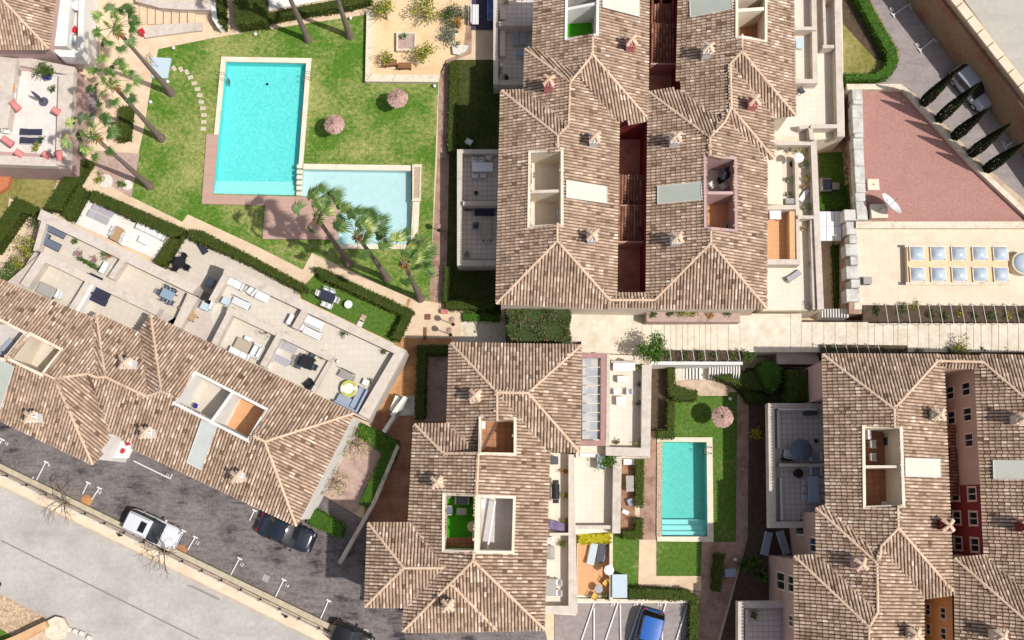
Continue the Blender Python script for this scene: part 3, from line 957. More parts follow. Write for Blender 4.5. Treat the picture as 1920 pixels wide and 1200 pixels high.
    def windows(s, a, b, items, out):
        """windows on a straight wall a-b (world xy); items: (t along wall, sill z, width, height)"""
        a, b = Vector((a[0], a[1], 0)), Vector((b[0], b[1], 0))
        d = (b - a).normalized()
        nn = Vector((d.y, -d.x, 0)) * out
        for t, zs, w, h in items:
            c = a + (b - a) * t
            fr = MB()
            def bar(u0, u1, z0, z1, dep):
                p = [c + d * u0 + nn * .0, c + d * u1, c + d * u1 + nn * dep, c + d * u0 + nn * dep]
                fr.prism([Vector((q.x, q.y, z1)) for q in p], z0, bottom=True)
            bar(-w / 2 - .12, -w / 2, zs, zs + h, .05); bar(w / 2, w / 2 + .12, zs, zs + h, .05)
            bar(-w / 2 - .12, w / 2 + .12, zs + h, zs + h + .12, .05); bar(-w / 2 - .16, w / 2 + .16, zs - .08, zs, .10)
            wo = s.part('window', fr, sill_m)
            gl = MB()
            q = [c - d * (w / 2) + nn * .02, c + d * (w / 2) + nn * .02]
            gl.face(((q[0].x, q[0].y, zs), (q[1].x, q[1].y, zs), (q[1].x, q[1].y, zs + h), (q[0].x, q[0].y, zs + h)))
            s.part('pane', gl, winglass, wo)
            mu = MB()
            mu.box((c.x + nn.x * .03, c.y + nn.y * .03, zs + h / 2), (.06, .06, h))
            s.part('mullion', mu, offwhite, wo)

def REC(x0, y0, x1, y1):
    return [(x0, y0), (x1, y0), (x1, y1), (x0, y1)]

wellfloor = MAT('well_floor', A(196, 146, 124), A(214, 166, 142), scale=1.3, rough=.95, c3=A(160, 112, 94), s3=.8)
# ============ north building: two wings joined at their south end ============
E = 7.0
nb = Building('tiled_apartment_house', 'two wing tiled apartment house with dark red light wells, right of the green lawn', (1190, 300), E)
nb.holes = [[(992, 284), (1055, 281), (1055, 424), (990, 427)], [(1061, -12), (1122, -12), (1121, 67), (1060, 75)],
            [(1320, 291), (1380, 296), (1381, 434), (1333, 430), (1321, 427)], [(1380, -12), (1437, -12), (1437, 79), (1391, 71), (1380, 71)]]
nb.add_faces([
    [(930, 570, 0), (1045, 452, 1.5), (1143, 563, .22), (1143, 576, 0)],
    [(930, 570, 0), (940, 170, 0), (1046, 255, 1.5), (1045, 452, 1.5)],
    [(940, 170, 0), (984, 170, 0), (1066, 236, 1.2), (1046, 255, 1.5)],
    [(984, 170, 0), (984, 92, 0), (1069, 155, 1.2), (1066, 236, 1.2)],
    [(984, 92, 0), (1003, 92, 0), (1084, 137, 1.25), (1069, 155, 1.2)],
    [(1003, 92, 0), (1003, -40, 0), (1112, -40, 1.5), (1111, 103, 1.5), (1084, 137, 1.25)],
    [(1112, -40, 1.5), (1217, -40, 0), (1213, 221, 0), (1111, 103, 1.5)],
    [(1111, 103, 1.5), (1213, 221, 0), (1211, 228, 0), (1155, 228, 0), (1084, 137, 1.25)],
    [(1084, 137, 1.25), (1155, 228, 0), (1156, 550, 0), (1143, 563, .22), (1045, 452, 1.5), (1046, 255, 1.5), (1066, 236, 1.2), (1069, 155, 1.2)],
    [(1156, 550, 0), (1143, 563, .22), (1227, 563, .22), (1213, 550, 0)],
    [(1143, 563, .22), (1143, 576, 0), (1228, 577, 0), (1227, 563, .22)],
    [(1227, 563, .22), (1228, 577, 0), (1438, 579, 0), (1333, 456, 1.5)],
    [(1212, 550, 0), (1215, 172, 0), (1331, 259, 1.5), (1333, 456, 1.5), (1227, 563, .22)],
    [(1215, 172, 0), (1275, 170, 0), (1359, 229, 1.25), (1331, 259, 1.5)],
    [(1275, 170, 0), (1272, -40, 0), (1391, -40, 1.5), (1391, 97, 1.5), (1369, 120, 1.3), (1371, 202, 1.3), (1359, 229, 1.25)],
    [(1391, -40, 1.5), (1486, -40, 0), (1492, 218, 0), (1391, 97, 1.5)],
    [(1391, 97, 1.5), (1492, 218, 0), (1450, 218, 0), (1369, 120, 1.3)],
    [(1369, 120, 1.3), (1450, 218, 0), (1451, 298, 0), (1371, 202, 1.3)],
    [(1371, 202, 1.3), (1451, 298, 0), (1433, 298, 0), (1359, 216, 1.25)],
    [(1359, 216, 1.25), (1433, 298, 0), (1438, 579, 0), (1333, 456, 1.5), (1331, 259, 1.5)],
])
nb.roof()
nb.walls([(930, 572), (940, 170), (984, 170), (984, 92), (1003, 92), (1003, -40), (1217, -40), (1213, 224), (1155, 227), (1156, 551), (1212, 551), (1215, 172), (1273, 170), (1272, -40),
          (1486, -40), (1492, 218), (1450, 218), (1450, 298), (1433, 298), (1438, 579)], stucco)
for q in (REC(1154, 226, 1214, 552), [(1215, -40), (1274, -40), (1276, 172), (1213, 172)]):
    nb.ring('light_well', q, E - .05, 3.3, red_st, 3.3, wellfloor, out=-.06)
# lower lean-to roofs inside the light wells
lo = MB()
LW = [[(1160, 334), (1207, 334), (1207, 385), (1160, 385)], [(1160, 390), (1207, 390), (1207, 452), (1160, 452)],
      [(1222, 6), (1268, 6), (1268, 46), (1222, 46)], [(1222, 50), (1268, 50), (1268, 118), (1222, 118)]]
low = Building.__new__(Building); low.__dict__.update(nb.__dict__); low.faces = []; low.holes = []
for q in LW:
    nb.block('lean_to_wall', q, 4.5, red_st, 3.3)
    low.faces = []
    low.add_faces([[(a, b, -.1 + .5 * (k in (0, 1))) for k, (a, b) in enumerate(q)]], E=4.7)
    low.roof(lean_m)
TW = (A,)
nb.blocks('cross_wall', [(REC(1158, 384, 1209, 389), 5.15, 3.3), (REC(1158, 452, 1209, 455), 5.1, 3.3), (REC(1220, 46, 1270, 49), 5.15, 3.3), (REC(1220, 118, 1270, 121), 5.1, 3.3)], MAT('pale_brown_render', A(206, 164, 146), A(216, 176, 158), scale=2, rough=.9))
nb.roof_terrace(nb.holes[0], 6.0, stucco, T_cream, [((991, 360), (1056, 358), .10, .05)])
nb.roof_terrace(nb.holes[1], 6.0, white_st, turf_m, [((1060, 18), (1122, 6), .10, .05)])
nb.roof_terrace(nb.holes[2], 6.0, mauve, T_terra, [((1320, 362), (1381, 362), .10, .05)])
nb.roof_terrace(nb.holes[3], 6.0, stucco, T_brown, [((1380, 20), (1437, 16), .12, .02)])
q = [nb.hit(a, b) for a, b in ((1323, 294), (1377, 299), (1377, 358), (1323, 358))]
mb = MB(); mb.sheet([(p.x, p.y, 6.005) for p in q]); nb.part('terrace_floor', mb, T_greyv)
for px, py, m in ((1180, 92, pink_st), (1028, 166, pink_st), (1112, 270, white_st), (1262, 270, white_st), (1322, 105, white_st), (1406, 202, pink_st), (1108, 451, white_st), (1264, 455, white_st)):
    nb.chimney(px, py, m)
nb.panel([(1062, 338), (1138, 350), (1138, 381), (1062, 370)], panel_m)
nb.panel([(1233, 350), (1314, 341), (1316, 374), (1233, 382)], panelg_m)
nb.panel([(1130, -14), (1199, -2), (1199, 31), (1130, 13)], panel_m)
nb.panel([(1293, 2), (1371, -10), (1373, 16), (1294, 32)], panelg_m)

# west terraces of the north building (first floor)
Z1 = 3.2
ZW = 1.6
tb = nb.blocks('west_terrace', [(REC(925, -40, 1010, 160), ZW, -.1), (REC(857, 280, 936, 498), ZW, -.1)], greywall)
nb.blocks('terrace_floor', [(REC(936, -40, 1010, 152), ZW + .006, ZW), (REC(866, 287, 936, 486), ZW + .006, ZW)], T_grey, tb)
nb.blocks('parapet', [(REC(925, -40, 934, 158), 2.45, ZW - .02), ([(934, 150), (1006, 150), (1006, 159), (934, 159)], 2.15, ZW - .02), (REC(936, 40, 1004, 48), 2.9, ZW),
                      (REC(857, 280, 867, 498), 2.45, ZW - .02), (REC(867, 280, 938, 288), 2.45, ZW - .02), (REC(867, 488, 935, 498), 2.25, ZW - .02), (REC(868, 377, 936, 385), 2.8, ZW)], greyband, tb)
nb.blocks('bench', [(REC(937, 14, 947, 36), 2.05, ZW), (REC(937, 56, 947, 105), 2.05, ZW)], stucco, tb)
# east terraces of the north building
et = nb.blocks('east_terrace', [([(1480, -40), (1578, -40), (1584, 256), (1532, 262), (1486, 262), (1446, 262), (1446, 214), (1486, 214)], Z1, -.1),
                                ([(1430, 262), (1526, 262), (1538, 582), (1430, 582)], Z1, -.1)], stucco)
nb.blocks('terrace_floor', [([(1482, -40), (1520, -40), (1524, 150), (1484, 150)], Z1 + .006, Z1), ([(1446, 216), (1500, 165), (1552, 160), (1556, 235), (1516, 240), (1516, 256), (1446, 256)], Z1 + .006, Z1),
                            ([(1430, 300), (1492, 300), (1492, 385), (1430, 385)], Z1 + .006, Z1), ([(1430, 498), (1508, 492), (1510, 580), (1430, 580)], Z1 + .006, Z1),
                            ([(1546, -40), (1560, -40), (1562, 80), (1548, 80)], Z1 + .006, Z1)], T_cream, et)
nb.blocks('terrace_floor', [([(1430, 396), (1478, 398), (1478, 486), (1430, 486)], Z1 + .008, Z1)], T_terra, et)
nb.blocks('parapet', [([(1564, -40), (1576, -40), (1583, 256), (1570, 256)], 4.15, Z1 - .02), ([(1521, -40), (1530, -40), (1534, 148), (1524, 148)], 3.9, Z1),
                      (REC(1484, 148, 1534, 156), 4.2, Z1), (REC(1484, 50, 1532, 56), 4.2, Z1), (REC(1543, 84, 1564, 90), 4.15, Z1), ([(1541, -40), (1546, -40), (1550, 84), (1545, 84)], 3.9, Z1),
                      ([(1520, 233), (1570, 233), (1572, 240), (1520, 241)], 4.15, Z1), ([(1516, 240), (1524, 240), (1527, 262), (1519, 262)], 4.1, Z1), ([(1498, 236), (1516, 234), (1516, 240), (1500, 242)], 4.0, Z1),
                      ([(1446, 262), (1522, 266), (1522, 272), (1446, 272)], 4.2, Z1 - .02), ([(1520, 266), (1531, 262), (1545, 580), (1533, 580)], 4.1, Z1 - .02),
                      ([(1490, 292), (1496, 292), (1501, 492), (1494, 492)], 3.9, Z1), ([(1436, 385), (1492, 384), (1492, 392), (1436, 393)], 4.3, Z1), ([(1438, 486), (1498, 486), (1500, 496), (1438, 496)], 4.3, Z1),
                      ([(1496, 404), (1530, 404), (1531, 410), (1496, 410)], 4.1, Z1), ([(1519, 412), (1525, 412), (1530, 580), (1524, 580)], 3.9, Z1)], greyband, et)
nb.blocks('sun_shade_wall', [([(1480, 396), (1490, 396), (1491, 486), (1481, 486)], 4.1, Z1)], orange_st, et)
nb.panel  # awning on the east terrace
aw = MB(); aw.prism([P(1435, 303, 5.6), P(1466, 303, 5.3), P(1468, 384, 5.3), P(1436, 382, 5.6)], 5.24, bottom=True)
nb.part('awning', aw, MAT('cream_canvas', A(240, 222, 196), A(246, 230, 206), scale=3, rough=.9), et)

# ============ south-west building, turned about 25 degrees ============
E = 6.2
sw = Building('terraced_apartment_house', 'turned apartment house with stepped beige terraces, at lower left above the tarmac parking lot', (300, 720), E)
sw.holes = [[(57, 624), (118, 655), (80, 705), (16, 674)], [(-60, 590), (0, 598), (50, 624), (10, 676), (-60, 660)], [(366, 697), (502, 767), (466, 828), (325, 756)]]
sw.add_faces([
    [(-80, 490, 0), (172, 602, 0), (182, 708, 1.35), (165, 701, 1.4), (103, 710, 1.6), (-80, 625, 1.6)],
    [(172, 602, 0), (181, 588, 0), (198, 707, 1.35), (182, 708, 1.35)],
    [(181, 588, 0), (262, 624, 0), (276, 744, 1.35), (198, 707, 1.35)],
    [(262, 624, 0), (283, 590, 0), (303, 733, 1.6), (276, 744, 1.35)],
    [(283, 590, 0), (665, 775, 0), (497, 828, 1.6), (303, 733, 1.6)],
    [(665, 775, 0), (556, 987, 0), (497, 828, 1.6)],
    [(556, 987, 0), (207, 812, 0), (165, 701, 1.4), (182, 708, 1.35), (198, 707, 1.35), (276, 744, 1.35), (303, 733, 1.6), (497, 828, 1.6)],
    [(103, 710, 1.6), (175, 872, 0), (207, 812, 0), (165, 701, 1.4)],
    [(103, 710, 1.6), (175, 872, 0), (-80, 750, 0), (-80, 625, 1.6)],
])
sw.roof()
sw.walls([(-80, 490), (172, 602), (181, 588), (262, 624), (283, 590), (665, 775), (556, 987), (207, 812), (175, 872), (-80, 750)], white_st)
sw.roof_terrace(sw.holes[0], 5.3, stucco, T_beige_r)
sw.roof_terrace(sw.holes[1], 5.3, stucco, T_greyv)
sw.roof_terrace(sw.holes[2], 5.3, white_st, T_beige_r, [((437, 735), (396, 792), .10, .03)])
qq = [sw.hit(a, b) for a, b in ((440, 738), (497, 768), (464, 822), (404, 794))]
mb = MB(); mb.sheet([(p.x, p.y, 5.305) for p in qq]); sw.part('terrace_floor', mb, T_terra)
for px, py in ((68, 783), (243, 684), (280, 812), (448, 893)):
    sw.chimney(px + 6, py + 2, white_st)
sw.panel([(378, 788), (406, 799), (377, 881), (350, 867)], MAT('bluish_roof_panel', A(206, 212, 208), A(214, 220, 216), scale=1.2, rough=.5))
sw.panel([(-30, 660), (26, 688), (0, 768), (-40, 750)], panelg_m)
# white slab over the entrance
sw.blocks('entrance_canopy', [([(208, 815), (250, 838), (240, 859), (185, 858)], 2.6, 2.4)], white_st)
ang = ANG((283, 590), (665, 775))
# first terrace band (west half)
t1 = sw.block('lower_terrace', [(77, 392), (370, 536), (340, 600), (283, 640), (24, 532), (66, 470)], Z1, greywall)
sw.blocks('terrace_floor', [([(84, 412), (358, 542), (330, 596), (296, 580), (196, 530), (76, 470)], Z1 + .006, Z1)], T_beige_r, t1)
sw.blocks('parapet', [([(77, 392), (372, 535), (360, 551), (70, 411)], 4.0, Z1 - .02), ([(352, 549), (372, 558), (330, 630), (318, 624)], 4.0, Z1 - .02), ([(78, 412), (88, 414), (72, 470), (62, 470)], 4.0, Z1 - .02),
                      ([(226, 484), (235, 489), (212, 524), (202, 519)], 4.0, Z1)], greyband, t1)
t2 = sw.block('upper_terrace', [(78, 473), (296, 578), (262, 640), (0, 540)], 4.0, greywall)
sw.blocks('terrace_floor', [([(84, 492), (288, 588), (262, 630), (44, 540)], 4.006, 4.0)], T_beige_r, t2)
sw.blocks('parapet', [([(78, 472), (300, 578), (292, 591), (72, 486)], 4.85, 3.98), ([(77, 474), (92, 480), (52, 540), (38, 532)], 4.85, 3.98), ([(166, 517), (177, 522), (140, 584), (127, 580)], 4.85, 4.0)], greyband, t2)
sw.blocks('parapet_end', [([(176, 524), (182, 527), (148, 584), (140, 582)], 4.8, 4.0)], white_st, t2)
# second terrace band (east half)
t3 = sw.block('east_terrace', [(424, 497), (761, 657), (686, 788), (560, 730), (300, 612), (398, 552)], Z1, greywall)
sw.blocks('terrace_floor', [([(428, 518), (738, 664), (676, 776), (660, 770), (490, 690), (404, 640), (392, 566)], Z1 + .006, Z1)], T_beige, t3)
sw.blocks('parapet', [([(424, 496), (762, 657), (742, 664), (418, 512)], 4.0, Z1 - .02), ([(762, 657), (692, 786), (672, 776), (738, 664)], 4.0, Z1 - .02), ([(420, 510), (430, 516), (402, 566), (391, 562)], 4.0, Z1 - .02),
                      ([(566, 580), (577, 585), (558, 618), (547, 613)], 4.1, Z1)], greyband, t3)
t4 = sw.block('raised_terrace', [(430, 580), (620, 668), (574, 742), (484, 690), (404, 645)], 3.7, greywall)
sw.blocks('terrace_floor', [([(432, 588), (612, 672), (578, 732), (490, 690), (408, 642)], 3.706, 3.7)], T_beige, t4)
sw.blocks('parapet', [([(428, 574), (626, 668), (618, 677), (424, 586)], 4.5, 3.68), ([(428, 580), (437, 586), (406, 648), (396, 642)], 4.5, 3.68), ([(520, 624), (530, 628), (498, 690), (487, 684)], 4.6, 3.7),
                      ([(620, 668), (626, 671), (590, 736), (583, 732)], 4.0, 3.68)], greyband, t4)
sw.blocks('wall_face', [([(398, 560), (402, 562), (394, 580), (390, 578)], 3.9, 0)], white_st, t4)
cw = sw.blocks('side_wall_cap', [([(757, 742), (763, 745), (740, 780), (731, 778)], 1.6, 0), ([(736, 778), (742, 780), (722, 812), (716, 808)], 1.2, 0)], white_st)

# ============ south-centre building ============
E = 6.3
sm = Building('hipped_apartment_house', 'tiled apartment house with green turf roof terrace, in the lower centre', (900, 920), E)
sm.holes = [[(899, 783), (967, 784), (967, 853), (898, 852)], [(831, 925), (895, 927), (893, 1036), (830, 1034)], [(897, 929), (966, 931), (963, 1037), (895, 1036)]]
sm.add_faces([
    [(845, 643, 0), (1090, 647, 0), (990, 737, 1.25), (932, 736, 1.25)],
    [(1090, 647, 0), (1087, 848, 0), (990, 737, 1.25)],
    [(990, 737, 1.25), (1087, 848, 0), (1027, 847, 0), (932, 736, 1.25)],
    [(845, 643, 0), (838, 795, 0), (893, 850, .75), (899, 852, .8), (932, 790, 1.25), (932, 736, 1.25)],
    [(777, 795, 0), (838, 795, 0), (893, 850, .8), (831, 850, .8)],
    [(777, 795, 0), (831, 850, .75), (897, 850, 1.6), (889, 1037, 1.6), (887, 1051, 1.6), (755, 1184, 0), (757, 1139, 0), (834, 1065, .9), (771, 980, 0)],
    [(690, 980, 0), (771, 980, 0), (834, 1065, .9), (757, 1065, .9)],
    [(690, 980, 0), (757, 1065, .9), (684, 1138, 0)],
    [(757, 1065, .9), (834, 1065, .9), (757, 1139, 0), (684, 1138, 0)],
    [(887, 1051, 1.6), (1021, 1180, 0), (932, 1183, 0), (755, 1184, 0)],
    [(932, 736, 1.25), (1027, 847, 0), (1021, 1180, 0), (887, 1051, 1.6), (889, 1037, 1.6), (897, 850, 1.6), (932, 790, 1.3)],
])
sm.roof()
sm.walls([(845, 643), (1090, 647), (1087, 848), (1027, 848), (1021, 1180), (755, 1184), (757, 1139), (684, 1138), (690, 980), (771, 980), (777, 795), (838, 795)], stucco)
sm.roof_terrace(sm.holes[0], 5.4, stucco, T_brown)
sm.roof_terrace(sm.holes[1], 5.4, stucco, turf_m)
sm.roof_terrace(sm.holes[2], 5.4, stucco, T_greyv)
for px, py in ((892, 745), (822, 905), (842, 1132)):
    sm.chimney(px, py, stucco, h=.85)
q = [(836, 1016), (893, 1016), (892, 1035), (832, 1033)]
mb = MB(); mb.sheet([(p.x, p.y, 5.406) for p in (sm.hit(a, b - 6) for a, b in q)]); sm.part('terrace_floor', mb, T_brown)
# ridge coping of the lower gable on the south slope
mb = MB()
a, b = sm.hit(846, 1095, .02), sm.hit(931, 1181, .02)
for k in range(12):
    p, r = a + (b - a) * (k / 12), a + (b - a) * ((k + 1.1) / 12)
    mb.tube(p, r, .11, .10, n=8, r=RN.random())
sm.part('gable_ridge', mb, cap_m, sm.ro)
# east terraces of the south-centre building
e1 = sm.block('east_terrace', [(1080, 662), (1222, 668), (1219, 858), (1080, 858)], Z1, stucco)
sm.blocks('terrace_floor', [([(1140, 680), (1194, 680), (1192, 832), (1140, 832)], Z1 + .006, Z1)], T_cream, e1)
sm.blocks('parapet', [([(1138, 664), (1144, 664), (1143, 846), (1136, 846)], 3.9, Z1), ([(1204, 684), (1222, 684), (1219, 856), (1202, 856)], 4.1, Z1 - .02), ([(1136, 838), (1219, 840), (1219, 856), (1136, 854)], 4.1, Z1 - .02),
                      ([(1146, 676), (1200, 678), (1200, 683), (1146, 681)], 3.8, Z1)], greyband, e1)
pg = sm.blocks('pergola_frame', [(REC(1090, 662, 1137, 671), 5.4, 5.2), ([(1127, 671), (1137, 671), (1135, 828), (1126, 828)], 5.4, 5.2), (REC(1088, 826, 1136, 836), 5.4, 5.2)], MAT('mauve_beam', A(178, 138, 132), A(190, 150, 144), scale=3, rough=.8), e1)
mb = MB()
for i in range(9):
    y0 = 672 + 17 * i
    mb.prism([P(1092, y0, 5.12), P(1125, y0, 5.06), P(1125, y0 + 15.5, 5.06), P(1092, y0 + 15.5, 5.12)], 5.02, bottom=True)
sm.part('pergola_blind', mb, MAT('grey_canvas', A(206, 202, 200), A(180, 184, 190), scale=1.2, rough=.9, lo=.45, hi=.55), e1)
mb = MB()
for a, b in ((1132, 667), (1131, 830), (1092, 831), (1094, 668)):
    w = P(a, b, 5.2); mb.box((w.x, w.y, (5.2 + Z1) / 2), (.18, .18, 5.2 - Z1))
sm.part('pergola_post', mb, mauve, e1)
e2 = sm.block('middle_terrace', [(1020, 848), (1165, 856), (1162, 996), (1080, 1002), (1080, 1154), (1018, 1150)], 2.6, stucco)
sm.blocks('terrace_floor', [([(1030, 850), (1066, 852), (1066, 998), (1028, 998)], 2.606, 2.6), ([(1077, 860), (1148, 862), (1146, 990), (1076, 990)], 2.606, 2.6), ([(1026, 1004), (1064, 1004), (1062, 1134), (1024, 1134)], 2.606, 2.6)], T_cream, e2)
sm.blocks('parapet', [([(1066, 852), (1076, 852), (1083, 1150), (1066, 1150)], 3.5, 2.58), ([(1150, 856), (1166, 856), (1163, 1000), (1148, 1000)], 3.5, 2.58), ([(1022, 1136), (1081, 1136), (1081, 1152), (1020, 1150)], 3.5, 2.58),
                      (REC(1030, 999, 1066, 1004), 3.6, 2.6), ([(1076, 985), (1148, 985), (1148, 992), (1076, 992)], 3.3, 2.6)], greyband, e2)
e3 = sm.blocks('ground_terrace', [([(1082, 1018), (1146, 1014), (1146, 1120), (1082, 1120)], .45, -.1)], stucco)
sm.blocks('terrace_floor', [([(1083, 1020), (1143, 1016), (1143, 1116), (1083, 1116)], .456, .45)], T_terra, e3)
sm.blocks('parapet', [([(1143, 1000), (1149, 1000), (1149, 1128), (1143, 1128)], 1.2, 0), ([(1082, 1122), (1210, 1124), (1310, 1126), (1310, 1130), (1082, 1129)], .6, 0)], palestone, e3)

# ============ south-east building: two wings, red light wells ============
E = 8.0
se = Building('red_welled_apartment_house', 'two wing tiled apartment house with wine red and orange light wells, at lower right', (1750, 900), E)
se.holes = [[(1617, 799), (1690, 800), (1695, 950), (1619, 953)]]
se.add_faces([
    [(1541, 664, 0), (1757, 667, 0), (1757, 677, .2), (1676, 767, 1.6)],
    [(1757, 667, 0), (1842, 668, 0), (1842, 679, .2), (1757, 677, .2)],
    [(1842, 668, 0), (2100, 672, 0), (1972, 790, 1.6), (1842, 679, .2)],
    [(1757, 677, .2), (1842, 679, .2), (1827, 690, 0), (1768, 690, 0)],
    [(1541, 664, 0), (1551, 953, 0), (1650, 1040, 1.2), (1651, 1024, 1.25), (1684, 990, 1.6), (1676, 767, 1.6)],
    [(1529, 952, 0), (1551, 953, 0), (1650, 1040, 1.2), (1644, 1056, 1.25)],
    [(1529, 952, 0), (1535, 1043, 0), (1645, 1148, 1.3), (1644, 1056, 1.25)],
    [(1488, 1042, 0), (1535, 1043, 0), (1645, 1148, 1.3), (1629, 1175, 1.55)],
    [(1488, 1042, 0), (1493, 1280, 0), (1628, 1280, 1.55), (1629, 1175, 1.55)],
    [(1676, 767, 1.6), (1757, 677, .2), (1768, 690, 0), (1786, 1108, 0), (1684, 990, 1.6)],
    [(1684, 990, 1.6), (1786, 1108, 0), (1786, 1116, 0), (1728, 1116, 0), (1651, 1024, 1.25)],
    [(1651, 1024, 1.25), (1728, 1116, 0), (1732, 1280, 0), (1628, 1280, 1.55), (1629, 1175, 1.55), (1645, 1148, 1.3), (1644, 1056, 1.25)],
    [(1827, 690, 0), (1842, 679, .2), (1972, 790, 1.6), (1990, 1160, 1.6), (1848, 1046, 0)],
    [(1788, 1046, 0), (1848, 1046, 0), (1990, 1160, 1.6), (1960, 1196, 1.9)],
    [(1788, 1046, 0), (1792, 1280, 0), (1962, 1280, 1.9), (1960, 1196, 1.9)],
    [(1972, 790, 1.6), (2100, 672, 0), (2130, 1280, 0), (1962, 1280, 1.9), (1990, 1160, 1.6)],
])
se.roof()
se.walls([(1541, 664), (2100, 671), (2130, 1280), (1790, 1280), (1787, 1116), (1729, 1116), (1732, 1280), (1493, 1280), (1488, 1042), (1535, 1043), (1529, 952), (1606, 953), (1602, 752), (1544, 752)], mauve, z1=E - .04)
W3 = [(1768, 689), (1828, 689), (1849, 1047), (1786, 1047)]
w, p = se.ring('light_well', W3, E - .05, .2, salmon_st, .2, soil_shade, out=-.06)
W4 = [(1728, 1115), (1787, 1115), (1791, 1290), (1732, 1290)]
w4, p4 = se.ring('light_well', W4, E - .05, .2, orange_st, .2, soil_shade, out=-.06)
def east_edge(p):
    q = ccw(p); n = len(q)
    k = max(range(n), key=lambda i: q[i][0] + q[(i + 1) % n][0])
    return q[k], q[(k + 1) % n]
a, b = east_edge(p)
L = hypot(b[0] - a[0], b[1] - a[1])
it = []
for zs in (.9, 3.5, 6.1):
    for t in (.06, .20, .33, .62, .76, .90): it.append((t, zs, .75 if zs > 2 else .8, 1.1))
se.windows(a, b, it, -1)
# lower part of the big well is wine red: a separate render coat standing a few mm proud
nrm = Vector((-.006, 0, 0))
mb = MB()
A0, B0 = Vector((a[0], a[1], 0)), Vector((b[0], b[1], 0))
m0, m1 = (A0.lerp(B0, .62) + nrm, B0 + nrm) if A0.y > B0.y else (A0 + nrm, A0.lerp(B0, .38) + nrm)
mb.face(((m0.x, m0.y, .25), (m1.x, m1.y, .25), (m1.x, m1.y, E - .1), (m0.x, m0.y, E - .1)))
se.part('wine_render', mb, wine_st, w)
a4, b4 = east_edge(p4)
se.windows(a4, b4, [(t, zs, .6, .7) for zs in (1.2, 3.7, 6.2) for t in (.30, .55, .78)], -1)
low2 = Building.__new__(Building); low2.__dict__.update(se.__dict__); low2.faces = []; low2.holes = []
LW2 = [[(1776, 798), (1806, 798), (1812, 868), (1780, 868)], [(1780, 874), (1812, 874), (1818, 928), (1783, 928)]]
for q in LW2:
    se.block('lean_to_wall', q, 4.2, wine_st, .2)
    low2.faces = []
    low2.add_faces([[(x, y, -.1 + .5 * (k in (0, 3))) for k, (x, y) in enumerate(q)]], E=4.4)
    low2.roof(lean_m)
se.roof_terrace(se.holes[0], 7.1, stucco, T_brown, [((1617, 875), (1695, 875), .08, .03)])
for px, py, m in ((1747, 780, stucco), (1903, 788, stucco), (1763, 984, wine_st), (1912, 988, wine_st), (1603, 1056, mauve), (1703, 1184, stucco), (1862, 1188, stucco)):
    se.chimney(px, py, m, h=.85)
se.panel([(1697, 859), (1763, 861), (1764, 894), (1698, 893)], panel_m)
se.panel([(1862, 863), (1930, 864), (1931, 898), (1863, 898)], panel_m)
# west terraces of the south-east building
s1 = se.block('west_terrace', [(1440, 756), (1545, 756), (1548, 990), (1443, 990)], Z1, greywall, Z1 - .3)
se.blocks('terrace_floor', [([(1460, 768), (1548, 768), (1548, 868), (1461, 868)], Z1 + .006, Z1), ([(1462, 876), (1548, 876), (1548, 976), (1463, 976)], Z1 + .006, Z1)], T_grey, s1)
se.blocks('parapet', [([(1440, 756), (1452, 756), (1455, 990), (1443, 990)], 4.0, Z1 - .02), (REC(1452, 756, 1545, 766), 4.0, Z1 - .02), ([(1462, 869), (1546, 869), (1546, 875), (1462, 875)], 4.2, Z1), ([(1454, 978), (1530, 978), (1530, 990), (1454, 990)], 4.0, Z1 - .02)], greyband, s1)
se.blocks('rail', [([(1457, 768), (1461, 768), (1462, 840), (1458, 840)], 3.75, Z1), (REC(1460, 766, 1532, 769), 4.3, 4.2), ([(1462, 896), (1466, 896), (1468, 976), (1464, 976)], 3.75, Z1)], offwhite, s1)
s2 = se.block('low_west_terrace', [(1384, 1128), (1500, 1128), (1500, 1300), (1384, 1300)], Z1, greywall, Z1 - .3)
se.blocks('terrace_floor', [([(1402, 1146), (1490, 1146), (1490, 1300), (1402, 1300)], Z1 + .006, Z1)], T_grey, s2)
se.blocks('parapet', [([(1384, 1128), (1395, 1128), (1395, 1300), (1384, 1300)], 4.0, Z1 - .02), (REC(1395, 1128, 1492, 1140), 4.0, Z1 - .02), (REC(1397, 1142, 1402, 1300), 3.8, Z1)], greyband, s2)
pw = offset_poly([(q.x, q.y) for q in PS([(1488, 1042), (1493, 1280), (1600, 1280), (1600, 1042)], E)], -.30)
wl = sorted(pw, key=lambda q: q[0])[:2]
wl.sort(key=lambda q: -q[1])
se.windows(wl[0], wl[1], [(.22, 5.6, .9, 1.2), (.22, 2.6, 1.0, 1.9), (.55, 5.6, .6, .9)], 1 if wl[0][1] > wl[1][1] and False else 1)
pw = offset_poly([(q.x, q.y) for q in PS([(1529, 952), (1535, 1043), (1640, 1043), (1640, 952)], E)], -.30)
wl = sorted(pw, key=lambda q: q[0])[:2]
wl.sort(key=lambda q: -q[1])
se.windows(wl[0], wl[1], [(.40, 2.0, 1.0, 1.9), (.86, 5.4, .8, 1.4)], 1)

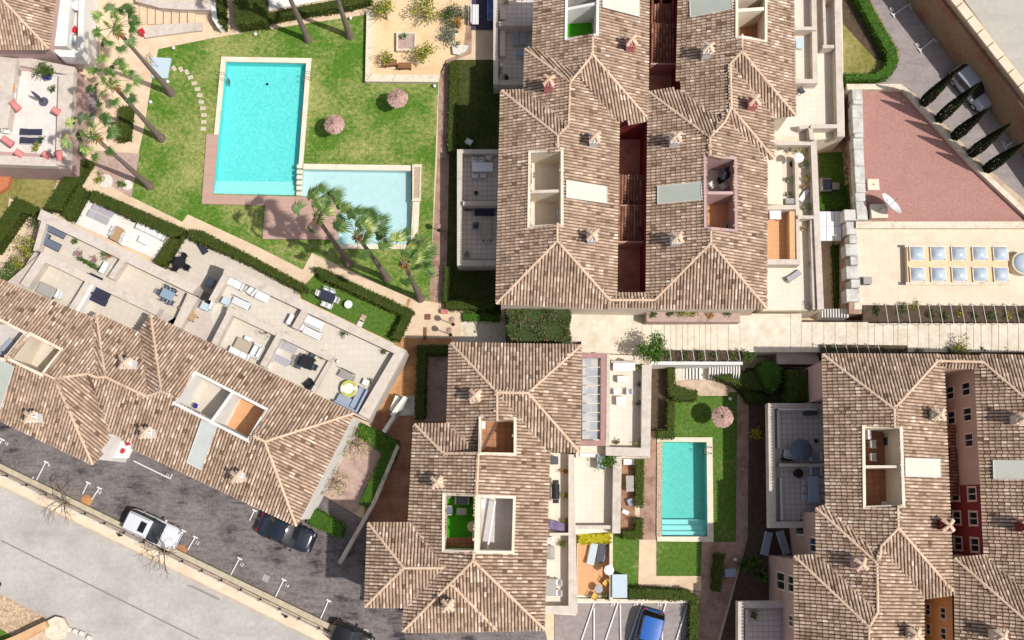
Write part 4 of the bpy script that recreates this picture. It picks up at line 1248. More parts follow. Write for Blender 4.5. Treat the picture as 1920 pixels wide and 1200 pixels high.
# ============ north-west building ============
E = 5.6
nw = Building('corner_apartment_house', 'pinkish apartment house with white balcony and pink pillared terrace, in the upper left corner', (60, 100), E)
nw.add_faces([
    [(-90, 93, 0), (93, 93, 0), (-6, -12, 1.7), (-90, -12, 1.7)],
    [(93, 93, 0), (112, -60, 0), (0, -60, 1.7), (-6, -12, 1.7)],
])
nw.roof()
nw.walls([(-90, 93), (93, 93), (112, -60), (-90, -60)], mauve)
b1 = nw.block('balcony', [(98, -40), (152, -40), (150, 96), (92, 96)], 3.3, white_st)
nw.blocks('parapet', [([(108, -40), (135, -40), (125, 86), (97, 86)], 4.3, 3.28), ([(148, -40), (160, -40), (156, 90), (146, 94)], 4.2, 3.28), ([(96, 92), (158, 96), (155, 108), (112, 106)], 4.2, 3.0)], white_st, b1)
n2 = nw.block('pink_terrace', [(-60, 102), (140, 130), (128, 316), (-60, 310)], 3.0, mauve)
nw.blocks('terrace_floor', [([(22, 132), (118, 138), (106, 290), (4, 284), (-60, 284), (-60, 132)], 3.006, 3.0)], T_pinkish, n2)
nw.blocks('parapet', [([(0, 106), (32, 110), (14, 240), (6, 240), (-20, 240)], 3.8, 2.98), ([(110, 140), (138, 140), (128, 312), (104, 308)], 3.6, 2.98), ([(-60, 288), (106, 296), (106, 312), (-60, 306)], 3.7, 2.98), ([(14, 100), (140, 126), (138, 142), (14, 118)], 3.4, 2.98)], greyband, n2)
for (x0, y0), (x1, y1) in (((20, 190), (36, 206)), ((4, 258), (24, 272)), ((98, 204), (112, 212)), ((28, 283), (42, 292)), ((80, 286), (94, 295)), ((110, 282), (112, 300)), ((120, 252), (128, 262))):
    mb = MB(); mb.tube(P(x0, y0, 3.9), P(x1, y1, 3.6), .22, .26, n=12)
    w = P((x0 + x1) / 2, (y0 + y1) / 2, 3.4); mb.box((w.x, w.y, 3.3), (.3, .3, .62))
    nw.part('pink_pillar', mb, pink_st, n2)
nw.blocks('garden_wall', [([(-20, 318), (24, 316), (14, 350), (-20, 372)], .5, 0)], terrac, n2)
# ------------------------------------------------------------- furniture, plants, vehicles (builders at the origin, +X forward)
def part(mb, name, mat, root, smooth=False, sharp=None):
    return mb.build(name, mat, root, smooth=smooth, sharp=sharp)
def sun_lounger(cush, frame, up):
    r = empty('sun_lounger')
    f = MB()
    for y in (-.30, .30): f.box((0, y, .27), (1.9, .05, .06))
    for x in (-.93, -.2, .5, .93): f.box((x, 0, .27), (.05, .60, .05))
    part(f, 'frame', frame, r)
    for x in (-.8, .8):
        for y in (-.29, .29):
            l = MB(); l.box((x, y, .12), (.05, .05, .24)); part(l, 'leg', frame, r)
    m = MB(); m.rbox((.33, 0, .34), (1.24, .58, .09)); part(m, 'seat_cushion', cush, r)
    m = MB()
    a = radians(up)
    c = Vector((-.29, 0, .31)) + Vector((-cos(a) * .34, 0, sin(a) * .34 + .03))
    m.box(c, (.68, .58, .08), tilt=('Y', a)); part(m, 'backrest', cush, r)
    return r
def armchair(cush, frame):
    r = empty('armchair')
    m = MB(); m.rbox((0, 0, .30), (.62, .56, .22)); part(m, 'seat', cush, r)
    m = MB(); m.rbox((-.33, 0, .42), (.16, .74, .56)); part(m, 'backrest', cush, r)
    for y in (-.34, .34):
        m = MB(); m.rbox((0, y, .34), (.62, .12, .36)); part(m, 'armrest', frame, r)
    for x in (-.28, .28):
        for y in (-.3, .3):
            m = MB(); m.box((x, y, .08), (.06, .06, .18)); part(m, 'leg', frame, r)
    return r
def patio_chair(cush, frame):
    r = empty('patio_chair')
    m = MB(); m.rbox((0, 0, .44), (.44, .44, .05)); part(m, 'seat', cush, r)
    m = MB()
    for k in range(5): m.box((-.23, -.18 + .09 * k, .68), (.03, .055, .44), tilt=('Y', -.15))
    m.box((-.26, 0, .90), (.04, .44, .05)); part(m, 'backrest', cush, r)
    for x in (-.19, .19):
        for y in (-.19, .19):
            m = MB(); m.tube((x, y, 0), (x, y, .43), .018, n=6); part(m, 'leg', frame, r)
    for y in (-.23, .23):
        m = MB(); m.box((0, y, .62), (.42, .04, .03)); part(m, 'armrest', frame, r)
    return r
def patio_table(L, W, top, leg, h):
    r = empty('patio_table')
    m = MB(); m.rbox((0, 0, h - .02), (L, W, .045), b=.015); part(m, 'tabletop', top, r)
    m = MB()
    for y in (-1, 1): m.box((0, y * (W / 2 - .07), h - .08), (L - .16, .03, .07))
    for x in (-1, 1): m.box((x * (L / 2 - .07), 0, h - .08), (.03, W - .16, .07))
    part(m, 'apron', leg, r)
    for x in (-1, 1):
        for y in (-1, 1):
            m = MB(); m.box((x * (L / 2 - .08), y * (W / 2 - .08), (h - .045) / 2), (.06, .06, h - .045)); part(m, 'leg', leg, r)
    return r
def round_table(R, top, leg, h):
    r = empty('round_table')
    m = MB(); m.lathe((0, 0, 0), [(0, h - .04), (R - .01, h - .04), (R, h - .02), (R - .02, h), (.02, h)], 24); part(m, 'tabletop', top, r)
    m = MB(); m.tube((0, 0, .03), (0, 0, h - .04), .035); part(m, 'pedestal', leg, r)
    m = MB(); m.lathe((0, 0, 0), [(R * .6, 0), (R * .6, .03), (.05, .05)], 16); part(m, 'foot', leg, r)
    return r
def sofa(L, cush, frame, seats):
    r = empty('sofa')
    m = MB(); m.box((0, 0, .15), (.74, L, .18)); part(m, 'base', frame, r)
    w = (L - .24) / seats
    for k in range(seats):
        m = MB(); m.rbox((.04, -L / 2 + .12 + w * (k + .5), .33), (.62, w - .02, .18)); part(m, 'seat_cushion', cush, r)
        m = MB(); m.rbox((-.26, -L / 2 + .12 + w * (k + .5), .52), (.18, w - .03, .36)); part(m, 'back_cushion', cush, r)
    m = MB(); m.box((-.38, 0, .42), (.07, L, .62)); part(m, 'backrest', frame, r)
    for y in (-1, 1):
        m = MB(); m.rbox((0, y * (L / 2 - .06), .34), (.76, .12, .46)); part(m, 'armrest', frame, r)
    return r
def corner_sofa(L1, L2, cush, frame):
    """one arm along +X (length L1), one along +Y (length L2)"""
    r = empty('corner_sofa')
    m = MB(); m.box((L1 / 2, .36, .15), (L1, .72, .2)); m.box((.36, .72 + (L2 - .72) / 2, .15), (.72, L2 - .72, .2)); part(m, 'base', frame, r)
    m = MB(); m.rbox((L1 / 2 + .08, .42, .33), (L1 - .2, .58, .17)); part(m, 'seat_cushion', cush, r)
    m = MB(); m.rbox((.42, .74 + (L2 - .74) / 2, .33), (.58, L2 - .78, .17)); part(m, 'seat_cushion', cush, r)
    m = MB(); m.rbox((L1 / 2, .08, .48), (L1, .15, .5)); part(m, 'backrest', cush, r)
    m = MB(); m.rbox((.08, .16 + (L2 - .16) / 2, .48), (.15, L2 - .17, .5)); part(m, 'backrest', cush, r)
    return r
def ottoman(L, W, h, mat, frame):
    r = empty('ottoman')
    m = MB(); m.box((0, 0, h * .35), (L - .04, W - .04, h * .7)); part(m, 'base', frame, r)
    m = MB(); m.rbox((0, 0, h * .85), (L, W, h * .3), b=.05); part(m, 'cushion', mat, r)
    return r
def storage_box(L, W, h, mat, lid):
    r = empty('storage_box')
    m = MB(); m.box((0, 0, h * .44), (L - .05, W - .05, h * .88)); part(m, 'body', mat, r)
    m = MB(); m.rbox((0, 0, h * .94), (L, W, h * .12), b=.02); part(m, 'lid', lid, r)
    m = MB(); m.box((L / 2 - .01, 0, h * .8), (.03, W * .3, .04)); part(m, 'handle', lid, r)
    return r
def air_conditioner(L, W, h, mat):
    r = empty('air_conditioner')
    m = MB(); m.rbox((0, 0, h / 2 + .06), (L, W, h), b=.03); part(m, 'case', mat, r)
    m = MB()
    for k in range(5):
        rr = .06 + .05 * k
        pts = [Vector((-.1 + 0 * rr + cos(2 * pi * t / 14) * rr * min(1, h), W / 2 + .012, h / 2 + .06 + sin(2 * pi * t / 14) * rr * min(1, h))) for t in range(15)]
        m.path(pts, .008, 5)
    part(m, 'fan_grille', darkmetal, r)
    for x in (-1, 1):
        m = MB(); m.box((x * L * .35, 0, .03), (.06, W * .9, .06)); part(m, 'foot', darkmetal, r)
    m = MB()
    for k in range(7): m.box((-L * .3 + k * L * .1, 0, h + .063), (.02, W * .7, .006))
    part(m, 'vent', greytop, r)
    return r
def barbecue(L, mat):
    r = empty('barbecue')
    m = MB(); m.rbox((0, 0, .72), (L, .52, .2)); part(m, 'firebox', mat, r)
    m = MB()
    rows = []
    for k in range(7):
        a = pi * k / 6
        rows.append([Vector((x, -cos(a) * .26, .82 + sin(a) * .22)) for x in (-L / 2, L / 2)])
    m.grid(rows); m.face([q[0] for q in rows]); m.face([q[1] for q in reversed(rows)]); part(m, 'lid', mat, r)
    m = MB(); m.tube((-L * .3, .3, .92), (L * .3, .3, .92), .02); part(m, 'handle', steel, r)
    for x in (-1, 1):
        m = MB(); m.box((x * (L / 2 + .14), 0, .8), (.26, .42, .03)); part(m, 'side_shelf', darkmetal, r)
        for y in (-.2, .2):
            l = MB(); l.tube((x * L * .42, y, 0), (x * L * .42, y, .64), .022, n=6); part(l, 'leg', darkmetal, r)
    return r
def closed_parasol(mat, h):
    r = empty('closed_parasol')
    m = MB(); m.lathe((0, 0, 0), [(.34, 0), (.34, .06), (.1, .1), (.04, .12)], 20); part(m, 'base', mat, r)
    m = MB(); m.tube((0, 0, .1), (0, 0, h), .022); part(m, 'pole', darkmetal, r)
    m = MB(); m.lathe((0, 0, 0), [(.10, h * .36), (.13, h * .5), (.10, h * .8), (.04, h), (.01, h + .05)], 10); part(m, 'folded_canopy', mat, r)
    return r
def open_parasol(R, mat, h):
    r = empty('parasol')
    m = MB(); m.lathe((0, 0, 0), [(.26, 0), (.26, .06), (.05, .09)], 16); part(m, 'base', darkmetal, r)
    m = MB(); m.tube((0, 0, .08), (0, 0, h + .02), .02); part(m, 'pole', steel, r)
    m = MB()
    n = 8
    rows = []
    for rr, z in ((R, h - R * .28), (R * .66, h - R * .15), (R * .3, h - R * .05), (.03, h)):
        rows.append([Vector((cos(2 * pi * k / n) * rr, sin(2 * pi * k / n) * rr, z)) for k in range(n)])
    m.grid(rows, close=True); m.face(rows[-1])
    part(m, 'canopy', mat, r)
    m = MB()
    for k in range(n): m.tube((cos(2 * pi * k / n) * R * .97, sin(2 * pi * k / n) * R * .97, h - R * .29), (0, 0, h - .04), .01, n=4)
    part(m, 'ribs', steel, r)
    return r
def thatch_parasol(R):
    r = empty('thatched_parasol')
    h = 1.95
    m = MB(); m.tube((0, 0, 0), (0, 0, h + .5), .055); part(m, 'pole', twig_m, r)
    m = MB()
    n = 40
    for ring in range(5):
        r1, r0 = R * (1 - ring * .19), R * (1 - ring * .19 - .26)
        z1 = h + .42 * (1 - r1 / R); z0 = h + .42 * (1 - max(0, r0) / R)
        for k in range(n):
            a, b = 2 * pi * k / n, 2 * pi * (k + 1) / n
            j = RN.uniform(-.05, .02) if ring == 0 else RN.uniform(-.03, .01)
            dz = .012 * ring + RN.uniform(0, .012)
            m.face((Vector((cos(a) * (r1 + j), sin(a) * (r1 + j), z1 + dz)), Vector((cos(b) * (r1 + j), sin(b) * (r1 + j), z1 + dz)),
                    Vector((cos(b) * max(.01, r0), sin(b) * max(.01, r0), z0 + dz)), Vector((cos(a) * max(.01, r0), sin(a) * max(.01, r0), z0 + dz))), r=RN.random())
    part(m, 'thatch_canopy', straw_m, r)
    m = MB(); m.lathe((0, 0, 0), [(.12, h + .40), (.10, h + .52), (.03, h + .62)], 10); part(m, 'thatch_cap', straw_m, r)
    m = MB()
    for k in range(8): m.tube((cos(2 * pi * k / 8) * R * .9, sin(2 * pi * k / 8) * R * .9, h + .01), (0, 0, h + .32), .02, n=5)
    part(m, 'rafters', twig_m, r)
    return r
def globe_lamp(h):
    r = empty('garden_lamp')
    m = MB(); m.lathe((0, 0, 0), [(.13, 0), (.13, .05), (.05, .12)], 12); part(m, 'base', darkmetal, r)
    m = MB(); m.tube((0, 0, .1), (0, 0, h - .1), .035); part(m, 'post', darkmetal, r)
    m = MB(); m.lathe((0, 0, h), [(.08, -.14), (.17, -.06), (.19, .02), (.15, .12), (.05, .18)], 14); part(m, 'globe', lampglass, r, smooth=True)
    m = MB(); m.lathe((0, 0, h), [(.20, .14), (.22, .17), (.05, .24)], 14); part(m, 'cap', MAT('lamp_cap', A(176, 140, 128), rough=.6), r)
    return r
def ball_light(R):
    r = empty('garden_light')
    m = MB(); m.tube((0, 0, 0), (0, 0, .12), .05); part(m, 'base', darkmetal, r)
    m = MB(); m.lathe((0, 0, R + .08), [(R * sin(pi * k / 8) + .002, -R * cos(pi * k / 8)) for k in range(9)], 14); part(m, 'globe', lampglass, r, smooth=True)
    return r
def pool_ladder():
    r = empty('pool_ladder')
    for y in (-.22, .22):
        m = MB(); m.path([(-.5, y, 0), (-.48, y, .55), (-.3, y, .75), (-.05, y, .62), (.06, y, .2), (.08, y, -.9)], .022, 8); part(m, 'handrail', steel, r, smooth=True)
    for z in (-.2, -.45, -.7):
        m = MB(); m.box((.08, 0, z), (.08, .44, .03)); part(m, 'tread', steel, r)
    return r
def bench(L, mat):
    r = empty('bench')
    m = MB()
    for k in range(4): m.box((-.18 + .12 * k, 0, .44), (.10, L, .035))
    part(m, 'seat', mat, r)
    m = MB()
    for k in range(3): m.box((-.30 - .02 * k, 0, .56 + .12 * k), (.03, L, .09), tilt=('Y', -.15))
    part(m, 'backrest', mat, r)
    for y in (-1, 1):
        m = MB(); m.box((-.02, y * L * .42, .21), (.42, .06, .42)); part(m, 'leg', darkmetal, r)
    return r
def crown_leaves(mb, c, rx, ry, rz, n, size, up=.5, clumps=7):
    cs = []
    for k in range(clumps):
        while True:
            q = Vector((RN.uniform(-1, 1), RN.uniform(-1, 1), RN.uniform(-.6, 1)))
            if q.length < .85: break
        cs.append(q)
    for i in range(n):
        q = cs[i % clumps] + Vector((RN.gauss(0, .26), RN.gauss(0, .26), RN.gauss(0, .24)))
        mb.leaf((c[0] + q.x * rx, c[1] + q.y * ry, c[2] + q.z * rz), size * RN.uniform(.6, 1.3), up)
def potted_plant(R, h, leaf, pot, n, size):
    r = empty('potted_plant')
    pr = max(.14, R * .42)
    m = MB(); m.lathe((0, 0, 0), [(pr * .7, 0), (pr, pr * 1.3), (pr * 1.08, pr * 1.3), (pr * 1.08, pr * 1.45), (pr * .9, pr * 1.45), (pr * .86, pr * 1.3)], 14); part(m, 'pot', pot, r)
    m = MB()
    for k in range(4):
        a = k * 1.7
        m.tube((0, 0, pr * 1.2), (cos(a) * R * .4, sin(a) * R * .4, pr * 1.4 + h * .5), .018, .008, n=5)
    part(m, 'stems', twig_m, r)
    m = MB(); crown_leaves(m, (0, 0, pr * 1.4 + h * .5), R, R, h * .55, n, size); part(m, 'foliage', leaf, r)
    return r
def shrub(R, h, leaf, n, size, clumps=9):
    r = empty('shrub')
    m = MB()
    for k in range(5):
        a = k * 1.3
        m.tube((0, 0, 0), (cos(a) * R * .5, sin(a) * R * .5, h * .6), .03, .012, n=5)
    part(m, 'stems', twig_m, r)
    m = MB(); crown_leaves(m, (0, 0, h * .55), R, R, h * .5, n, size, clumps=clumps); part(m, 'foliage', leaf, r)
    return r
def small_tree(R, h, leaf, n, size, clumps=11):
    r = empty('small_tree')
    m = MB(); m.path([(0, 0, 0), (.03, .02, h * .3), (.0, .05, h * .55)], [.09, .07, .05], 8)
    for k in range(6):
        a = k * 1.05 + .3
        m.tube((0, .03, h * (.35 + .03 * k)), (cos(a) * R * .6, sin(a) * R * .6, h * (.62 + .04 * (k % 3))), .035, .012, n=5)
    part(m, 'trunk', twig_m, r)
    m = MB(); crown_leaves(m, (0, 0, h * .72), R, R, h * .32, n, size, clumps=clumps); part(m, 'crown', leaf, r)
    return r
def branch(mb, p, d, L, rad, depth):
    q = p + d * L
    mb.tube(p, q, rad, rad * .65, n=6 if depth > 1 else 4, cap=False)
    if depth == 0: return
    for k in range(3 if depth > 1 else 2):
        e = (d + Vector((RN.gauss(0, .62), RN.gauss(0, .62), RN.gauss(.05, .25)))).normalized()
        branch(mb, q - d * L * RN.uniform(0, .3), e, L * RN.uniform(.6, .85), rad * .6, depth - 1)
def bare_tree(h, leafn, seed):
    RN.seed(seed)
    r = empty('bare_tree')
    m = MB()
    m.path([(0, 0, 0), (.03, 0, h * .2), (0, .04, h * .38)], [.10, .08, .07], 8)
    for k in range(5):
        a = k * 1.26 + RN.uniform(-.3, .3)
        branch(m, Vector((0, .03, h * .36)), Vector((cos(a) * .8, sin(a) * .8, .75)).normalized(), h * .26, .045, 3)
    part(m, 'trunk', twig_m, r)
    if leafn:
        m = MB()
        for k in range(leafn):
            a = RN.uniform(0, 2 * pi); rr = h * .42 * RN.random() ** .5
            m.leaf((cos(a) * rr, sin(a) * rr, h * RN.uniform(.55, .9)), .16)
        part(m, 'leaves', citrus_m, r)
    return r
def palm(h, lean, seed, wind=0.0, n=24, RL=1.0):
    """fan palm: tapered ringed trunk, skirt of dry stalks, crown of split fans"""
    RN.seed(seed)
    r = empty('palm_tree')
    top = Vector((lean[0], lean[1], h))
    m = MB()
    pts = []; rad = []
    for k in range(13):
        t = k / 12
        pts.append(Vector((lean[0] * t ** 1.3, lean[1] * t ** 1.3, h * t)))
        rad.append(.24 - .11 * min(1, t * 1.6) + (.03 if t > .92 else 0) + .10 * max(0, .08 - t) / .08)
    m.path(pts, rad, 12); part(m, 'trunk', bark_m, r)
    m = MB()
    for k in range(60):
        a = RN.uniform(0, 2 * pi); z = RN.uniform(-1.0, -.05)
        c = top + Vector((cos(a) * .12, sin(a) * .12, z))
        e = Vector((cos(a), sin(a), 0)) * .26
        s = Vector((-sin(a), cos(a), 0)) * .035
        m.face((c - s, c + s, c + e + s * .4 + Vector((0, 0, -.2)), c + e - s * .4 + Vector((0, 0, -.2))), r=RN.random())
    part(m, 'dry_skirt', skirt_m, r)
    m = MB(); st = MB()
    for k in range(n):
        a = 2 * pi * (k * .618) + RN.uniform(-.2, .2)
        el = radians(75) - radians(105) * ((k + .5) / n) ** .85
        L = RN.uniform(1.05, 1.6) * RL * (.5 if k < 4 else 1)
        d = Vector((cos(a) * cos(el), sin(a) * cos(el), sin(el)))
        d = (d + Vector((wind * .55, wind * .75, 0))).normalized()
        p0 = top + Vector((0, 0, .05)); p1 = p0 + d * L * .5; p2 = p0 + d * L + Vector((wind * .18, wind * .12, -.12 * L))
        st.path([p0, p1 + Vector((0, 0, .04)), p2], [.026, .02, .014], 5)
        dd = (p2 - p1).normalized()
        side = dd.cross(Vector((0, 0, 1)))
        if side.length < .1: side = Vector((1, 0, 0))
        side.normalize()
        nn = side.cross(dd).normalized()
        roll = RN.uniform(-.7, .7)
        side = side * cos(roll) + nn * sin(roll)
        nn = side.cross(dd).normalized()
        ns = 17
        base = RN.uniform(.25, .8) + (.15 if k < 5 else 0) - (.25 if k > n - 5 else 0)
        FL = RN.uniform(.56, .74) * RL
        for j in range(ns):
            t = (j + .5) / ns * 2 - 1
            th = t * radians(118)
            f = dd * cos(th) + side * sin(th)
            ln = FL * (1 - .30 * abs(t)) * RN.uniform(.88, 1.08)
            w = side * cos(th) - dd * sin(th)
            wd = ln * .085
            mid = p2 + f * ln * .55 + nn * (.05 * (1 - abs(t)))
            droop = Vector((0, 0, -ln * RN.uniform(.12, .42)))
            tip = p2 + f * ln + droop + Vector((wind * .22, wind * .16, 0))
            c = min(1, max(0, base + RN.uniform(-.2, .2)))
            m.face((p2, mid - w * wd, mid + w * wd), r=c)
            m.face((mid - w * wd, tip - w * .008, tip + w * .008, mid + w * wd), r=min(1, c + .08))
    part(st, 'stalks', petiole_m, r)
    part(m, 'crown', palm_m, r)
    return r
def cypress(h, R, seed):
    RN.seed(seed)
    r = empty('cypress')
    m = MB(); m.tube((0, 0, 0), (0, 0, h * .9), .09, .02, n=7); part(m, 'trunk', twig_m, r)
    m = MB()
    for k in range(4200):
        t = RN.random()
        z = .15 + t * (h - .2)
        prof = R * (min(1, .75 + t * 1.5) if t < .2 else (1 - ((t - .2) / .8) ** 1.7) * .98 + .02)
        a = RN.uniform(0, 2 * pi)
        rr = prof * (RN.uniform(.72, 1.0)) * (1 + .05 * sin(a * 5 + z * 3))
        m.leaf((cos(a) * rr, sin(a) * rr, z), .13, up=.9)
    part(m, 'crown', cyp_m, r)
    return r
def agave(R, leaf, pot):
    r = empty('agave_plant')
    if pot:
        m = MB(); m.lathe((0, 0, 0), [(R * .4, 0), (R * .5, .3), (R * .42, .3), (R * .4, .24)], 14); part(m, 'pot', pot, r)
    z0 = .28 if pot else .05
    m = MB()
    for k in range(22):
        a = k * 2.4; el = radians(75 - 62 * k / 22)
        L = R * RN.uniform(.85, 1.1)
        d = Vector((cos(a) * cos(el), sin(a) * cos(el), sin(el)))
        s = Vector((-sin(a), cos(a), 0)) * L * .11
        p = Vector((0, 0, z0))
        q = p + d * L * .55 + Vector((0, 0, .02))
        t = p + d * L + Vector((0, 0, -.06 * L))
        c = RN.random()
        m.face((p - s * .5, p + s * .5, q + s, q - s), r=c); m.face((q - s, q + s, t), r=c)
    part(m, 'leaves', leaf, r)
    return r
def car(L, W, H, paint, kind, roof_mat=None):
    """kind: 'suv', 'hatch' or 'saloon'"""
    r = empty('car')
    hb = .98 if kind == 'suv' else .90
    hood0 = .92 if kind == 'suv' else .84
    h2 = L / 2
    st = []
    N = 22
    for i in range(N + 1):
        t = -1 + 2 * i / N
        x = t * h2
        e = max(0, (abs(t) - .72) / .28)
        hw = W / 2 * (1 - (.36 if t > 0 else .26) * e ** 2.2) * (1 - .02 * abs(t))
        if t > .30: zt = hood0 - .14 * ((t - .30) / .70) ** 2
        elif t < -.80 and kind == 'saloon': zt = .95 - .06 * ((-t - .80) / .2)
        else: zt = hb
        zt -= .22 * max(0, (abs(t) - .93) / .07)
        zb = .24 + .10 * e
        st.append((x, hw, zt, zb))
    m = MB()
    rows = []
    for x, hw, zt, zb in st:
        prof = [(-.82 * hw, zb), (-hw * .98, zb + .12), (-hw, (zt + zb) / 2), (-hw * .97, zt - .12), (-hw * .88, zt - .015), (-hw * .5, zt + .02), (0, zt + .03),
                (hw * .5, zt + .02), (hw * .88, zt - .015), (hw * .97, zt - .12), (hw, (zt + zb) / 2), (hw * .98, zb + .12), (.82 * hw, zb)]
        rows.append([Vector((x, y, z)) for y, z in prof])
    m.grid(rows); m.face(rows[0]); m.face(list(reversed(rows[-1])))
    body = part(m, 'body', paint, r, smooth=True, sharp=.9)
    # greenhouse
    if kind == 'suv': xa, xb, xc, xd = -.47 * L, -.42 * L, .03 * L, .22 * L
    elif kind == 'hatch': xa, xb, xc, xd = -.47 * L, -.38 * L, .01 * L, .22 * L
    else: xa, xb, xc, xd = -.36 * L, -.20 * L, .02 * L, .22 * L
    wb, wt = W / 2 * .92, W / 2 * .72
    zb0, zf0, zr = hb + .0, hood0 + .02, H
    def arc(x, w, z, n=9, crown=.035):
        return [Vector((x, w * (2 * k / (n - 1) - 1), z + crown * (1 - (2 * k / (n - 1) - 1) ** 2))) for k in range(n)]
    m = MB()
    rr = [arc(xb, wt * .97, zr - .03), arc(xb + (xc - xb) * .25, wt, zr), arc(xb + (xc - xb) * .6, wt, zr + .01), arc(xc, wt * .96, zr - .02)]
    # rounded roof edge dropping a little to the window line
    m.grid([[Vector((p.x, p.y, p.z)) for p in q] for q in rr])
    for sgn in (0, -1):
        e0 = [q[sgn] for q in rr]
        e1 = [p + Vector((0, .05 * (1 if sgn else -1), -.06)) for p in e0]
        m.grid([e0, e1])
    roof = part(m, 'roof', roof_mat or paint, r, smooth=True)
    m = MB(); m.grid([arc(xd, wb * .93, zf0, crown=.05), arc((xd + xc) / 2 + .03, wb * .88, (zf0 + zr) / 2 + .05, crown=.05), arc(xc, wt * .96, zr - .02)]); part(m, 'windscreen', carglass, r, smooth=True)
    m = MB(); m.grid([arc(xa, wb * .90, zb0), arc((xa + xb) / 2 - .02, wb * .86, (zb0 + zr) / 2), arc(xb, wt * .97, zr - .03)]); part(m, 'rear_window', carglass, r, smooth=True)
    for s in (-1, 1):
        m = MB()
        lo = [Vector((xa, s * wb * .90, zb0)), Vector((xb + .2, s * wb, hb - .02)), Vector((xc - .1, s * wb, hb - .02)), Vector((xd, s * wb * .93, zf0))]
        hi = [Vector((xb, s * (wt * .97 + .05), zr - .09)), Vector((xb + .3, s * (wt + .05), zr - .06)), Vector((xc - .25, s * (wt + .05), zr - .05)), Vector((xc, s * (wt * .96 + .05), zr - .08))]
        m.grid([lo, hi]); part(m, 'side_window', carglass, r)
        m = MB()
        for tx in (.0, -.21): m.tube((tx * L, s * (wb + .005), hb - .02), (tx * L - .02, s * (wt + .055), zr - .07), .028, n=5)
        part(m, 'door_pillar', rubber, r)
        m = MB(); m.rbox((xd - .12, s * (W / 2 + .09), hb + .06), (.12, .2, .14), b=.03); part(m, 'mirror', paint, r)
        m = MB(); m.box((h2 * .94, s * W * .32, hood0 - .17), (.10, W * .12, .10)); part(m, 'headlight', lamphead, r)
        m = MB(); m.box((-h2 * .965, s * W * .335, hb - .20), (.07, W * .12, .2)); part(m, 'taillight', lampred, r)
        for x in (-.30 * L, .31 * L):
            w = MB(); w.tube((x, s * (W / 2 - .22), .32), (x, s * (W / 2 - .01), .32), .32, n=20)
            wo = part(w, 'wheel', tyre_m, r)
            w = MB(); w.tube((x, s * (W / 2 - .01), .32), (x, s * (W / 2 + .005), .32), .20, n=14); part(w, 'rim', steel, wo)
        if kind == 'suv':
            m = MB(); m.path([(xb + .05, s * wt * .95, zr), (xb + .15, s * wt * .95, zr + .06), (xc - .2, s * wt * .95, zr + .06), (xc - .1, s * wt * .95, zr + .01)], .02, 6); part(m, 'roof_rail', steel, r)
    if kind == 'suv':
        m = MB(); m.box((xb + (xc - xb) * .70, 0, zr + .045), (.46, W * .42, .02)); part(m, 'sunroof', carglass, r)
    m = MB(); m.box((h2 * .985, 0, .45), (.06, W * .6, .2)); part(m, 'grille', rubber, r)
    m = MB(); m.box((-h2 * .985, 0, .55), (.05, .5, .11)); part(m, 'number_plate', offwhite, r)
    for x, z, w in ((h2 * .97, .34, W * .8), (-h2 * .97, .36, W * .8)):
        m = MB(); m.rbox((x, 0, z), (.16, w, .18), b=.04); part(m, 'bumper', rubber if kind == 'hatch' else paint, r)
    m = MB()
    for y in (-.25, .2): m.tube((xd + .06, y, zf0 + .045), (xd - .26, y + .34, zf0 + .24), .012, n=4)
    part(m, 'wipers', rubber, r)
    return r
def hedge(px, ztop, zbot, label, mat=None, group=None, name='hedge', cat='hedge', dens=120, size=.13, bumpy=0.0):
    """clipped hedge: dense core with leaves over its top and sides"""
    mat = mat or hedge_m
    pts = [(q.x, q.y) for q in PS(px, ztop)]
    p = ccw(pts)
    cx, cy = sum(q[0] for q in p) / len(p), sum(q[1] for q in p) / len(p)
    inn = offset_poly(p, -.07)
    mb = MB(); mb.cr = .3
    loops = [Vector((x, y, ztop - .07)) for x, y in inn]
    mb.prism(loops, zbot)
    x0, x1 = min(q[0] for q in p), max(q[0] for q in p); y0, y1 = min(q[1] for q in p), max(q[1] for q in p)
    A_ = abs(area2(p))
    n = int(A_ * dens)
    k = 0; tries = 0
    while k < n and tries < n * 12:
        tries += 1
        x, y = RN.uniform(x0, x1), RN.uniform(y0, y1)
        if inpoly(x, y, p):
            k += 1
            mb.leaf((x, y, ztop - .05 + RN.gauss(0, .05) + .05 * sin(x * 2.3) * sin(y * 2.9) + bumpy * (sin(x * 3.1 + y) * sin(y * 2.7 - x * .6) + RN.gauss(0, .35))), size * RN.uniform(.6, 1.3), up=1.2)
    for i in range(len(p)):
        a, b = p[i], p[(i + 1) % len(p)]
        L = hypot(b[0] - a[0], b[1] - a[1])
        for j in range(int(L * (ztop - zbot) * dens * .6)):
            t = RN.random(); z = RN.uniform(zbot, ztop)
            mb.leaf((a[0] + (b[0] - a[0]) * t + RN.gauss(0, .04), a[1] + (b[1] - a[1]) * t + RN.gauss(0, .04), z), size * RN.uniform(.6, 1.3), up=.3)
    o = mb.build(name, mat, off=(cx, cy, zbot))
    return tag(o, label, cat, group)
def put(builder, args, px, py, z, rz, label, cat, group=None, scale=None):
    if isinstance(rz, tuple): rz = ANG(*rz)
    else: rz = radians(rz)
    return place(builder, args, P(px, py, z), rz, label, cat, group, scale)
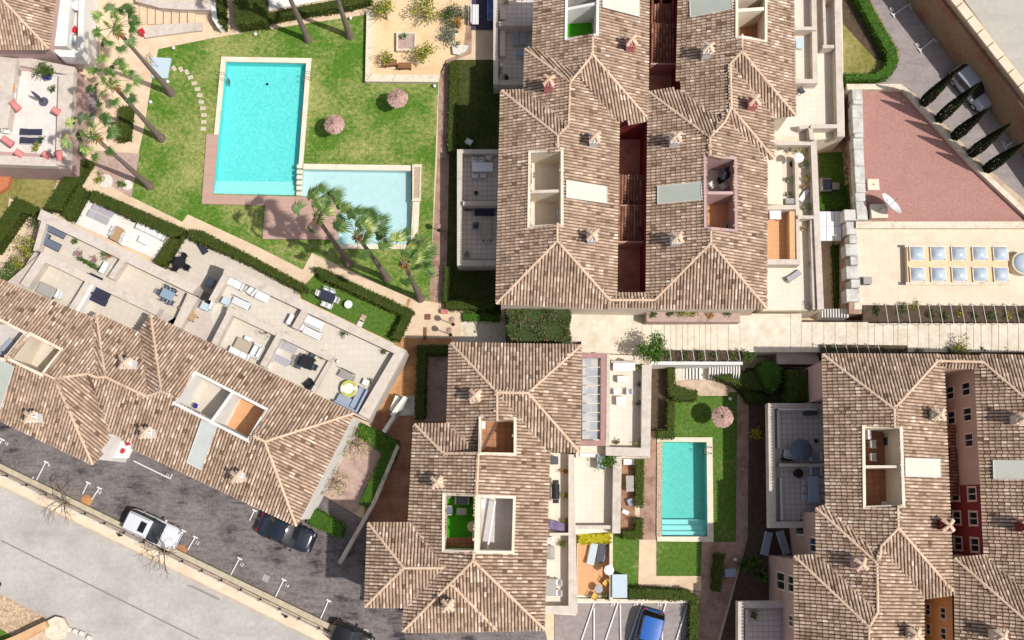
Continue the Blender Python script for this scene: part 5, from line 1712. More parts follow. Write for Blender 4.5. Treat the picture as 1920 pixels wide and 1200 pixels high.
def wallthing(name, label, cat, px, zt, zb, mat, cap=None, capw=.03):
    """free-standing wall with a coping"""
    off = P(px[0][0], px[0][1], zb)
    r = empty(name, off)
    tag(r, label, cat)
    top = PS(px, zt)
    mb = MB(); mb.prism([q - Vector((0, 0, .06)) for q in top], zb)
    mb.build('wall', mat, r, off)
    mb = MB(); mb.prism([Vector((x, y, zt)) for x, y in offset_poly([(q.x, q.y) for q in top], capw)], zt - .06, bottom=True)
    mb.build('coping', cap or mat, r, off)
    return r
def dome(R, mat, frame):
    r = empty('skylight')
    m = MB(); m.box((0, 0, .06), (R * 2 + .12, R * 2 + .12, .12)); part(m, 'frame', frame, r)
    m = MB()
    rows = []
    for i in range(9):
        row = []
        for j in range(9):
            u, v = i / 4 - 1, j / 4 - 1
            row.append(Vector((u * R, v * R, .12 + .26 * (1 - u * u) ** .6 * (1 - v * v) ** .6)))
        rows.append(row)
    m.grid(rows); part(m, 'dome', mat, r, smooth=True)
    return r
# ------------------------------------------------------------- pool surrounds
def flat(name, parts, mat, z0, label=None, cat=None, kind='structure'):
    mb = MB()
    for px, z in parts: mb.prism(PS(px, z), z0)
    o = mb.build(name, mat, off=tuple(P(parts[0][0][0][0], parts[0][0][0][1], z0)))
    return tag(o, label, cat, None, kind)
flat('pool_coping', [([(415, 106), (584, 109), (583, 118), (414, 115)], .16), ([(414, 115), (423, 115), (409, 252), (401, 252)], .16), ([(574, 118), (583, 118), (568, 308), (560, 308)], .16)], coping_m, 0)
flat('wading_pool_coping', [([(569, 307), (773, 310), (773, 320), (568, 317)], .17), ([(774, 376), (787, 376), (783, 450), (770, 450)], .17), ([(633, 458), (772, 458), (774, 467), (634, 466)], .17)], coping_m, 0)
flat('garden_pool_coping', [([(1232, 820), (1336, 820), (1336, 829), (1232, 828)], .16), ([(1325, 829), (1336, 829), (1338, 1016), (1327, 1016)], .16), ([(1232, 1006), (1327, 1006), (1327, 1016), (1232, 1015)], .16)], coping_m, 0)
flat('pebble_border', [([(1232, 828), (1242, 828), (1241, 1006), (1231, 1006)], .15)], pebble_m, 0)
flat('pool_deck', [([(387, 252), (401, 252), (409, 252), (399.5, 363), (399, 366), (378, 382)], .13), ([(378, 382), (399, 364.5), (556, 368.5), (637, 370.5), (633, 449), (492, 448), (497, 385)], .132)], deck_m, 0)
g = 'stepping blocks between the two pools'
for k in range(6):
    y = 308 + 10.2 * k
    mb = MB(); mb.rbox(P(562 - .2 * k, y + 4, .10), (.42, .30, .14), b=.02)
    o = mb.build('stepping_block', coping_m); 
    tag(o, 'white stone block between the two pools, %s from the lawn side' % ('nearest', 'second', 'third', 'fourth', 'fifth', 'farthest')[k], 'stone block', g)
pl = empty('stone_planter', P(781, 340, 0)); tag(pl, 'raised pebble filled stone planter at the right end of the shallow pool', 'planter')
mb = MB()
for q in ([(773, 308), (791, 308), (790, 313), (773, 313)], [(773, 371), (789, 371), (788, 377), (772, 377)], [(773, 313), (776.5, 313), (775.5, 371), (773, 371)], [(787, 313), (790, 313), (788.6, 371), (785.6, 371)]): mb.prism(PS(q, .42), 0)
mb.build('curb', palestone, pl, P(781, 340, 0))
mb = MB(); mb.prism(PS([(776, 312), (787.4, 312), (786, 372), (775, 372)], .36), 0); mb.build('pebble_fill', pebble_m, pl, P(781, 340, 0))
put(pool_ladder, (), 424, 148, .13, 180 - 180, 'steel ladder on the left edge of the large pool', 'pool ladder', 'pool ladders')
put(pool_ladder, (), 572, 146, .13, 180, 'steel ladder on the right edge of the large pool', 'pool ladder', 'pool ladders')
put(pool_ladder, (), 1325, 846, .13, 180, 'steel ladder in the small garden pool', 'pool ladder', 'pool ladders')
mb = MB(); mb.lathe(P(501, 158, -.84), [(.10, 0), (.10, .02), (.02, .03)], 12)
tag(mb.build('pool_drain', rubber), 'small black drain on the floor of the large pool', 'drain')
# thatched parasols
for px, py, l in ((745.5, 184, 'thatched parasol on the lawn nearest the sand plaza corner'), (627, 233, 'thatched parasol on the lawn nearest the large pool'), (1355, 782, 'thatched parasol on the small lawn above the garden pool')):
    put(thatch_parasol, (.76,), 960 + (px - 960), py, 0, RN.uniform(0, 360), l, 'parasol', 'thatched parasols', None)
for o in list(COL.objects):
    if o.name.startswith('thatched_parasol') and o.parent is None:
        c = Q(o.location)
        w = P(c[0], c[1], 2.0)
        o.location = (w.x, w.y, 0)
# stepping stones and shower tray
g = 'stepping stones from the shower to the pool'
ss = [(326, 128), (339, 130), (350, 135), (357, 145), (364, 156), (370, 167), (374, 178.5), (377, 191), (380, 203), (382, 215.5), (382, 228.5), (381, 241.5)]
words_ = ['first', 'second', 'third', 'fourth', 'fifth', 'sixth', 'seventh', 'eighth', 'ninth', 'tenth', 'eleventh', 'twelfth']
for k, (a, b) in enumerate(ss):
    mb = MB(); w = P(a, b, .07)
    mb.rbox((w.x, w.y, .06), (.42, .30, .06), rz=radians(35 - 6 * k if k < 8 else 0) + (pi / 2 if k < 3 else 0), b=.02)
    o = mb.build('stepping_stone', MAT('tan_stone', A(206, 194, 168), A(220, 209, 184), scale=5, rough=1))
    tag(o, 'pale stepping stone in the lawn, %s along the curve from the shower tray' % words_[k], 'stepping stone', g)
sh = empty('shower_tray', P(300, 127, 0)); tag(sh, 'square pale blue shower tray with thin rails at the lawn edge', 'shower tray')
mb = MB(); mb.prism(PS([(283, 107), (321, 109), (314, 147), (284, 145)], .14), 0); mb.build('tray', lightblue, sh, P(300, 127, 0))
for a, b in (((284, 112), (297, 126)), ((287, 108), (288, 118))):
    mb = MB(); w0, w1 = P(a[0], a[1], .1), P(b[0], b[1], .1)
    mb.path([w0, w0 + Vector((0, 0, .9)), w1 + Vector((0, 0, .9)), w1], .02, 6); mb.build('rail', steel, sh, P(300, 127, 0))
for px, py, l in ((327, 92, 'white ball light at the upper left lawn corner'), (316, 155, 'white ball light just below the shower tray'), (284, 193, 'white ball light by the path left of the lawn'), (480, 66, 'white ball light on the lawn above the large pool'),
                  (658, 36, 'white ball light on the lawn beside the right tall palm'), (815, 163, 'white ball light at the sand plaza wall foot'), (1377, 1049, 'white ball light in the shaded garden by the pale table'), (1368, 748, 'white ball light beside the garden path above the parasol')):
    put(ball_light, (.13,), px, py, .02, 0, l, 'garden light', 'ball lights')
# palms
PALMS = [((322, 175), (215, 52), 'slender fan palm nearest the shower tray, topmost of the left three', 3), ((303, 260), (208, 155), 'slender fan palm in the middle of the left three', 5), ((281, 349), (172, 252), 'slender fan palm lowest of the left three, by the gravel rings', 8),
         ((578, 75), (511, -78), 'bare palm trunk rising out of the picture, above the large pool', 12), ((656, 68), (606, -82), 'bare palm trunk rising out of the picture, beside the sand plaza', 14),
         ((654, 494), (592, 405), 'fan palm over the brown deck, left of the three by the shallow pool', 21), ((726, 522), (668, 440), 'fan palm over the shallow pool, middle of the three beside it', 23), ((788, 560), (756, 490), 'fan palm at the lawn end, right of the three by the shallow pool', 27)]
for (bx, by), (tx, ty), l, sd in PALMS:
    b = P(bx, by, 0)
    # height at which the crown stands above the foot
    best = min((hypot(P(tx, ty, h / 10).x - b.x, P(tx, ty, h / 10).y - b.y), h / 10) for h in range(20, 120))
    h = best[1]
    t = P(tx, ty, h)
    w = .75 if sd > 20 else .10
    o = palm(h, (t.x - b.x, t.y - b.y), sd, w, 17 if sd > 20 else 19, 1.04 if sd > 20 else .98)
    o.location = b; tag(o, l, 'palm tree', 'palm trees')
# ------------------------------------------------------------- sand plaza
wallthing('stone_wall', 'low pale stone wall along the left side of the sand plaza', 'wall', [(688, 20), (699, 20), (696, 140), (685, 152)], .5, 0, palestone)
wallthing('stone_wall', 'low pale stone wall along the lower side of the sand plaza', 'wall', [(686, 152), (697, 140), (822, 141), (822, 153)], .5, 0, palestone)
sp = empty('stone_planter', P(762, 78, 0)); tag(sp, 'square mauve planter in the middle of the sand plaza', 'planter')
mb = MB()
for q in ([(743, 60), (781, 60), (780, 63), (743, 63)], [(743, 91), (780, 91), (779, 95), (743, 95)], [(743, 63), (746.5, 63), (746, 91), (743, 91)], [(777.5, 63), (780.5, 63), (779.6, 91), (776.6, 91)]): mb.prism(PS(q, .4), 0)
mb.build('curb', palestone, sp, P(762, 78, 0))
mb = MB(); mb.prism(PS([(746, 63), (778, 63), (777, 92), (746, 92)], .3), 0); mb.build('soil', mauvesoil, sp, P(762, 78, 0))
put(agave, (.38, agave_m, rock_m), 759, 71, .3, 0, 'green rosette plant in a pale pot in the plaza planter', 'plant')
for px, py, R, h, n, l in ((722, 22, .95, 2.1, 620, 'yellow green citrus tree at the upper left of the sand plaza'), (796, 20, 1.0, 2.1, 700, 'yellow green citrus tree at the upper right of the sand plaza'), (793, 95, .85, 1.9, 520, 'yellow green citrus tree right of the plaza planter'), (724, 104, .55, 1.4, 230, 'small sparse citrus tree below left of the plaza planter')):
    o = small_tree(R, h, citrus_m, n, .17, 12); o.location = P(px + 3, py + 14, 0); tag(o, l, 'tree', 'citrus trees')
for px, py, rz, l in ((733, 122, 95, 'brown bench under the small citrus tree'), (760, 127, 90, 'brown bench at the lower edge of the sand plaza')):
    put(bench, (1.0, MAT('brown_wood', A(150, 104, 70), A(168, 120, 84), scale=9, rough=.8)), px, py, 0, rz, l, 'bench', 'plaza benches')
for px, py, R, h, lf, n, l in ((845, 62, .82, 1.2, greyleaf, 650, 'silvery bush at the right edge of the sand plaza'), (840, 28, .8, 1.3, bush_m, 560, 'dark green bush above the silvery bush'), (862, 25, .7, 1.4, greyleaf, 520, 'grey green bush beside the white decking'), (857, 46, .42, 1.5, rust_m, 240, 'rust coloured bush among silvery leaves')):
    o = shrub(R, h, lf, n, .14); o.location = P(px, py + 6, 0); tag(o, l, 'bush')
wallthing('stone_planter', 'white kidney shaped kerb around a small round plant', 'planter', [(848, 86), (856, 84), (878, 86), (872, 96), (860, 102), (850, 100)], .35, 0, rock_m)
put(potted_plant, (.24, .3, bush_m, rock_m, 110, .09), 859, 87, .35, 0, 'small round green plant inside the white kidney kerb', 'plant')
put(potted_plant, (.2, .2, greyleaf, white_pl, 60, .09), 855, 64, .0, 0, 'white pot plant below the rust bush', 'plant')
# ------------------------------------------------------------- north strip and left of the pool
wallthing('ramp_wall', 'low pale grey ramp with a handrail above the lawn path', 'ramp', [(266, 52), (300, 46), (378, 43), (378, 56), (330, 62), (272, 70)], .3, 0, greyband)
wallthing('garden_wall', 'pale garden wall along the top edge of the picture', 'wall', [(255, -8), (300, 2), (398, 2), (398, 18), (340, 17), (300, 14), (255, 2)], .9, 0, greyband)
wallthing('curved_wall', 'curved white wall end beside the dark hedge', 'wall', [(396, 4), (403, 4), (406, 32), (416, 48), (409, 52), (398, 34)], 1.0, 0, white_st)
mb = MB()
for k in range(9): mb.prism(PS([(232 + 15 * k, 8), (245 + 15 * k, 8), (245 + 15 * k, 44), (232 + 15 * k, 46)], .05 + .03 * k), 0)
tag(mb.build('garden_steps', ground_m, off=tuple(P(300, 26, 0))), kind='structure')
put(storage_box, (.42, .42, .55, red_m, red_m), 269, 64, 0, 30, 'small red bin on the path beside the ramp', 'bin')
sheet('white_terrace_floor', [(488, -40), (660, -40), (655, -8), (500, 20)], white_st)
for px, zt, l, m in (([(1482, 692), (1522, 692), (1524, 752), (1484, 752)], 3.6, 'added dark hedge filling the black shade above the right terrace', hedge_m), ([(402, -20), (418, -20), (420, 46), (411, 46)], 1.3, 'narrow dark hedge behind the curved white wall', hedge_m), ([(436, -20), (496, -20), (497, 24), (500, 40), (440, 46)], 1.5, 'broad dark hedge at the top edge, left of the white terrace', hedge_m),  # first hedge is added to stand in for black shaded ground
                     ([(498, 22), (560, 10), (696, -14), (696, 0), (655, 12), (560, 26), (500, 37)], 1.0, 'long clipped hedge along the upper path behind the palm trunks', hedge_m), ([(222, 198), (246, 196), (240, 258), (216, 262)], 1.0, 'small clipped hedge beneath the left palms', hedge_m),
                     ([(126, 316), (150, 296), (170, 300), (112, 395), (80, 392)], 1.1, 'sloping hedge between the dry lawn and the patio path', hedge_m), ([(28, 368), (80, 392), (66, 404), (40, 400), (-12, 475), (-14, 430)], 1.2, 'L shaped dark hedge below the dry lawn', hedge_m),
                     ([(145, 346), (164, 356), (134, 414), (112, 402)], 1.0, 'short hedge on the left side of the white patio', hedge_m), ([(172, 354), (346, 428), (336, 452), (166, 374)], 1.0, 'long hedge between the white patio and the path', hedge_m),
                     ([(318, 446), (344, 436), (308, 500), (286, 490)], 1.0, 'hedge on the right side of the white patio', hedge_m), ([(352, 428), (374, 430), (470, 478), (566, 530), (566, 545), (552, 541), (460, 492), (352, 446)], 1.0, 'hedge along the beige patio below the sloping path', hedge_m),
                     ([(586, 500), (606, 502), (776, 582), (748, 640), (732, 632), (754, 592), (600, 522)], 1.0, 'hedge wrapped around the small lawn garden', hedge_m),
                     ([(674, 792), (748, 828), (746, 850), (694, 952), (672, 945), (716, 850), (668, 815)], 1.0, 'bent bright green hedge around the mauve gravel bed', hedgeg_m), ([(574, 972), (592, 953), (645, 985), (640, 1010), (580, 985)], 1.0, 'bright green hedge at the roof corner by the dark car', hedgeg_m),
                     ([(842, 112), (860, 112), (856, 284), (838, 284)], .9, 'long narrow hedge beside the brown path, in building shade', hedge_m), ([(832, 498), (847, 498), (843, 566), (829, 566)], .9, 'short narrow hedge at the lower end of the brown path', hedge_m),
                     ([(834, 560), (930, 564), (930, 580), (834, 580)], .8, 'dark hedge in the corner below the shaded lawn', hedge_m), ([(782, 646), (842, 646), (842, 664), (800, 664), (796, 785), (777, 785)], 1.3, 'dark L shaped hedge left of the lower centre house', hedge_m),
                     ([(1252, 686), (1266, 686), (1266, 722), (1308, 732), (1308, 750), (1266, 752), (1253, 738)], 1.1, 'bent hedge at the top of the garden pool lawn', hedge_m), ([(1252, 750), (1266, 752), (1265, 822), (1232, 822), (1232, 806), (1250, 806)], 1.1, 'L shaped hedge at the upper left of the garden pool', hedge_m),
                     ([(1340, 706), (1382, 697), (1416, 694), (1446, 700), (1462, 715), (1456, 736), (1404, 730)], 1.5, 'pointed wedge of clipped hedge beside the garden steps', hedge_m), ([(1420, 690), (1432, 676), (1450, 675), (1464, 690), (1467, 715), (1452, 734), (1436, 724)], 2.1, 'rounded clipped bush at the thick end of the pointed hedge', hedgeg_m),
                     ([(1178, 1102), (1290, 1106), (1312, 1122), (1309, 1230), (1291, 1230), (1293, 1128), (1178, 1124)], 1.0, 'bent hedge around the small parking bays', hedge_m), ([(1190, 972), (1207, 972), (1206, 1010), (1166, 1011), (1166, 996), (1190, 992)], .9, 'small corner hedge at the end of the garden strip', hedge_m),
                     ([(1190, 856), (1208, 858), (1207, 950), (1190, 950)], .9, 'straight hedge between the grey table strip and the path', hedge_m), ([(1394, 730), (1438, 738), (1436, 752), (1400, 756)], .9, 'dark low hedge beneath the pointed hedge', hedge_m),
                     ([(1584, 182), (1596, 180), (1606, 392), (1592, 392)], 1.2, 'tall green hedge strip left of the stone blocks', hedgeg_m), ([(1536, 366), (1592, 372), (1592, 394), (1536, 394)], 1.0, 'green hedge above the white panelled canopy', hedgeg_m),
                     ([(866, 586), (936, 588), (938, 602), (866, 602)], .4, 'bright green low planting at the end of the shaded lawn', hedgeg_m),
                     ([(1562, 456), (1580, 456), (1584, 575), (1568, 575)], .8, 'dark narrow hedge beside the grey stone blocks', hedge_m), ([(1340, 1038), (1360, 1040), (1352, 1110), (1336, 1108)], .9, 'dark hedge beside the path in the shaded garden', hedge_m)):
    hedge(px, zt, 0, l, m, 'hedges')
hedge([(946, 574), (990, 571), (1040, 575), (1066, 572), (1071, 590), (1066, 612), (1071, 634), (1058, 644), (1024, 638), (990, 644), (956, 640), (950, 620), (954, 600)], 4.2, 0, 'big tangled creeper mass between the two tiled houses', bouga_m, 'hedges', 'creeper', 'creeper', 150, .16, .22)
hedge([(1600, -14), (1622, -12), (1684, 92), (1686, 118), (1668, 144), (1640, 150), (1585, 150), (1583, 136), (1640, 136), (1662, 122), (1664, 100)], UP + 1.0, UP, 'curved hedge round the grassy corner beside the upper asphalt', hedgeg_m, 'hedges')
hedge([(1085, 998), (1146, 1000), (1146, 1018), (1085, 1020)], 1.5, .45, 'bright yellow bushy hedge on the terracotta terrace', yellowleaf, 'hedges', dens=90, size=.17)
for px, py, R, h, lf, n, l, z in ((1222, 650, .95, 2.8, hedgeg_m, 1800, 'conical green tree at the corner of the pale plaza', 2.2), (1404, 668, .42, 1.0, bush_m, 260, 'small bush at the end of the planted trellis strip', 2.5), (1806, 650, .7, 1.3, citrus_m, 300, 'airy yellow green bush above the red welled house roof', 3.0),
                                  (1140, 866, .62, 1.5, hedgeg_m, 420, 'green bush in the corner of the lower middle terrace', 2.6), (54, 462, .88, 4.2, citrus_m, 600, 'olive yellow tree beside the upper left beige terrace', 0), (36, 492, .6, 3.8, citrus_m, 320, 'olive yellow tree below the bigger olive tree', 0),
                                  (16, 514, .75, 3.9, hedgeg_m, 520, 'bright green tree at the left edge above the roof tiles', 0), (66, 414, .5, 3.8, bush_m, 260, 'grey green small tree at the terrace parapet corner', 0)):
    o = small_tree(R, h, lf, n, .15); w = P(px, py, z + h * .72); o.location = (w.x, w.y, z); tag(o, l, 'tree', 'small trees')
for px, py, R, h, lf, n, l in ((190, 334, .42, .6, citrus_m, 170, 'yellow green bush in the larger white gravel ring'), (231, 346, .28, .4, hedgeg_m, 130, 'round green bush in the smaller white gravel ring'), (570, 542, .55, .9, hedge_m, 280, 'ragged brown green bush at the patio hedge end'),
                               (1414, 812, .5, .8, yellowleaf, 160, 'bright yellow bush in the dark garden by the path'), (1275, 584, .5, .6, citrus_m, 230, 'yellow green bush in the bed below the tiled eave'), (1258, 585, .3, .4, bush_m, 120, 'small green bush left of the yellow green one'), (1300, 586, .38, .45, citrus_m, 150, 'yellow green bush right of the bigger one below the eave'), (1226, 590, .26, .3, bush_m, 90, 'small dark bush at the left end of the bed below the eave'), (1330, 592, .28, .3, rust_m, 90, 'reddish bush in the middle of the bed below the eave'), (1362, 588, .3, .35, bush_m, 110, 'dark bush at the right end of the bed below the eave'),
                               (1570, 560, .35, .6, bush_m, 150, 'green bush at the foot of the narrow dark hedge')):
    o = shrub(R, h, lf, n, .13); o.location = P(px, py, 3.5 if 1212 < px < 1390 and 570 < py < 600 else .02); tag(o, l, 'bush', 'bushes')
for px, py, r, l in ((198, 340, .55, 'ring of white gravel with a yellow green bush'), (239, 347, .40, 'ring of white gravel with a round green bush')):
    mb = MB(); mb.lathe(P(px, py, .02), [(r, 0), (r * .97, .07), (r * .5, .09), (.02, .09)], 18); tag(mb.build('gravel_ring', rock_m), l, 'gravel bed', 'gravel rings')
put(potted_plant, (.16, .2, bush_m, terrac, 50, .08), 152, 337, 0, 0, 'small terracotta pot plant at the patio path', 'plant')
# ------------------------------------------------------------- white patio
d25 = -25.5
G = 'grey sun loungers on the white patio'
put(sun_lounger, (greyfab, white_pl, 8), 197, 396, .05, d25, 'grey sun lounger on the white patio, nearer the hedge', 'sun lounger', G, .86)
put(sun_lounger, (greyfab, white_pl, 8), 188, 409, .05, d25, 'grey sun lounger on the white patio, nearer the building', 'sun lounger', G, .86)
put(patio_table, (1.05, .68, woodtop, white_pl, .74), 226, 443, .05, 62, 'brown topped dining table on the white patio', 'table')
for px, py, rz, l in ((216, 432, 150, 'white chair at the brown table, left end'), (213, 440, 155, 'white chair at the brown table, lower left'), (240, 448, -28, 'white chair at the brown table, right side'), (236, 458, -28, 'white chair at the brown table, lower right')):
    put(patio_chair, (white_pl, white_pl), px, py, .05, rz, l, 'chair', 'white chairs on the white patio', .85)
put(sofa, (2.3, white_pl, white_pl, 4), 288, 434, .05, d25 - 90, 'long white slatted sofa on the white patio', 'sofa')
put(patio_table, (.8, .45, white_pl, white_pl, .4), 272, 453, .05, d25, 'low white coffee table on the white patio', 'table')
# ------------------------------------------------------------- beige patio
put(round_table, (.44, black, darkmetal, .74), 342, 496, .06, 0, 'black round table on the beige patio', 'table')
for px, py, rz, l in ((330, 490, 200, 'black chair left of the black round table'), (348, 484, 70, 'black chair above the black round table'), (354, 504, -30, 'black chair right of the black round table'), (333, 505, 230, 'black chair below the black round table')):
    put(patio_chair, (black, darkmetal), px, py, .06, rz + 180, l, 'chair', 'black chairs on the beige patio', .9)
put(sun_lounger, (navy, darkmetal, 35), 379, 462, .06, -58, 'dark reclining lounger beside the patio hedge', 'sun lounger', None, .7)
put(storage_box, (.55, .7, .5, greytop, bluegrey), 397, 531, .06, -26, 'grey blue box in the shade of the terrace wall', 'box')
# ------------------------------------------------------------- terraces of the turned house
z = Z1 + .012
G = 'slate loungers on the lower terrace'
put(sun_lounger, (slate, darkmetal, 20), 106, 434, z, d25, 'slate sun lounger on the upper left terrace, nearer the parapet', 'sun lounger', G, .88)
put(sun_lounger, (slate, darkmetal, 20), 96, 458, z, d25, 'slate sun lounger on the upper left terrace, nearer the inner wall', 'sun lounger', G, .88)
put(ottoman, (.4, .4, .35, slate, darkmetal), 90, 444, z, d25, 'small slate stool between the two slate loungers', 'stool')
for px, py, R, h, lf, pot, n, l in ((146, 455, .34, .4, hedgeg_m, rock_m, 160, 'round green pot plant near the terrace parapet'), (150, 477, .34, .3, purple_m, terrac, 150, 'mauve flowering pot plant, left of the two'), (179, 489, .28, .3, purple_m, terrac, 130, 'mauve flowering pot plant, right of the two'),
                                    (207, 480, .42, .6, bush_m, terrac, 260, 'leafy pot plant in the parapet corner'), (92, 487, .16, .2, rust_m, terrac, 50, 'small orange pot on the upper terrace corner')):
    put(potted_plant, (R, h, lf, pot, n, .1), px, py, z if py != 487 else 4.01, 0, l, 'plant', 'terrace pot plants')
hedge([(141, 482), (146, 480), (184, 500), (180, 505)], 3.9, Z1, 'green trough planting along the inner terrace wall', hedgeg_m, None, 'plant_trough', 'plant')
put(storage_box, (.85, .38, .6, white_pl, white_pl), 200, 505, z, 64, 'white cabinet beside the terrace dividing wall', 'cabinet')
put(patio_table, (.95, .62, glassblue, darkmetal, .74), 320, 556, z, d25, 'glass dining table on the sunny terrace', 'table')
for k, (px, py, rz) in enumerate(((316, 543, 64), (329, 549, 64), (311, 562, 244), (324, 569, 244), (305, 551, 154))):
    put(patio_chair, (slate, darkmetal), px, py, z, rz + 180, 'slate chair at the glass table, ' + ('upper left', 'upper right', 'lower left', 'lower right', 'left end')[k], 'chair', 'slate chairs at the glass table', .8)
put(storage_box, (.7, .3, .35, white_pl, white_pl), 287, 577, z, d25, 'low white bench box on the sunny terrace', 'box')
z4 = 4.012
put(ottoman, (1.25, .8, .42, greytop, darkmetal), 90, 546, z4, d25, 'grey cushioned daybed by the roof eave', 'daybed')
put(armchair, (white_pl, white_pl), 113, 553, z4, 154, 'white armchair beside the grey daybed', 'armchair', None, .75)
put(corner_sofa, (1.75, 1.3, navy, navy), 160, 546, z4, -25, 'navy U shaped sofa on the upper terrace, longer arm', 'sofa')
put(ottoman, (1.25, .5, .42, navy, navy), 186, 563, z4, d25, 'navy bench cushion facing the navy sofa', 'bench')
put(round_table, (.28, white_pl, steel, .5), 141, 578, z4, 0, 'small white round table by the roof eave', 'table')
# slanting wooden board and items near the narrow courtyard
put(patio_table, (1.35, .58, woodtop, darkmetal, .6), 357, 588, z, -46, 'long wooden table by the narrow courtyard', 'table')
put(closed_parasol, (black, 1.9), 394, 566, z, 0, 'black closed parasol at the courtyard edge', 'parasol')
put(storage_box, (.6, .5, .55, lightblue, lightblue), 388, 577, z, d25, 'pale blue box beside the black closed parasol', 'box')
put(storage_box, (.55, .45, .6, lightblue, white_pl), 504, 572 + 300, z, 0, 'x', 'x') if False else None
put(storage_box, (.55, .5, .6, lightblue, lightblue), 427, 567, z, d25, 'pale blue cabinet at the end of the white bench', 'cabinet')
put(bench, (1.3, white_pl), 455, 571, z, d25 - 90, 'thin white bench on the big east terrace', 'bench')
put(sofa, (1.6, white_pl, white_pl, 2), 441, 530, z, d25 - 90, 'white two seat sofa under the east terrace parapet', 'sofa')
put(armchair, (white_pl, white_pl), 474, 546, z, 140, 'white armchair at the end of the white terrace sofa', 'armchair', None, .85)
put(patio_table, (.95, .6, white_pl, white_pl, .4), 494, 558, z, d25, 'low white table beside the white armchair', 'table')
put(sun_lounger, (white_pl, white_pl, 12), 587, 604, z, d25, 'white lounger with blue pillow at the dividing wall', 'sun lounger', None, .86)
put(bench, (1.35, white_pl), 588, 627, z, d25 - 90, 'thin white bench below the white lounger', 'bench')
put(ottoman, (.55, .5, .35, white_pl, white_pl), 566, 613, z, d25, 'white cushion seat at the head of the white lounger', 'stool')
put(storage_box, (.75, .3, .6, white_pl, white_pl), 547, 601, z, 64, 'white cabinet left of the low dividing wall', 'cabinet')
for px, py, R, l in ((646, 630, .28, 'pot plant at the middle of the outer parapet'), (722, 662, .26, 'pot plant in the outer parapet corner'), (694, 716, .24, 'pot plant beside the rail near the blue grey sofa')):
    put(potted_plant, (R, .3, bush_m, rock_m, 100, .1), px, py, z, 0, l, 'plant', 'east terrace pot plants')
put(ball_light, (.12,), 634, 678, z, 0, 'white ball light on the east terrace floor', 'garden light')
put(bench, (1.1, greytop), 652, 706, z, d25 - 90, 'thin grey bench on the east terrace', 'bench')
put(storage_box, (.45, .42, .4, greytop, white_pl), 687, 718, z, d25, 'small grey box with white lid by the rail', 'box')
rt = put(round_table, (.60, MAT('pale_round_top', A(232, 230, 222), A(240, 238, 230), scale=6, rough=.6), steel, .42), 656, 730, z, 0, 'pale round daybed with lime cushions on the east terrace', 'daybed')
for a0 in (20, 215):
    mb = MB()
    rows = []
    for k in range(11):
        a = radians(a0 + 13 * k)
        rows.append([Vector((cos(a) * .56, sin(a) * .56, .52)), Vector((cos(a) * .40, sin(a) * .40, .52)), Vector((cos(a) * .38, sin(a) * .38, .44)), Vector((cos(a) * .58, sin(a) * .58, .44))])
    mb.grid(rows, close=True); mb.build('lime_cushion', lime_m, rt)
cs = put(corner_sofa, (1.75, 1.75, bluegrey, bluegrey), 672, 782, z, 64, 'blue grey corner sofa at the roof corner', 'sofa')
cs.location = P(671, 776, z); cs.rotation_euler.z = radians(64)
z5 = 3.712
G = 'grey loungers on the raised terrace'
put(sun_lounger, (greyfab, white_pl, 10), 538, 650, z5, d25, 'grey cushioned lounger on the raised terrace, upper one', 'sun lounger', G, .82)
put(sun_lounger, (greyfab, white_pl, 10), 525, 674, z5, d25, 'grey cushioned lounger on the raised terrace, lower one', 'sun lounger', G, .82)
put(ottoman, (.45, .4, .35, white_pl, white_pl), 518, 657, z5, d25, 'white stool at the head of the upper grey lounger', 'stool', 'white stools')
put(ottoman, (.6, .5, .4, white_pl, white_pl), 501, 683, z5, d25, 'white stool at the head of the lower grey lounger', 'stool', 'white stools')
put(patio_table, (.95, .85, black, darkmetal, .74), 579, 681, z5, d25, 'square black dining table on the raised terrace', 'table')
for px, py, rz, l in ((565, 676, 155, 'dark grey chair left of the square black table, upper'), (562, 687, 155, 'dark grey chair left of the square black table, lower'), (587, 669, 64, 'dark grey chair above the square black table'), (592, 690, -26, 'black chair right of the square black table')):
    put(patio_chair, (charcoal, darkmetal), px, py, z5, rz + 180, l, 'chair', 'chairs at the square black table', .85)
put(armchair, (black, black), 581, 720, z5, 130, 'black round armchair by the raised terrace rail', 'armchair', None, .8)
for px, py, lf, l in ((539, 634, citrus_m, 'yellow pot plant at the inner parapet of the raised terrace'), (607, 667, citrus_m, 'yellow pot plant at the raised terrace corner'), (437, 586, bush_m, 'trailing pot plant at the raised terrace parapet end')):
    put(potted_plant, (.28, .35, lf, rock_m, 120, .1), px, py, z5, 0, l, 'plant', 'raised terrace pot plants')
o = shrub(.6, .8, MRND('dry_twigs', [(0, A(150, 130, 100)), (1, A(200, 182, 150))], rough=1), 90, .12); o.location = P(500, 622, z5); tag(o, 'dry leafless climber on the raised terrace parapet', 'plant')
put(patio_table, (1.1, .75, taupe, darkmetal, .45), 458, 649, z5, d25, 'taupe low table between white sofa arms', 'table')
put(sofa, (1.5, white_pl, white_pl, 2), 450, 668, z5, d25 + 90, 'white sofa below the taupe low table', 'sofa')
put(sofa, (1.0, white_pl, white_pl, 1), 483, 660, z5, 154, 'white seat right of the taupe low table', 'sofa')
put(ottoman, (.5, .3, .35, white_pl, white_pl), 466, 636, z5, d25, 'white stool above the taupe low table', 'stool')
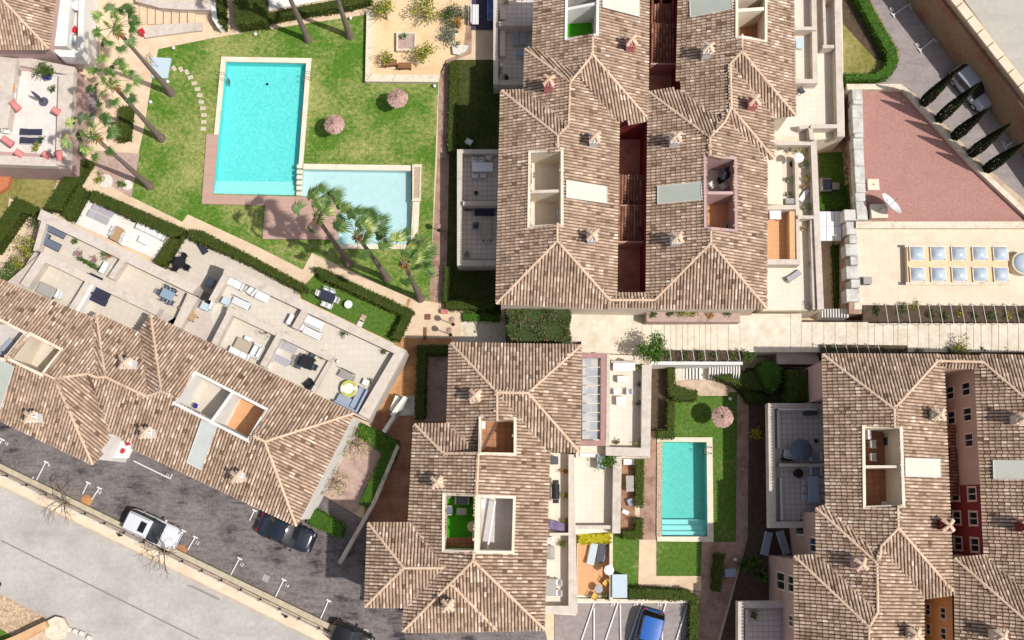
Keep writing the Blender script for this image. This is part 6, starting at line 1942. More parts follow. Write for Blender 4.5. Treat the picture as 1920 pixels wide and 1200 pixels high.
# roof terrace things
put(storage_box, (.8, .3, .9, white_pl, white_pl), 352, 724, 5.32, 62, 'white cabinet on the roof terrace beside the tiles', 'cabinet')
put(round_table, (.18, blue_m, steel, .45), 370, 762, 5.32, 0, 'small deep blue round stool on the roof terrace', 'stool')
put(air_conditioner, (.7, .3, .5, white_pl), 78, 700, 5.32, d25, 'white air conditioner in the left roof terrace corner', 'air conditioner')
put(sun_lounger, (bluegrey, white_pl, 15), 12, 655, 5.32, 50, 'pale lounger on the leftmost roof terrace', 'sun lounger', None, .8)
put(storage_box, (.35, .2, .3, red_m, red_m), 232, 846, 2.62, 62, 'red box on the white entrance canopy', 'box')
put(storage_box, (.25, .2, .3, red_m, red_m), 241, 833, 2.62, 20, 'small red box at the eave above the entrance canopy', 'box')
# ------------------------------------------------------------- lawn garden of the turned house
put(patio_table, (1.05, .72, navy, white_pl, .74), 617, 559, .06, -22, 'navy topped table in the small lawn garden', 'table')
for k, (px, py, rz) in enumerate(((613, 547, 68), (625, 551, 68), (610, 572, 248), (620, 576, 248), (633, 565, -22), (601, 553, 158))):
    put(patio_chair, (white_pl, white_pl), px, py, .06, rz + 180, 'white chair at the navy table, ' + ('upper left', 'upper right', 'lower left', 'lower right', 'right end', 'left end')[k], 'chair', 'white chairs at the navy table', .85)
put(round_table, (.30, white_pl, white_pl, .5), 655, 573, .06, 0, 'white round stand on the lawn beside the navy table', 'table')
mb = MB(); mb.rbox(P(680, 597, .08), (.55, .4, .10), rz=radians(64), b=.02); tag(mb.build('stepping_slab', soil_m), 'brown slab on the small lawn, farther from the wall', 'paving slab', 'garden slabs')
mb = MB(); mb.rbox(P(675, 607, .08), (.55, .4, .10), rz=radians(64), b=.02); tag(mb.build('stepping_slab', rock_m), 'pale slab on the small lawn, against the terrace wall', 'paving slab', 'garden slabs')
# junction of the paths
for px, py, l in ((847, 600, 'globe lamp post at the path junction, upper one'), (842, 620, 'globe lamp post at the path junction, lower one')):
    w = P(px, py, 1.9); o = place(globe_lamp, (1.9,), (w.x, w.y, .02), 0, l, 'lamp post', 'path junction lamps')
mb = MB(); mb.rbox(P(802, 594, .10), (.42, .42, .03)); tag(mb.build('drain_grate', MAT('rusty_grate', A(128, 88, 66), A(150, 104, 80), scale=10, rough=.9)), 'square brown drain grate on the path junction', 'drain grate')
mb = MB(); w = P(797, 626, .10); mb.rbox(w, (.22, .95, .03)); tag(mb.build('drain_channel', MATS['rusty_grate']), 'long brown drain channel on the path junction', 'drain')
put(storage_box, (.55, .32, .35, pink_st, pink_st), 834, 585, .06, 0, 'salmon coloured box at the end of the brown path', 'box')
put(globe_lamp, (1.2,), 823, 432, .02, 0, 'pale globe lamp on the brown path beside the lawn', 'lamp post')
# ------------------------------------------------------------- west side of the north house
sheet('dark_decking', [(886, -30), (932, -30), (930, 56), (884, 56)], MAT('dark_decking_boards', A(70, 66, 84), A(84, 80, 98), scale=3, rough=.9))
put(bench, (1.6, white_pl), 892, 32, .05, 0, 'white slatted bench on the dark decking', 'bench')
put(sun_lounger, (bluecloth, white_pl, 12), 921, 22, .05, 90, 'white lounger with blue towel on the dark decking', 'sun lounger', None, .85)
G = 'grey loungers on the shaded terrace'
put(sun_lounger, (greyfab, white_pl, 10), 967, 70, ZW + .01, 90, 'grey lounger on the shaded tile terrace, left one', 'sun lounger', G, .82)
put(sun_lounger, (greyfab, white_pl, 10), 982, 68, ZW + .01, 90, 'grey lounger on the shaded tile terrace, right one', 'sun lounger', G, .82)
put(patio_table, (.5, .6, glassblue, white_pl, .5), 977, 105, ZW + .01, 90, 'blue glass side table at the roof edge', 'table')
put(patio_table, (.75, .4, lightblue, white_pl, .5), 974, -2, ZW + .01, 0, 'pale blue table at the top edge terrace', 'table')
put(storage_box, (.25, .28, .3, white_pl, white_pl), 941, 124, ZW + .01, 0, 'small white box on the shaded tile terrace', 'box')
for px, py, lf, pot, l in ((950, 5, citrus_m, rock_m, 'olive pot plant on the top edge terrace'), (936, 138, greyleaf, white_pl, 'white pot at the terrace corner parapet'), (950, 148, bush_m, black, 'black pot at the lower end of the shaded terrace')):
    put(potted_plant, (.26, .3, lf, pot, 100, .1), px, py, ZW + .01, 0, l, 'plant', 'shaded terrace pot plants')
put(patio_chair, (white_pl, white_pl), 880, 270, .05, 60, 'white chair standing in the dark garden shade', 'chair', None, 1.0)
put(patio_table, (1.5, .68, white_pl, white_pl, .74), 905, 319, ZW + .01, 0, 'white dining table on the lower shaded terrace', 'table')
for k, (px, py, rz) in enumerate(((916, 298, 250), (890, 307, 270), (903, 307, 270), (891, 333, 90), (906, 332, 90))):
    put(patio_chair, (white_pl, white_pl), px, py, ZW + .01, rz + 180 if False else rz, 'white chair at the white dining table, ' + ('top right', 'upper left', 'upper middle', 'lower left', 'lower middle')[k], 'chair', 'white chairs at the white dining table', .85)
put(potted_plant, (.12, .1, bush_m, black, 20, .06), 893, 363, ZW + .01, 0, 'round black pot on the lower shaded terrace', 'plant')
put(sofa, (1.5, navy, charcoal, 2), 909, 396, ZW + .01, -90, 'charcoal two seat sofa below the terrace divider', 'sofa')
put(ottoman, (.6, .4, .4, charcoal, darkmetal), 879, 391, ZW + .01, 0, 'charcoal stool left of the charcoal sofa', 'stool')
put(patio_table, (.68, 1.5, taupe, darkmetal, .74), 913, 435, ZW + .01, 0, 'long grey table below the charcoal sofa', 'table')
put(patio_chair, (charcoal, darkmetal), 892, 426, ZW + .01, 180, 'charcoal chair left of the long grey table', 'chair', None, .85)
for px, py, l in ((862, 390, 'silvery pot plant at the terrace divider end'), (862, 465, 'silvery pot plant on the outer parapet'), (876, 479, 'silvery pot plant in the terrace corner')):
    put(potted_plant, (.22, .3, greyleaf, rock_m, 90, .1), px, py, ZW + .01, 0, l, 'plant', 'silvery pot plants')
# roof terraces of the north house
put(storage_box, (.75, .4, 1.0, MAT('brown_cupboard', A(120, 84, 62), A(140, 100, 76), scale=8, rough=.8), woodtop), 1026, 299, 6.02, 0, 'brown cupboard on the cream roof terrace', 'cupboard')
put(air_conditioner, (.75, .3, .6, white_pl), 1048, 408, 6.02, 90, 'white air conditioner on the cream roof terrace', 'air conditioner')
put(air_conditioner, (.7, .3, .55, white_pl), 1111, 30, 6.02, 90, 'white air conditioner on the turf roof terrace', 'air conditioner')
put(air_conditioner, (.7, .3, .55, greytop), 1113, 52, 6.02, 90, 'grey air conditioner on the turf roof terrace', 'air conditioner')
put(open_parasol, (.42, black, 1.5), 1351, 338, 6.02, 20, 'small black parasol on the cluttered roof terrace', 'parasol')
for px, py, rz, l in ((1333, 350, 40, 'white chair left of the small black parasol'), (1353, 352, 130, 'white chair below the small black parasol'), (1331, 310, 20, 'white chair at the top of the cluttered roof terrace')):
    put(patio_chair, (white_pl, white_pl), px, py, 6.02, rz, l, 'chair', 'white roof terrace chairs', .85)
put(storage_box, (.5, .9, .5, black, charcoal), 1363, 318, 6.02, 0, 'black chest on the cluttered roof terrace', 'chest')
put(storage_box, (.9, .35, .5, white_pl, white_pl), 1333, 298, 6.02, 0, 'white cupboard at the cluttered roof terrace wall', 'cupboard')
put(air_conditioner, (.55, .35, .6, bluegrey), 1367, 424, 6.02, 90, 'blue grey air conditioner on the orange roof terrace', 'air conditioner')
put(air_conditioner, (.6, .3, .5, greytop), 1424, 8, 6.02, 0, 'grey air conditioner at the top edge roof terrace', 'air conditioner')
# east terraces of the north house
zt = Z1 + .012
put(patio_table, (.55, .8, lightblue, white_pl, .5), 1496, 86, zt, 0, 'pale blue cloth table on the sunny east terrace', 'table')
put(potted_plant, (.25, .25, rust_m, terrac, 80, .1), 1548, 12, zt, 0, 'rust coloured pot plant on the outer east terrace', 'plant')
put(patio_chair, (charcoal, darkmetal), 1500, 174, zt, 30, 'dark chair below the east terrace divider', 'chair', None, .9)
put(open_parasol, (.38, white_pl, 1.6), 1487, 308, zt, 0, 'small white parasol beside the cream awning', 'parasol')
for px, py, R, lf, l in ((1461, 279, .32, bush_m, 'dark pot plant at the left of the narrow planted ledge'), (1478, 284, .28, bush_m, 'green pot plant in the middle of the narrow planted ledge'), (1497, 283, .38, citrus_m, 'yellow green pot plant at the right of the narrow planted ledge'), (1478, 340, .28, hedgeg_m, 'bright green pot plant beside the cream awning edge'),
                         (1478, 330 + 36, .2, bush_m, 'small pot plant below the bright green one'), (1506, 312, .45, bush_m, 'leafy pot plant at the top of the east terrace strip'), (1511, 335, .42, citrus_m, 'olive pot plant in the east terrace strip'), (1507, 352, .3, rust_m, 'reddish pot plant in the east terrace strip'),
                         (1510, 392, .45, bush_m, 'leafy pot plant at the bottom of the east terrace strip'), (1505, 430, .26, rust_m, 'orange flowering pot plant beside the terracotta terrace'), (1516, 424, .3, citrus_m, 'yellow green pot plant beside the orange flowering one'), (1518, 499, .32, greyleaf, 'silvery plant on the parapet below the terracotta terrace'),
                         (1518, 578, .4, hedge_m, 'brown green bush at the lower terrace corner'), (1440, 391, .16, citrus_m, 'tiny green pot plant above the white square table')):
    put(potted_plant, (R, R * 1.1, lf, rock_m, int(320 * R), .1), px, py, zt, 0, l, 'plant', 'east side pot plants')
put(sun_lounger, (white_pl, darkmetal, 25), 1506, 368, zt, 55, 'white lounger in the planted east terrace strip', 'sun lounger', None, .6)
put(air_conditioner, (.7, .4, .55, greytop), 1478, 381, zt, 0, 'grey air conditioner below the cream awning', 'air conditioner')
put(patio_table, (.8, .85, white_pl, white_pl, .74), 1449, 405, zt, 0, 'white square table on the terracotta terrace', 'table')
put(sun_lounger, (greyfab, darkmetal, 30), 1486, 519, zt, 35, 'grey folding lounger below the terracotta terrace', 'sun lounger', None, .62)
put(storage_box, (.45, .35, .35, red_m, red_m), 1401, 587, 2.6, 0, 'small red box under the south eave', 'box')
# garden between the north house and the red terrace
sheet('strip_lawn', [(1534, 288), (1600, 280), (1606, 396), (1536, 396)], lawn2_m)
slab('orange_slab', [(1532, 262), (1588, 262), (1590, 284), (1534, 286)], orange_st, .12)
put(sofa, (1.0, slate, greytop, 1), 1546, 350, .05, 0, 'grey garden sofa on the shaded strip lawn', 'sofa')
put(patio_table, (.55, .55, greytop, darkmetal, .45), 1564, 352, .05, 0, 'low grey table beside the grey garden sofa', 'table')
pc = empty('white_canopy', P(1557, 424, 0)); tag(pc, 'white canopy of six panels on slim posts beside the stone blocks', 'canopy')
for i in range(3):
    for j in range(2):
        mb = MB(); mb.prism(PS([(1536.5 + 14 * i, 397 + 27.5 * j), (1549.5 + 14 * i, 397 + 27.5 * j), (1549.5 + 14 * i, 423.5 + 27.5 * j), (1536.5 + 14 * i, 423.5 + 27.5 * j)], 2.3), 2.24, bottom=True); mb.build('panel', white_pl, pc, P(1557, 424, 0))
mb = MB(); mb.prism(PS([(1535, 396), (1579, 396), (1579, 452), (1535, 452)], 2.22), 2.15, bottom=True); mb.build('frame', greytop, pc, P(1557, 424, 0))
for a, b in ((1537, 398), (1577, 398), (1537, 450), (1577, 450)):
    w = P(a, b, 2.15); mb = MB(); mb.box((w.x, w.y, 1.08), (.07, .07, 2.15)); mb.build('post', greytop, pc, P(1557, 424, 0))
mb = MB()
for k in range(10): mb.prism(PS([(1541 + 5.2 * k, 579), (1544 + 5.2 * k, 579), (1544.4 + 5.2 * k, 595), (1541.4 + 5.2 * k, 595)], 1.4 + .14 * k), 0)
tag(mb.build('side_steps', white_st, off=tuple(P(1566, 587, 0))), kind='structure')
# ------------------------------------------------------------- red terrace and beige terrace
rows_ = [(166, 188, 1597, 1616, 3.35), (188, 196, 1599, 1617, 3.7), (196, 222, 1597, 1617, 3.4), (222, 250, 1598, 1618, 3.45), (250, 258, 1601, 1618, 3.75), (258, 280, 1599, 1618, 3.4), (280, 312, 1601, 1619, 3.45), (312, 344, 1602, 1621, 3.5), (344, 362, 1604, 1622, 3.4), (362, 378, 1603, 1622, 3.6), (378, 412, 1605, 1624, 3.4)]
o8 = ['topmost', 'second', 'third', 'fourth', 'fifth', 'sixth', 'seventh', 'eighth', 'ninth', 'tenth', 'lowest']
for k, (y0, y1, x0, x1, zz) in enumerate(rows_):
    mb = MB(); mb.rbox(tuple((P(x0, y0, zz) + P(x1, y1, zz)) / 2 - Vector((0, 0, .35))), (abs(P(x1, y0, zz).x - P(x0, y0, zz).x), abs(P(x0, y0, zz).y - P(x0, y1, zz).y) - .02, .9), b=.03)
    tag(mb.build('stone_block', blockstone), 'pale grey stone block along the red terrace, %s in the row' % o8[k], 'stone block', 'stone blocks along the red terrace')
rows2 = [(393, 414, 1582, 1626, 3.3), (416, 440, 1586, 1606, 3.2), (441, 456, 1592, 1608, 3.6), (458, 480, 1585, 1608, 3.3), (481, 497, 1594, 1609, 3.6), (499, 523, 1586, 1610, 3.3), (524, 540, 1595, 1612, 3.6), (542, 566, 1586, 1612, 3.3)]
for k, (y0, y1, x0, x1, zz) in enumerate(rows2):
    mb = MB(); mb.rbox(tuple((P(x0, y0, zz) + P(x1, y1, zz)) / 2 - Vector((0, 0, .45))), (abs(P(x1, y0, zz).x - P(x0, y0, zz).x), abs(P(x0, y0, zz).y - P(x0, y1, zz).y) - .02, 1.1), b=.03)
    tag(mb.build('stone_block', blockstone), 'grey stone block along the beige terrace, %s in the row' % (o8[:7] + ['lowest'])[k], 'stone block', 'stone blocks along the beige terrace')
wallthing('stone_parapet', 'pale stone parapet across the top of the red terrace', 'wall', [(1588, 158), (1690, 158), (1700, 167), (1590, 167)], UP + .5, UP - 2.9, palestone)
wallthing('stone_parapet', 'long slanting stone parapet between red terrace and cypresses', 'wall', [(1692, 166), (1698, 164), (1826, 302), (1950, 418), (1944, 424), (1820, 307)], UP + .45, UP - .1, palestone)
wallthing('stone_parapet', 'pale stone parapet between the red and beige terraces', 'wall', [(1606, 416), (1990, 416), (1990, 427), (1606, 427)], UP + .5, UP - .1, palestone)
mb = MB(); mb.sheet(PS([(1700, 166), (1718, 178), (1845, 310), (1950, 400), (1946, 414), (1828, 304)], UP + .16)); tag(mb.build('cypress_bed', soil_m, off=tuple(P(1800, 260, UP))), kind='structure')
CYP = ['topmost of the cypress row beside the red terrace', 'second cypress from the top, in front of the silver car', 'third cypress from the top of the row', 'fourth cypress from the top of the row', 'fifth cypress from the top, lowest in view']
for k, (bx, by, tx, ty) in enumerate(((1727, 197, 1796, 131), (1756, 227, 1828, 149), (1786, 259, 1853, 201), (1817, 291, 1893, 231), (1846, 320, 1918, 265))):
    b = P(bx, by, UP)
    h = min((hypot(P(tx, ty, UP + q / 10).x - b.x, P(tx, ty, UP + q / 10).y - b.y), q / 10) for q in range(30, 90))[1]
    o = cypress(h, .40, 40 + k); o.location = b; tag(o, 'slim dark ' + CYP[k], 'cypress', 'cypress row')
sk = empty('skylight_bank', P(1794, 497, UP)); tag(sk, 'long low peach plinth carrying ten square skylight domes', 'plinth')
mb = MB(); mb.prism(PS([(1700, 461), (1889, 461), (1891, 532), (1702, 531)], UP + .55), UP - .02); mb.build('plinth', MAT('peach_plinth', A(240, 208, 168), A(246, 218, 182), scale=3, rough=.9), sk, P(1794, 497, UP))
mb = MB()
for q in ([(1697, 459), (1891, 459), (1891, 463), (1697, 463)], [(1699, 529), (1893, 529), (1893, 534), (1699, 534)]): mb.prism(PS(q, UP + .62), UP + .5)
mb.build('edge_trim', palestone, sk, P(1794, 497, UP))
domeglass = MAT('skylight_plastic', A(188, 204, 220), A(206, 218, 228), scale=2, rough=.15, spec=.7)
nth = ['first', 'second', 'third', 'fourth', 'last']
for j, (yy, nm) in enumerate(((476, 'upper'), (515, 'lower'))):
    for i in range(5):
        put(dome, (.47, domeglass, coping_m), 1718.5 + 39.2 * i + j, yy, UP + .55, 0, 'pale blue square skylight dome, %s from the left in the %s row' % (nth[i], nm), 'skylight', 'square skylight domes')
rd = empty('round_skylight', P(1911, 497, UP)); tag(rd, 'round pale blue skylight on a cylindrical kerb at the right edge', 'skylight')
mb = MB(); mb.lathe((0, 0, 0), [(.82, 0), (.82, .7), (.72, .72), (.70, .62)], 28); mb.build('kerb', palestone, rd)
mb = MB(); mb.lathe((0, 0, .62), [(.70 * cos(pi / 2 * k / 7), .30 * sin(pi / 2 * k / 7)) for k in range(8)], 28); mb.build('dome', domeglass, rd, smooth=True)
# satellite dish
sd_ = empty('satellite_dish', P(1643, 403, UP)); tag(sd_, 'large white satellite dish on a beige stand', 'satellite dish')
mb = MB(); mb.box((0, .1, .35), (1.15, 1.0, .7)); mb.build('stand', stucco, sd_)
mb = MB(); mb.tube((0, .1, .7), (.25, .15, 1.25), .06); mb.build('mast', steel, sd_)
ax = Vector((.58, .50, .64)).normalized(); a1 = ax.orthogonal().normalized(); a2 = ax.cross(a1)
mb = MB(); rows = []
for k in range(7):
    rr = .92 * k / 6 + .01
    rows.append([Vector((.42, .25, 1.35)) + ax * (.30 * (rr / .92) ** 2) + (a1 * cos(2 * pi * t / 26) + a2 * sin(2 * pi * t / 26)) * rr for t in range(26)])
mb.grid(rows, close=True); mb.build('reflector', white_pl, sd_, smooth=True)
mb = MB(); c = Vector((.42, .25, 1.35)); mb.tube(c, c + ax * .7, .025); mb.lathe(c + ax * .72, [(.06, -.05), (.07, .05), (.02, .08)], 8); mb.build('feed_horn', steel, sd_)
hb_ = empty('hatch_cover', P(1635, 348, UP)); tag(hb_, 'square cream hatch with a small dark hole on the red terrace', 'hatch')
mb = MB(); mb.rbox((0, 0, .16), (.82, .82, .32), b=.02); mb.build('lid', stucco, hb_)
mb = MB(); mb.lathe((0, 0, .32), [(.05, 0), (.05, .02), (.01, .02)], 10); mb.build('vent_hole', rubber, hb_)
put(storage_box, (.5, .6, .6, MAT('green_box', A(120, 128, 118), rough=.8), greytop), 1622, 529, UP + .01, 90, 'grey green bin at the left end of the beige terrace', 'bin')
# flower strip and wire frames beside the stair path
z = UP
for k, (px, py, R) in enumerate(((1640, 582, .36), (1690, 581, .42), (1716, 574, .34), (1744, 590, .36), (1770, 591, .36), (1798, 588, .32), (1828, 594, .34), (1858, 592, .36), (1888, 593, .34), (1914, 591, .36))):
    o = shrub(R, R * 1.2, (hedge_m, bush_m, citrus_m)[k % 3], int(420 * R), .12, 7); o.location = P(px, py, z); tag(o, '%s green bush in the bed above the stair path, %s from the left' % (('olive', 'dark', 'yellow')[k % 3], words_[k]), 'bush', 'bushes above the stair path')
mb = MB(); mb.prism(PS([(1618, 572), (1990, 574), (1990, 604), (1618, 603)], UP + .10), UP - .1); tag(mb.build('planting_bed', soil_shade, off=tuple(P(1800, 588, UP))), kind='structure')
def wire_frame(pts, h, label, px0):
    off = P(px0[0], px0[1], h)
    r = empty('wire_trellis', off); tag(r, label, 'trellis', 'wire trellises along the stair path')
    for (x, ya, yb, za) in pts:
        mb = MB(); a, b = P(x, ya, za), P(x + (x - 960) * .008, yb, za)
        mb.tube(a, b, .022, n=6); mb.tube(a, (a.x, a.y, za - .9), .022, n=6); mb.tube(b, (b.x, b.y, za - .9), .022, n=6)
        mb.build('bar', offwhite, r, off)
wire_frame([(1660 + 20.3 * k, 570, 606, UP + .9) for k in range(14)], UP, 'row of pale trellis hoops over the bed above the stair path', (1790, 588))
wire_frame([(1256 + 21.5 * k, 657, 675, 3.3 + .02 * k) for k in range(7)], 2.4, 'row of white trellis hoops over the shrubs left of the garden steps', (1320, 666))
wire_frame([(1546 + 20 * k, 646, 663, 3.7 + .03 * k) for k in range(6)], 2.8, 'row of pale trellis hoops at the corner of the red welled house', (1596, 655))
slab('planting_bed', [(1236, 657), (1392, 657), (1392, 676), (1236, 676)], soil_shade, 2.7)
for k, (px, w_) in enumerate(((1252, 'first'), (1280, 'second'), (1312, 'third'), (1340, 'fourth'), (1372, 'fifth'))):
    o = shrub(.36, .4, bush_m, 150, .11, 6); o.location = P(px, 667, 2.7); tag(o, 'low green bush under the white trellis hoops, %s from the left' % w_, 'bush', 'bushes under the white hoops')
slab('planting_bed', [(1212, 574), (1388, 575), (1388, 604), (1212, 603)], mauvesoil, 3.5)
slab('planting_bed', [(1540, 646), (1990, 650), (1990, 672), (1540, 664)], soil_shade, 3.0)
for k, (px, R) in enumerate(((1560, .45), (1600, .3), (1655, .32), (1690, .3), (1720, .28), (1780, .3), (1840, .25), (1880, .28))):
    o = shrub(R, .4, bush_m, int(320 * R), .11, 6); o.location = P(px, 658, 3.0); tag(o, 'dark low bush behind the eave of the red welled house, %s from the left' % words_[k], 'bush', 'bushes behind the eave')
wallthing('white_wall', 'white topped wall below the trellis strip by the garden steps', 'wall', [(1210, 678), (1392, 679), (1392, 683), (1216, 683)], 2.6, 0, white_st)
wallthing('stone_wall', 'grey stone wall block beside the pale stair path', 'wall', [(1457, 652), (1535, 652), (1535, 682), (1457, 682)], 1.9, 0, MAT('weathered_block', A(196, 180, 170), A(214, 200, 190), scale=5, rough=.95, c3=A(176, 160, 150), s3=1.5))
mb = MB()
for k in range(6): mb.prism(PS([(1280 + 6.2 * k, 687), (1283.4 + 6.2 * k, 687), (1283.4 + 6.2 * k, 711), (1280 + 6.2 * k, 711)], .12 + .1 * k), 0)
for k in range(12): mb.prism(PS([(1330 + 5.0 * k, 687), (1332.8 + 5.0 * k, 687), (1332.8 + 5.0 * k, 699), (1330 + 5.0 * k, 711)], .7 + .09 * k), 0)
tag(mb.build('garden_steps', white_st, off=tuple(P(1330, 700, 0))), kind='structure')
sheet('step_landing', [(1266, 684), (1400, 684), (1392, 712), (1266, 712)], cream_pave)
slab('curved_path', [(1268, 716), (1300, 712), (1360, 714), (1372, 728), (1364, 742), (1308, 742), (1304, 730), (1268, 726)], soil_m, .1)
# ------------------------------------------------------------- terraces right of the lower centre house
zt = Z1 + .012
put(patio_table, (1.5, .55, white_pl, white_pl, .74), 1168, 690, zt, 0, 'long white slatted table on the white terrace', 'table')
put(ottoman, (.75, .45, .5, white_pl, white_pl), 1166, 712, zt, 0, 'white chest bench on the white terrace', 'chest')
for px, py, rz, l in ((1155, 736, 0, 'white slatted chair on the white terrace, left of the pair'), (1178, 736, 180, 'white slatted chair on the white terrace, right of the pair')):
    put(patio_chair, (white_pl, white_pl), px, py, zt, rz, l, 'chair', 'white slatted chairs')
put(patio_table, (.65, .6, white_pl, white_pl, .5), 1163, 753, zt, 0, 'low white square table below the slatted chairs', 'table')
for px, py, R, lf, l in ((1197, 690, .3, yellowleaf, 'bright yellow plant at the top of the white terrace'), (1199, 722, .22, bush_m, 'dark plant on the white terrace parapet'), (1195, 758, .24, bush_m, 'leafy plant halfway down the white terrace parapet'), (1198, 829, .36, yellowleaf, 'bright yellow plant at the bottom of the white terrace'),
                         (1156, 830, .24, bush_m, 'dark plant at the lower left of the white terrace'), (1147, 680, .2, citrus_m, 'olive plant at the upper left of the white terrace'), (1163, 676, .24, purple_m, 'purple plant at the upper edge of the white terrace')):
    put(potted_plant, (R, R * 1.1, lf, rock_m, int(330 * R), .11), px, py, zt, 0, l, 'plant', 'white terrace plants')
z2 = 2.612
put(storage_box, (.5, .55, .7, black, charcoal), 1039, 864, z2, 0, 'small dark box at the eave on the narrow terrace', 'box')
put(barbecue, (1.0, black), 1041, 922, z2, 90, 'black barbecue on the narrow terrace', 'barbecue')
for px, py, lf, l in ((1058, 884, rust_m, 'reddish pot plant on the narrow terrace'), (1060, 928, citrus_m, 'yellow green pot plant beside the black barbecue'), (1061, 975, citrus_m, 'yellow green pot plant above the purple seat'), (1054, 1019, hedgeg_m, 'bushy pot plant below the narrow terrace divider')):
    put(potted_plant, (.28, .32, lf, terrac, 110, .1), px, py, z2, 0, l, 'plant', 'narrow terrace plants')
put(ottoman, (1.2, .6, .45, MAT('purple_cover', A(110, 96, 130), A(150, 136, 170), scale=2, rough=.8), darkmetal), 1044, 986, z2, -15, 'purple covered seat on the narrow terrace', 'bench')
put(air_conditioner, (.45, .3, .5, white_pl), 1031, 1011, z2, 0, 'white air conditioner beside the eave on the narrow terrace', 'air conditioner')
put(bench, (.9, greytop), 1033, 1036, z2, 0, 'grey bench at the eave of the narrow terrace', 'bench')
put(patio_table, (.7, 1.1, greytop, darkmetal, .74), 1032, 1100, z2, 0, 'grey table at the bottom of the narrow terrace', 'table')
for py, l in ((1092, 'white chair at the bottom grey table, upper'), (1111, 'white chair at the bottom grey table, lower')):
    put(patio_chair, (white_pl, white_pl), 1046, py, z2, 180, l, 'chair', 'white chairs at the bottom grey table', .9)
put(storage_box, (1.05, .25, .7, white_pl, white_pl), 1100, 854, z2, 0, 'long white cupboard at the top of the middle terrace', 'cupboard')
put(patio_table, (.6, 1.0, lightblue, white_pl, .74), 1126, 867, z2, 0, 'pale blue and white table on the middle terrace', 'table')
# strip between the middle terrace and the hedge
sheet('strip_floor', [(1163, 856), (1192, 856), (1190, 995), (1162, 995)], MAT('brown_strip', A(150, 112, 90), A(176, 138, 112), scale=2, rough=.95))
put(sofa, (.8, white_pl, white_pl, 1), 1178, 862, .05, -90, 'white seat at the top of the brown garden strip', 'sofa')
put(patio_table, (.55, 1.1, greytop, darkmetal, .74), 1179, 907, .05, 0, 'grey table in the brown garden strip', 'table')
put(ottoman, (.5, .5, .4, bluegrey, bluegrey), 1182, 941, .05, 20, 'blue grey beanbag in the brown garden strip', 'beanbag')
put(ottoman, (.5, .3, .3, white_pl, white_pl), 1172, 960, .05, -25, 'white stool at the foot of the brown garden strip', 'stool')
# terracotta terrace
z3 = .462
G = 'loungers on the terracotta terrace'
put(sun_lounger, (lightblue, white_pl, 12), 1110, 1036, z3, 78, 'white lounger on the terracotta terrace', 'sun lounger', G, .85)
put(sun_lounger, (charcoal, white_pl, 12), 1128, 1034, z3, 78, 'charcoal lounger on the terracotta terrace', 'sun lounger', G, .8)
put(open_parasol, (.36, white_pl, 1.3), 1139, 1067, z3, 0, 'small round white parasol on the terracotta terrace', 'parasol')
put(round_table, (.28, greyfab, darkmetal, .7), 1121, 1103, z3, 0, 'round grey table between the yellow chairs', 'table')
YM = MAT('yellow_cloth', A(232, 190, 88), A(240, 202, 104), scale=10, rough=.7)
for px, py, rz, l in ((1135, 1092, 230, 'yellow chair above the round grey table'), (1114, 1117, 60, 'yellow chair below the round grey table')):
    put(patio_chair, (YM, darkmetal), px, py, z3, rz, l, 'chair', 'yellow chairs', .9)
put(potted_plant, (.3, .4, bush_m, terrac, 150, .11), 1132, 1113, z3, 0, 'leafy plant at the terracotta terrace corner', 'plant')
sh = empty('garden_shed', P(1161, 1098, 0)); tag(sh, 'pale blue flat topped garden shed beside the side lawn', 'shed')
mb = MB(); mb.prism(PS([(1150, 1079), (1174, 1079), (1174, 1119), (1150, 1119)], 1.3), 0); mb.build('wall', greytop, sh, P(1161, 1098, 0))
mb = MB(); mb.prism(PS([(1148, 1077), (1176, 1077), (1176, 1121), (1148, 1121)], 1.42), 1.32, bottom=True); mb.build('roof', lightblue, sh, P(1161, 1098, 0))
wallthing('garden_wall', 'thin slanting garden wall beside the tarmac lot', 'wall', [(634, 1054), (639, 1057), (704, 942), (748, 838), (744, 834), (699, 940)], 1.0, 0, greyband)
wallthing('white_wall', 'white rounded wall end beside the grey steps', 'wall', [(742, 742), (750, 745), (742, 764), (734, 770), (731, 768)], 1.0, 0, white_st)
# ------------------------------------------------------------- south-east garden
zt = Z1 + .012
G = 'white loungers in the shaded garden'
put(sun_lounger, (bluegrey, white_pl, 10), 1436, 1019, .06, 75, 'white lounger in the shaded garden, left of the pair', 'sun lounger', G, .85)
put(sun_lounger, (bluegrey, white_pl, 10), 1467, 1017, .06, 105, 'white lounger in the shaded garden, right of the pair', 'sun lounger', G, .85)
put(patio_table, (.75, .55, bluegrey, white_pl, .7), 1366, 1073, .06, 0, 'pale table alone in the shaded garden', 'table')
for px, py, R, l in ((1396, 1060, .5, 'broad leaved plant in the shaded garden, left'), (1416, 1052, .5, 'broad leaved plant in the shaded garden, middle'), (1424, 1078, .55, 'broad leaved plant in the shaded garden, right')):
    put(agave, (R * 1.4, bush_m, None), px, py, .05, RN.uniform(0, 90), l, 'plant', 'broad leaved plants')
put(storage_box, (.85, .3, .5, black, charcoal), 1517, 776, zt, 0, 'black chest by the wall on the shaded right terrace', 'chest')
put(open_parasol, (.8, slate, 1.5), 1493, 846, zt, 10, 'slate blue parasol on the shaded right terrace', 'parasol')
put(potted_plant, (.16, .14, bush_m, black, 30, .07), 1529, 827, zt, 0, 'square black pot at the right terrace wall', 'plant')
put(armchair, (bluegrey, white_pl), 1527, 857, zt, 90, 'blue grey armchair above the terrace divider', 'armchair', 'blue grey armchairs')
put(armchair, (bluegrey, white_pl), 1527, 884, zt, -90, 'blue grey armchair below the terrace divider', 'armchair', 'blue grey armchairs')
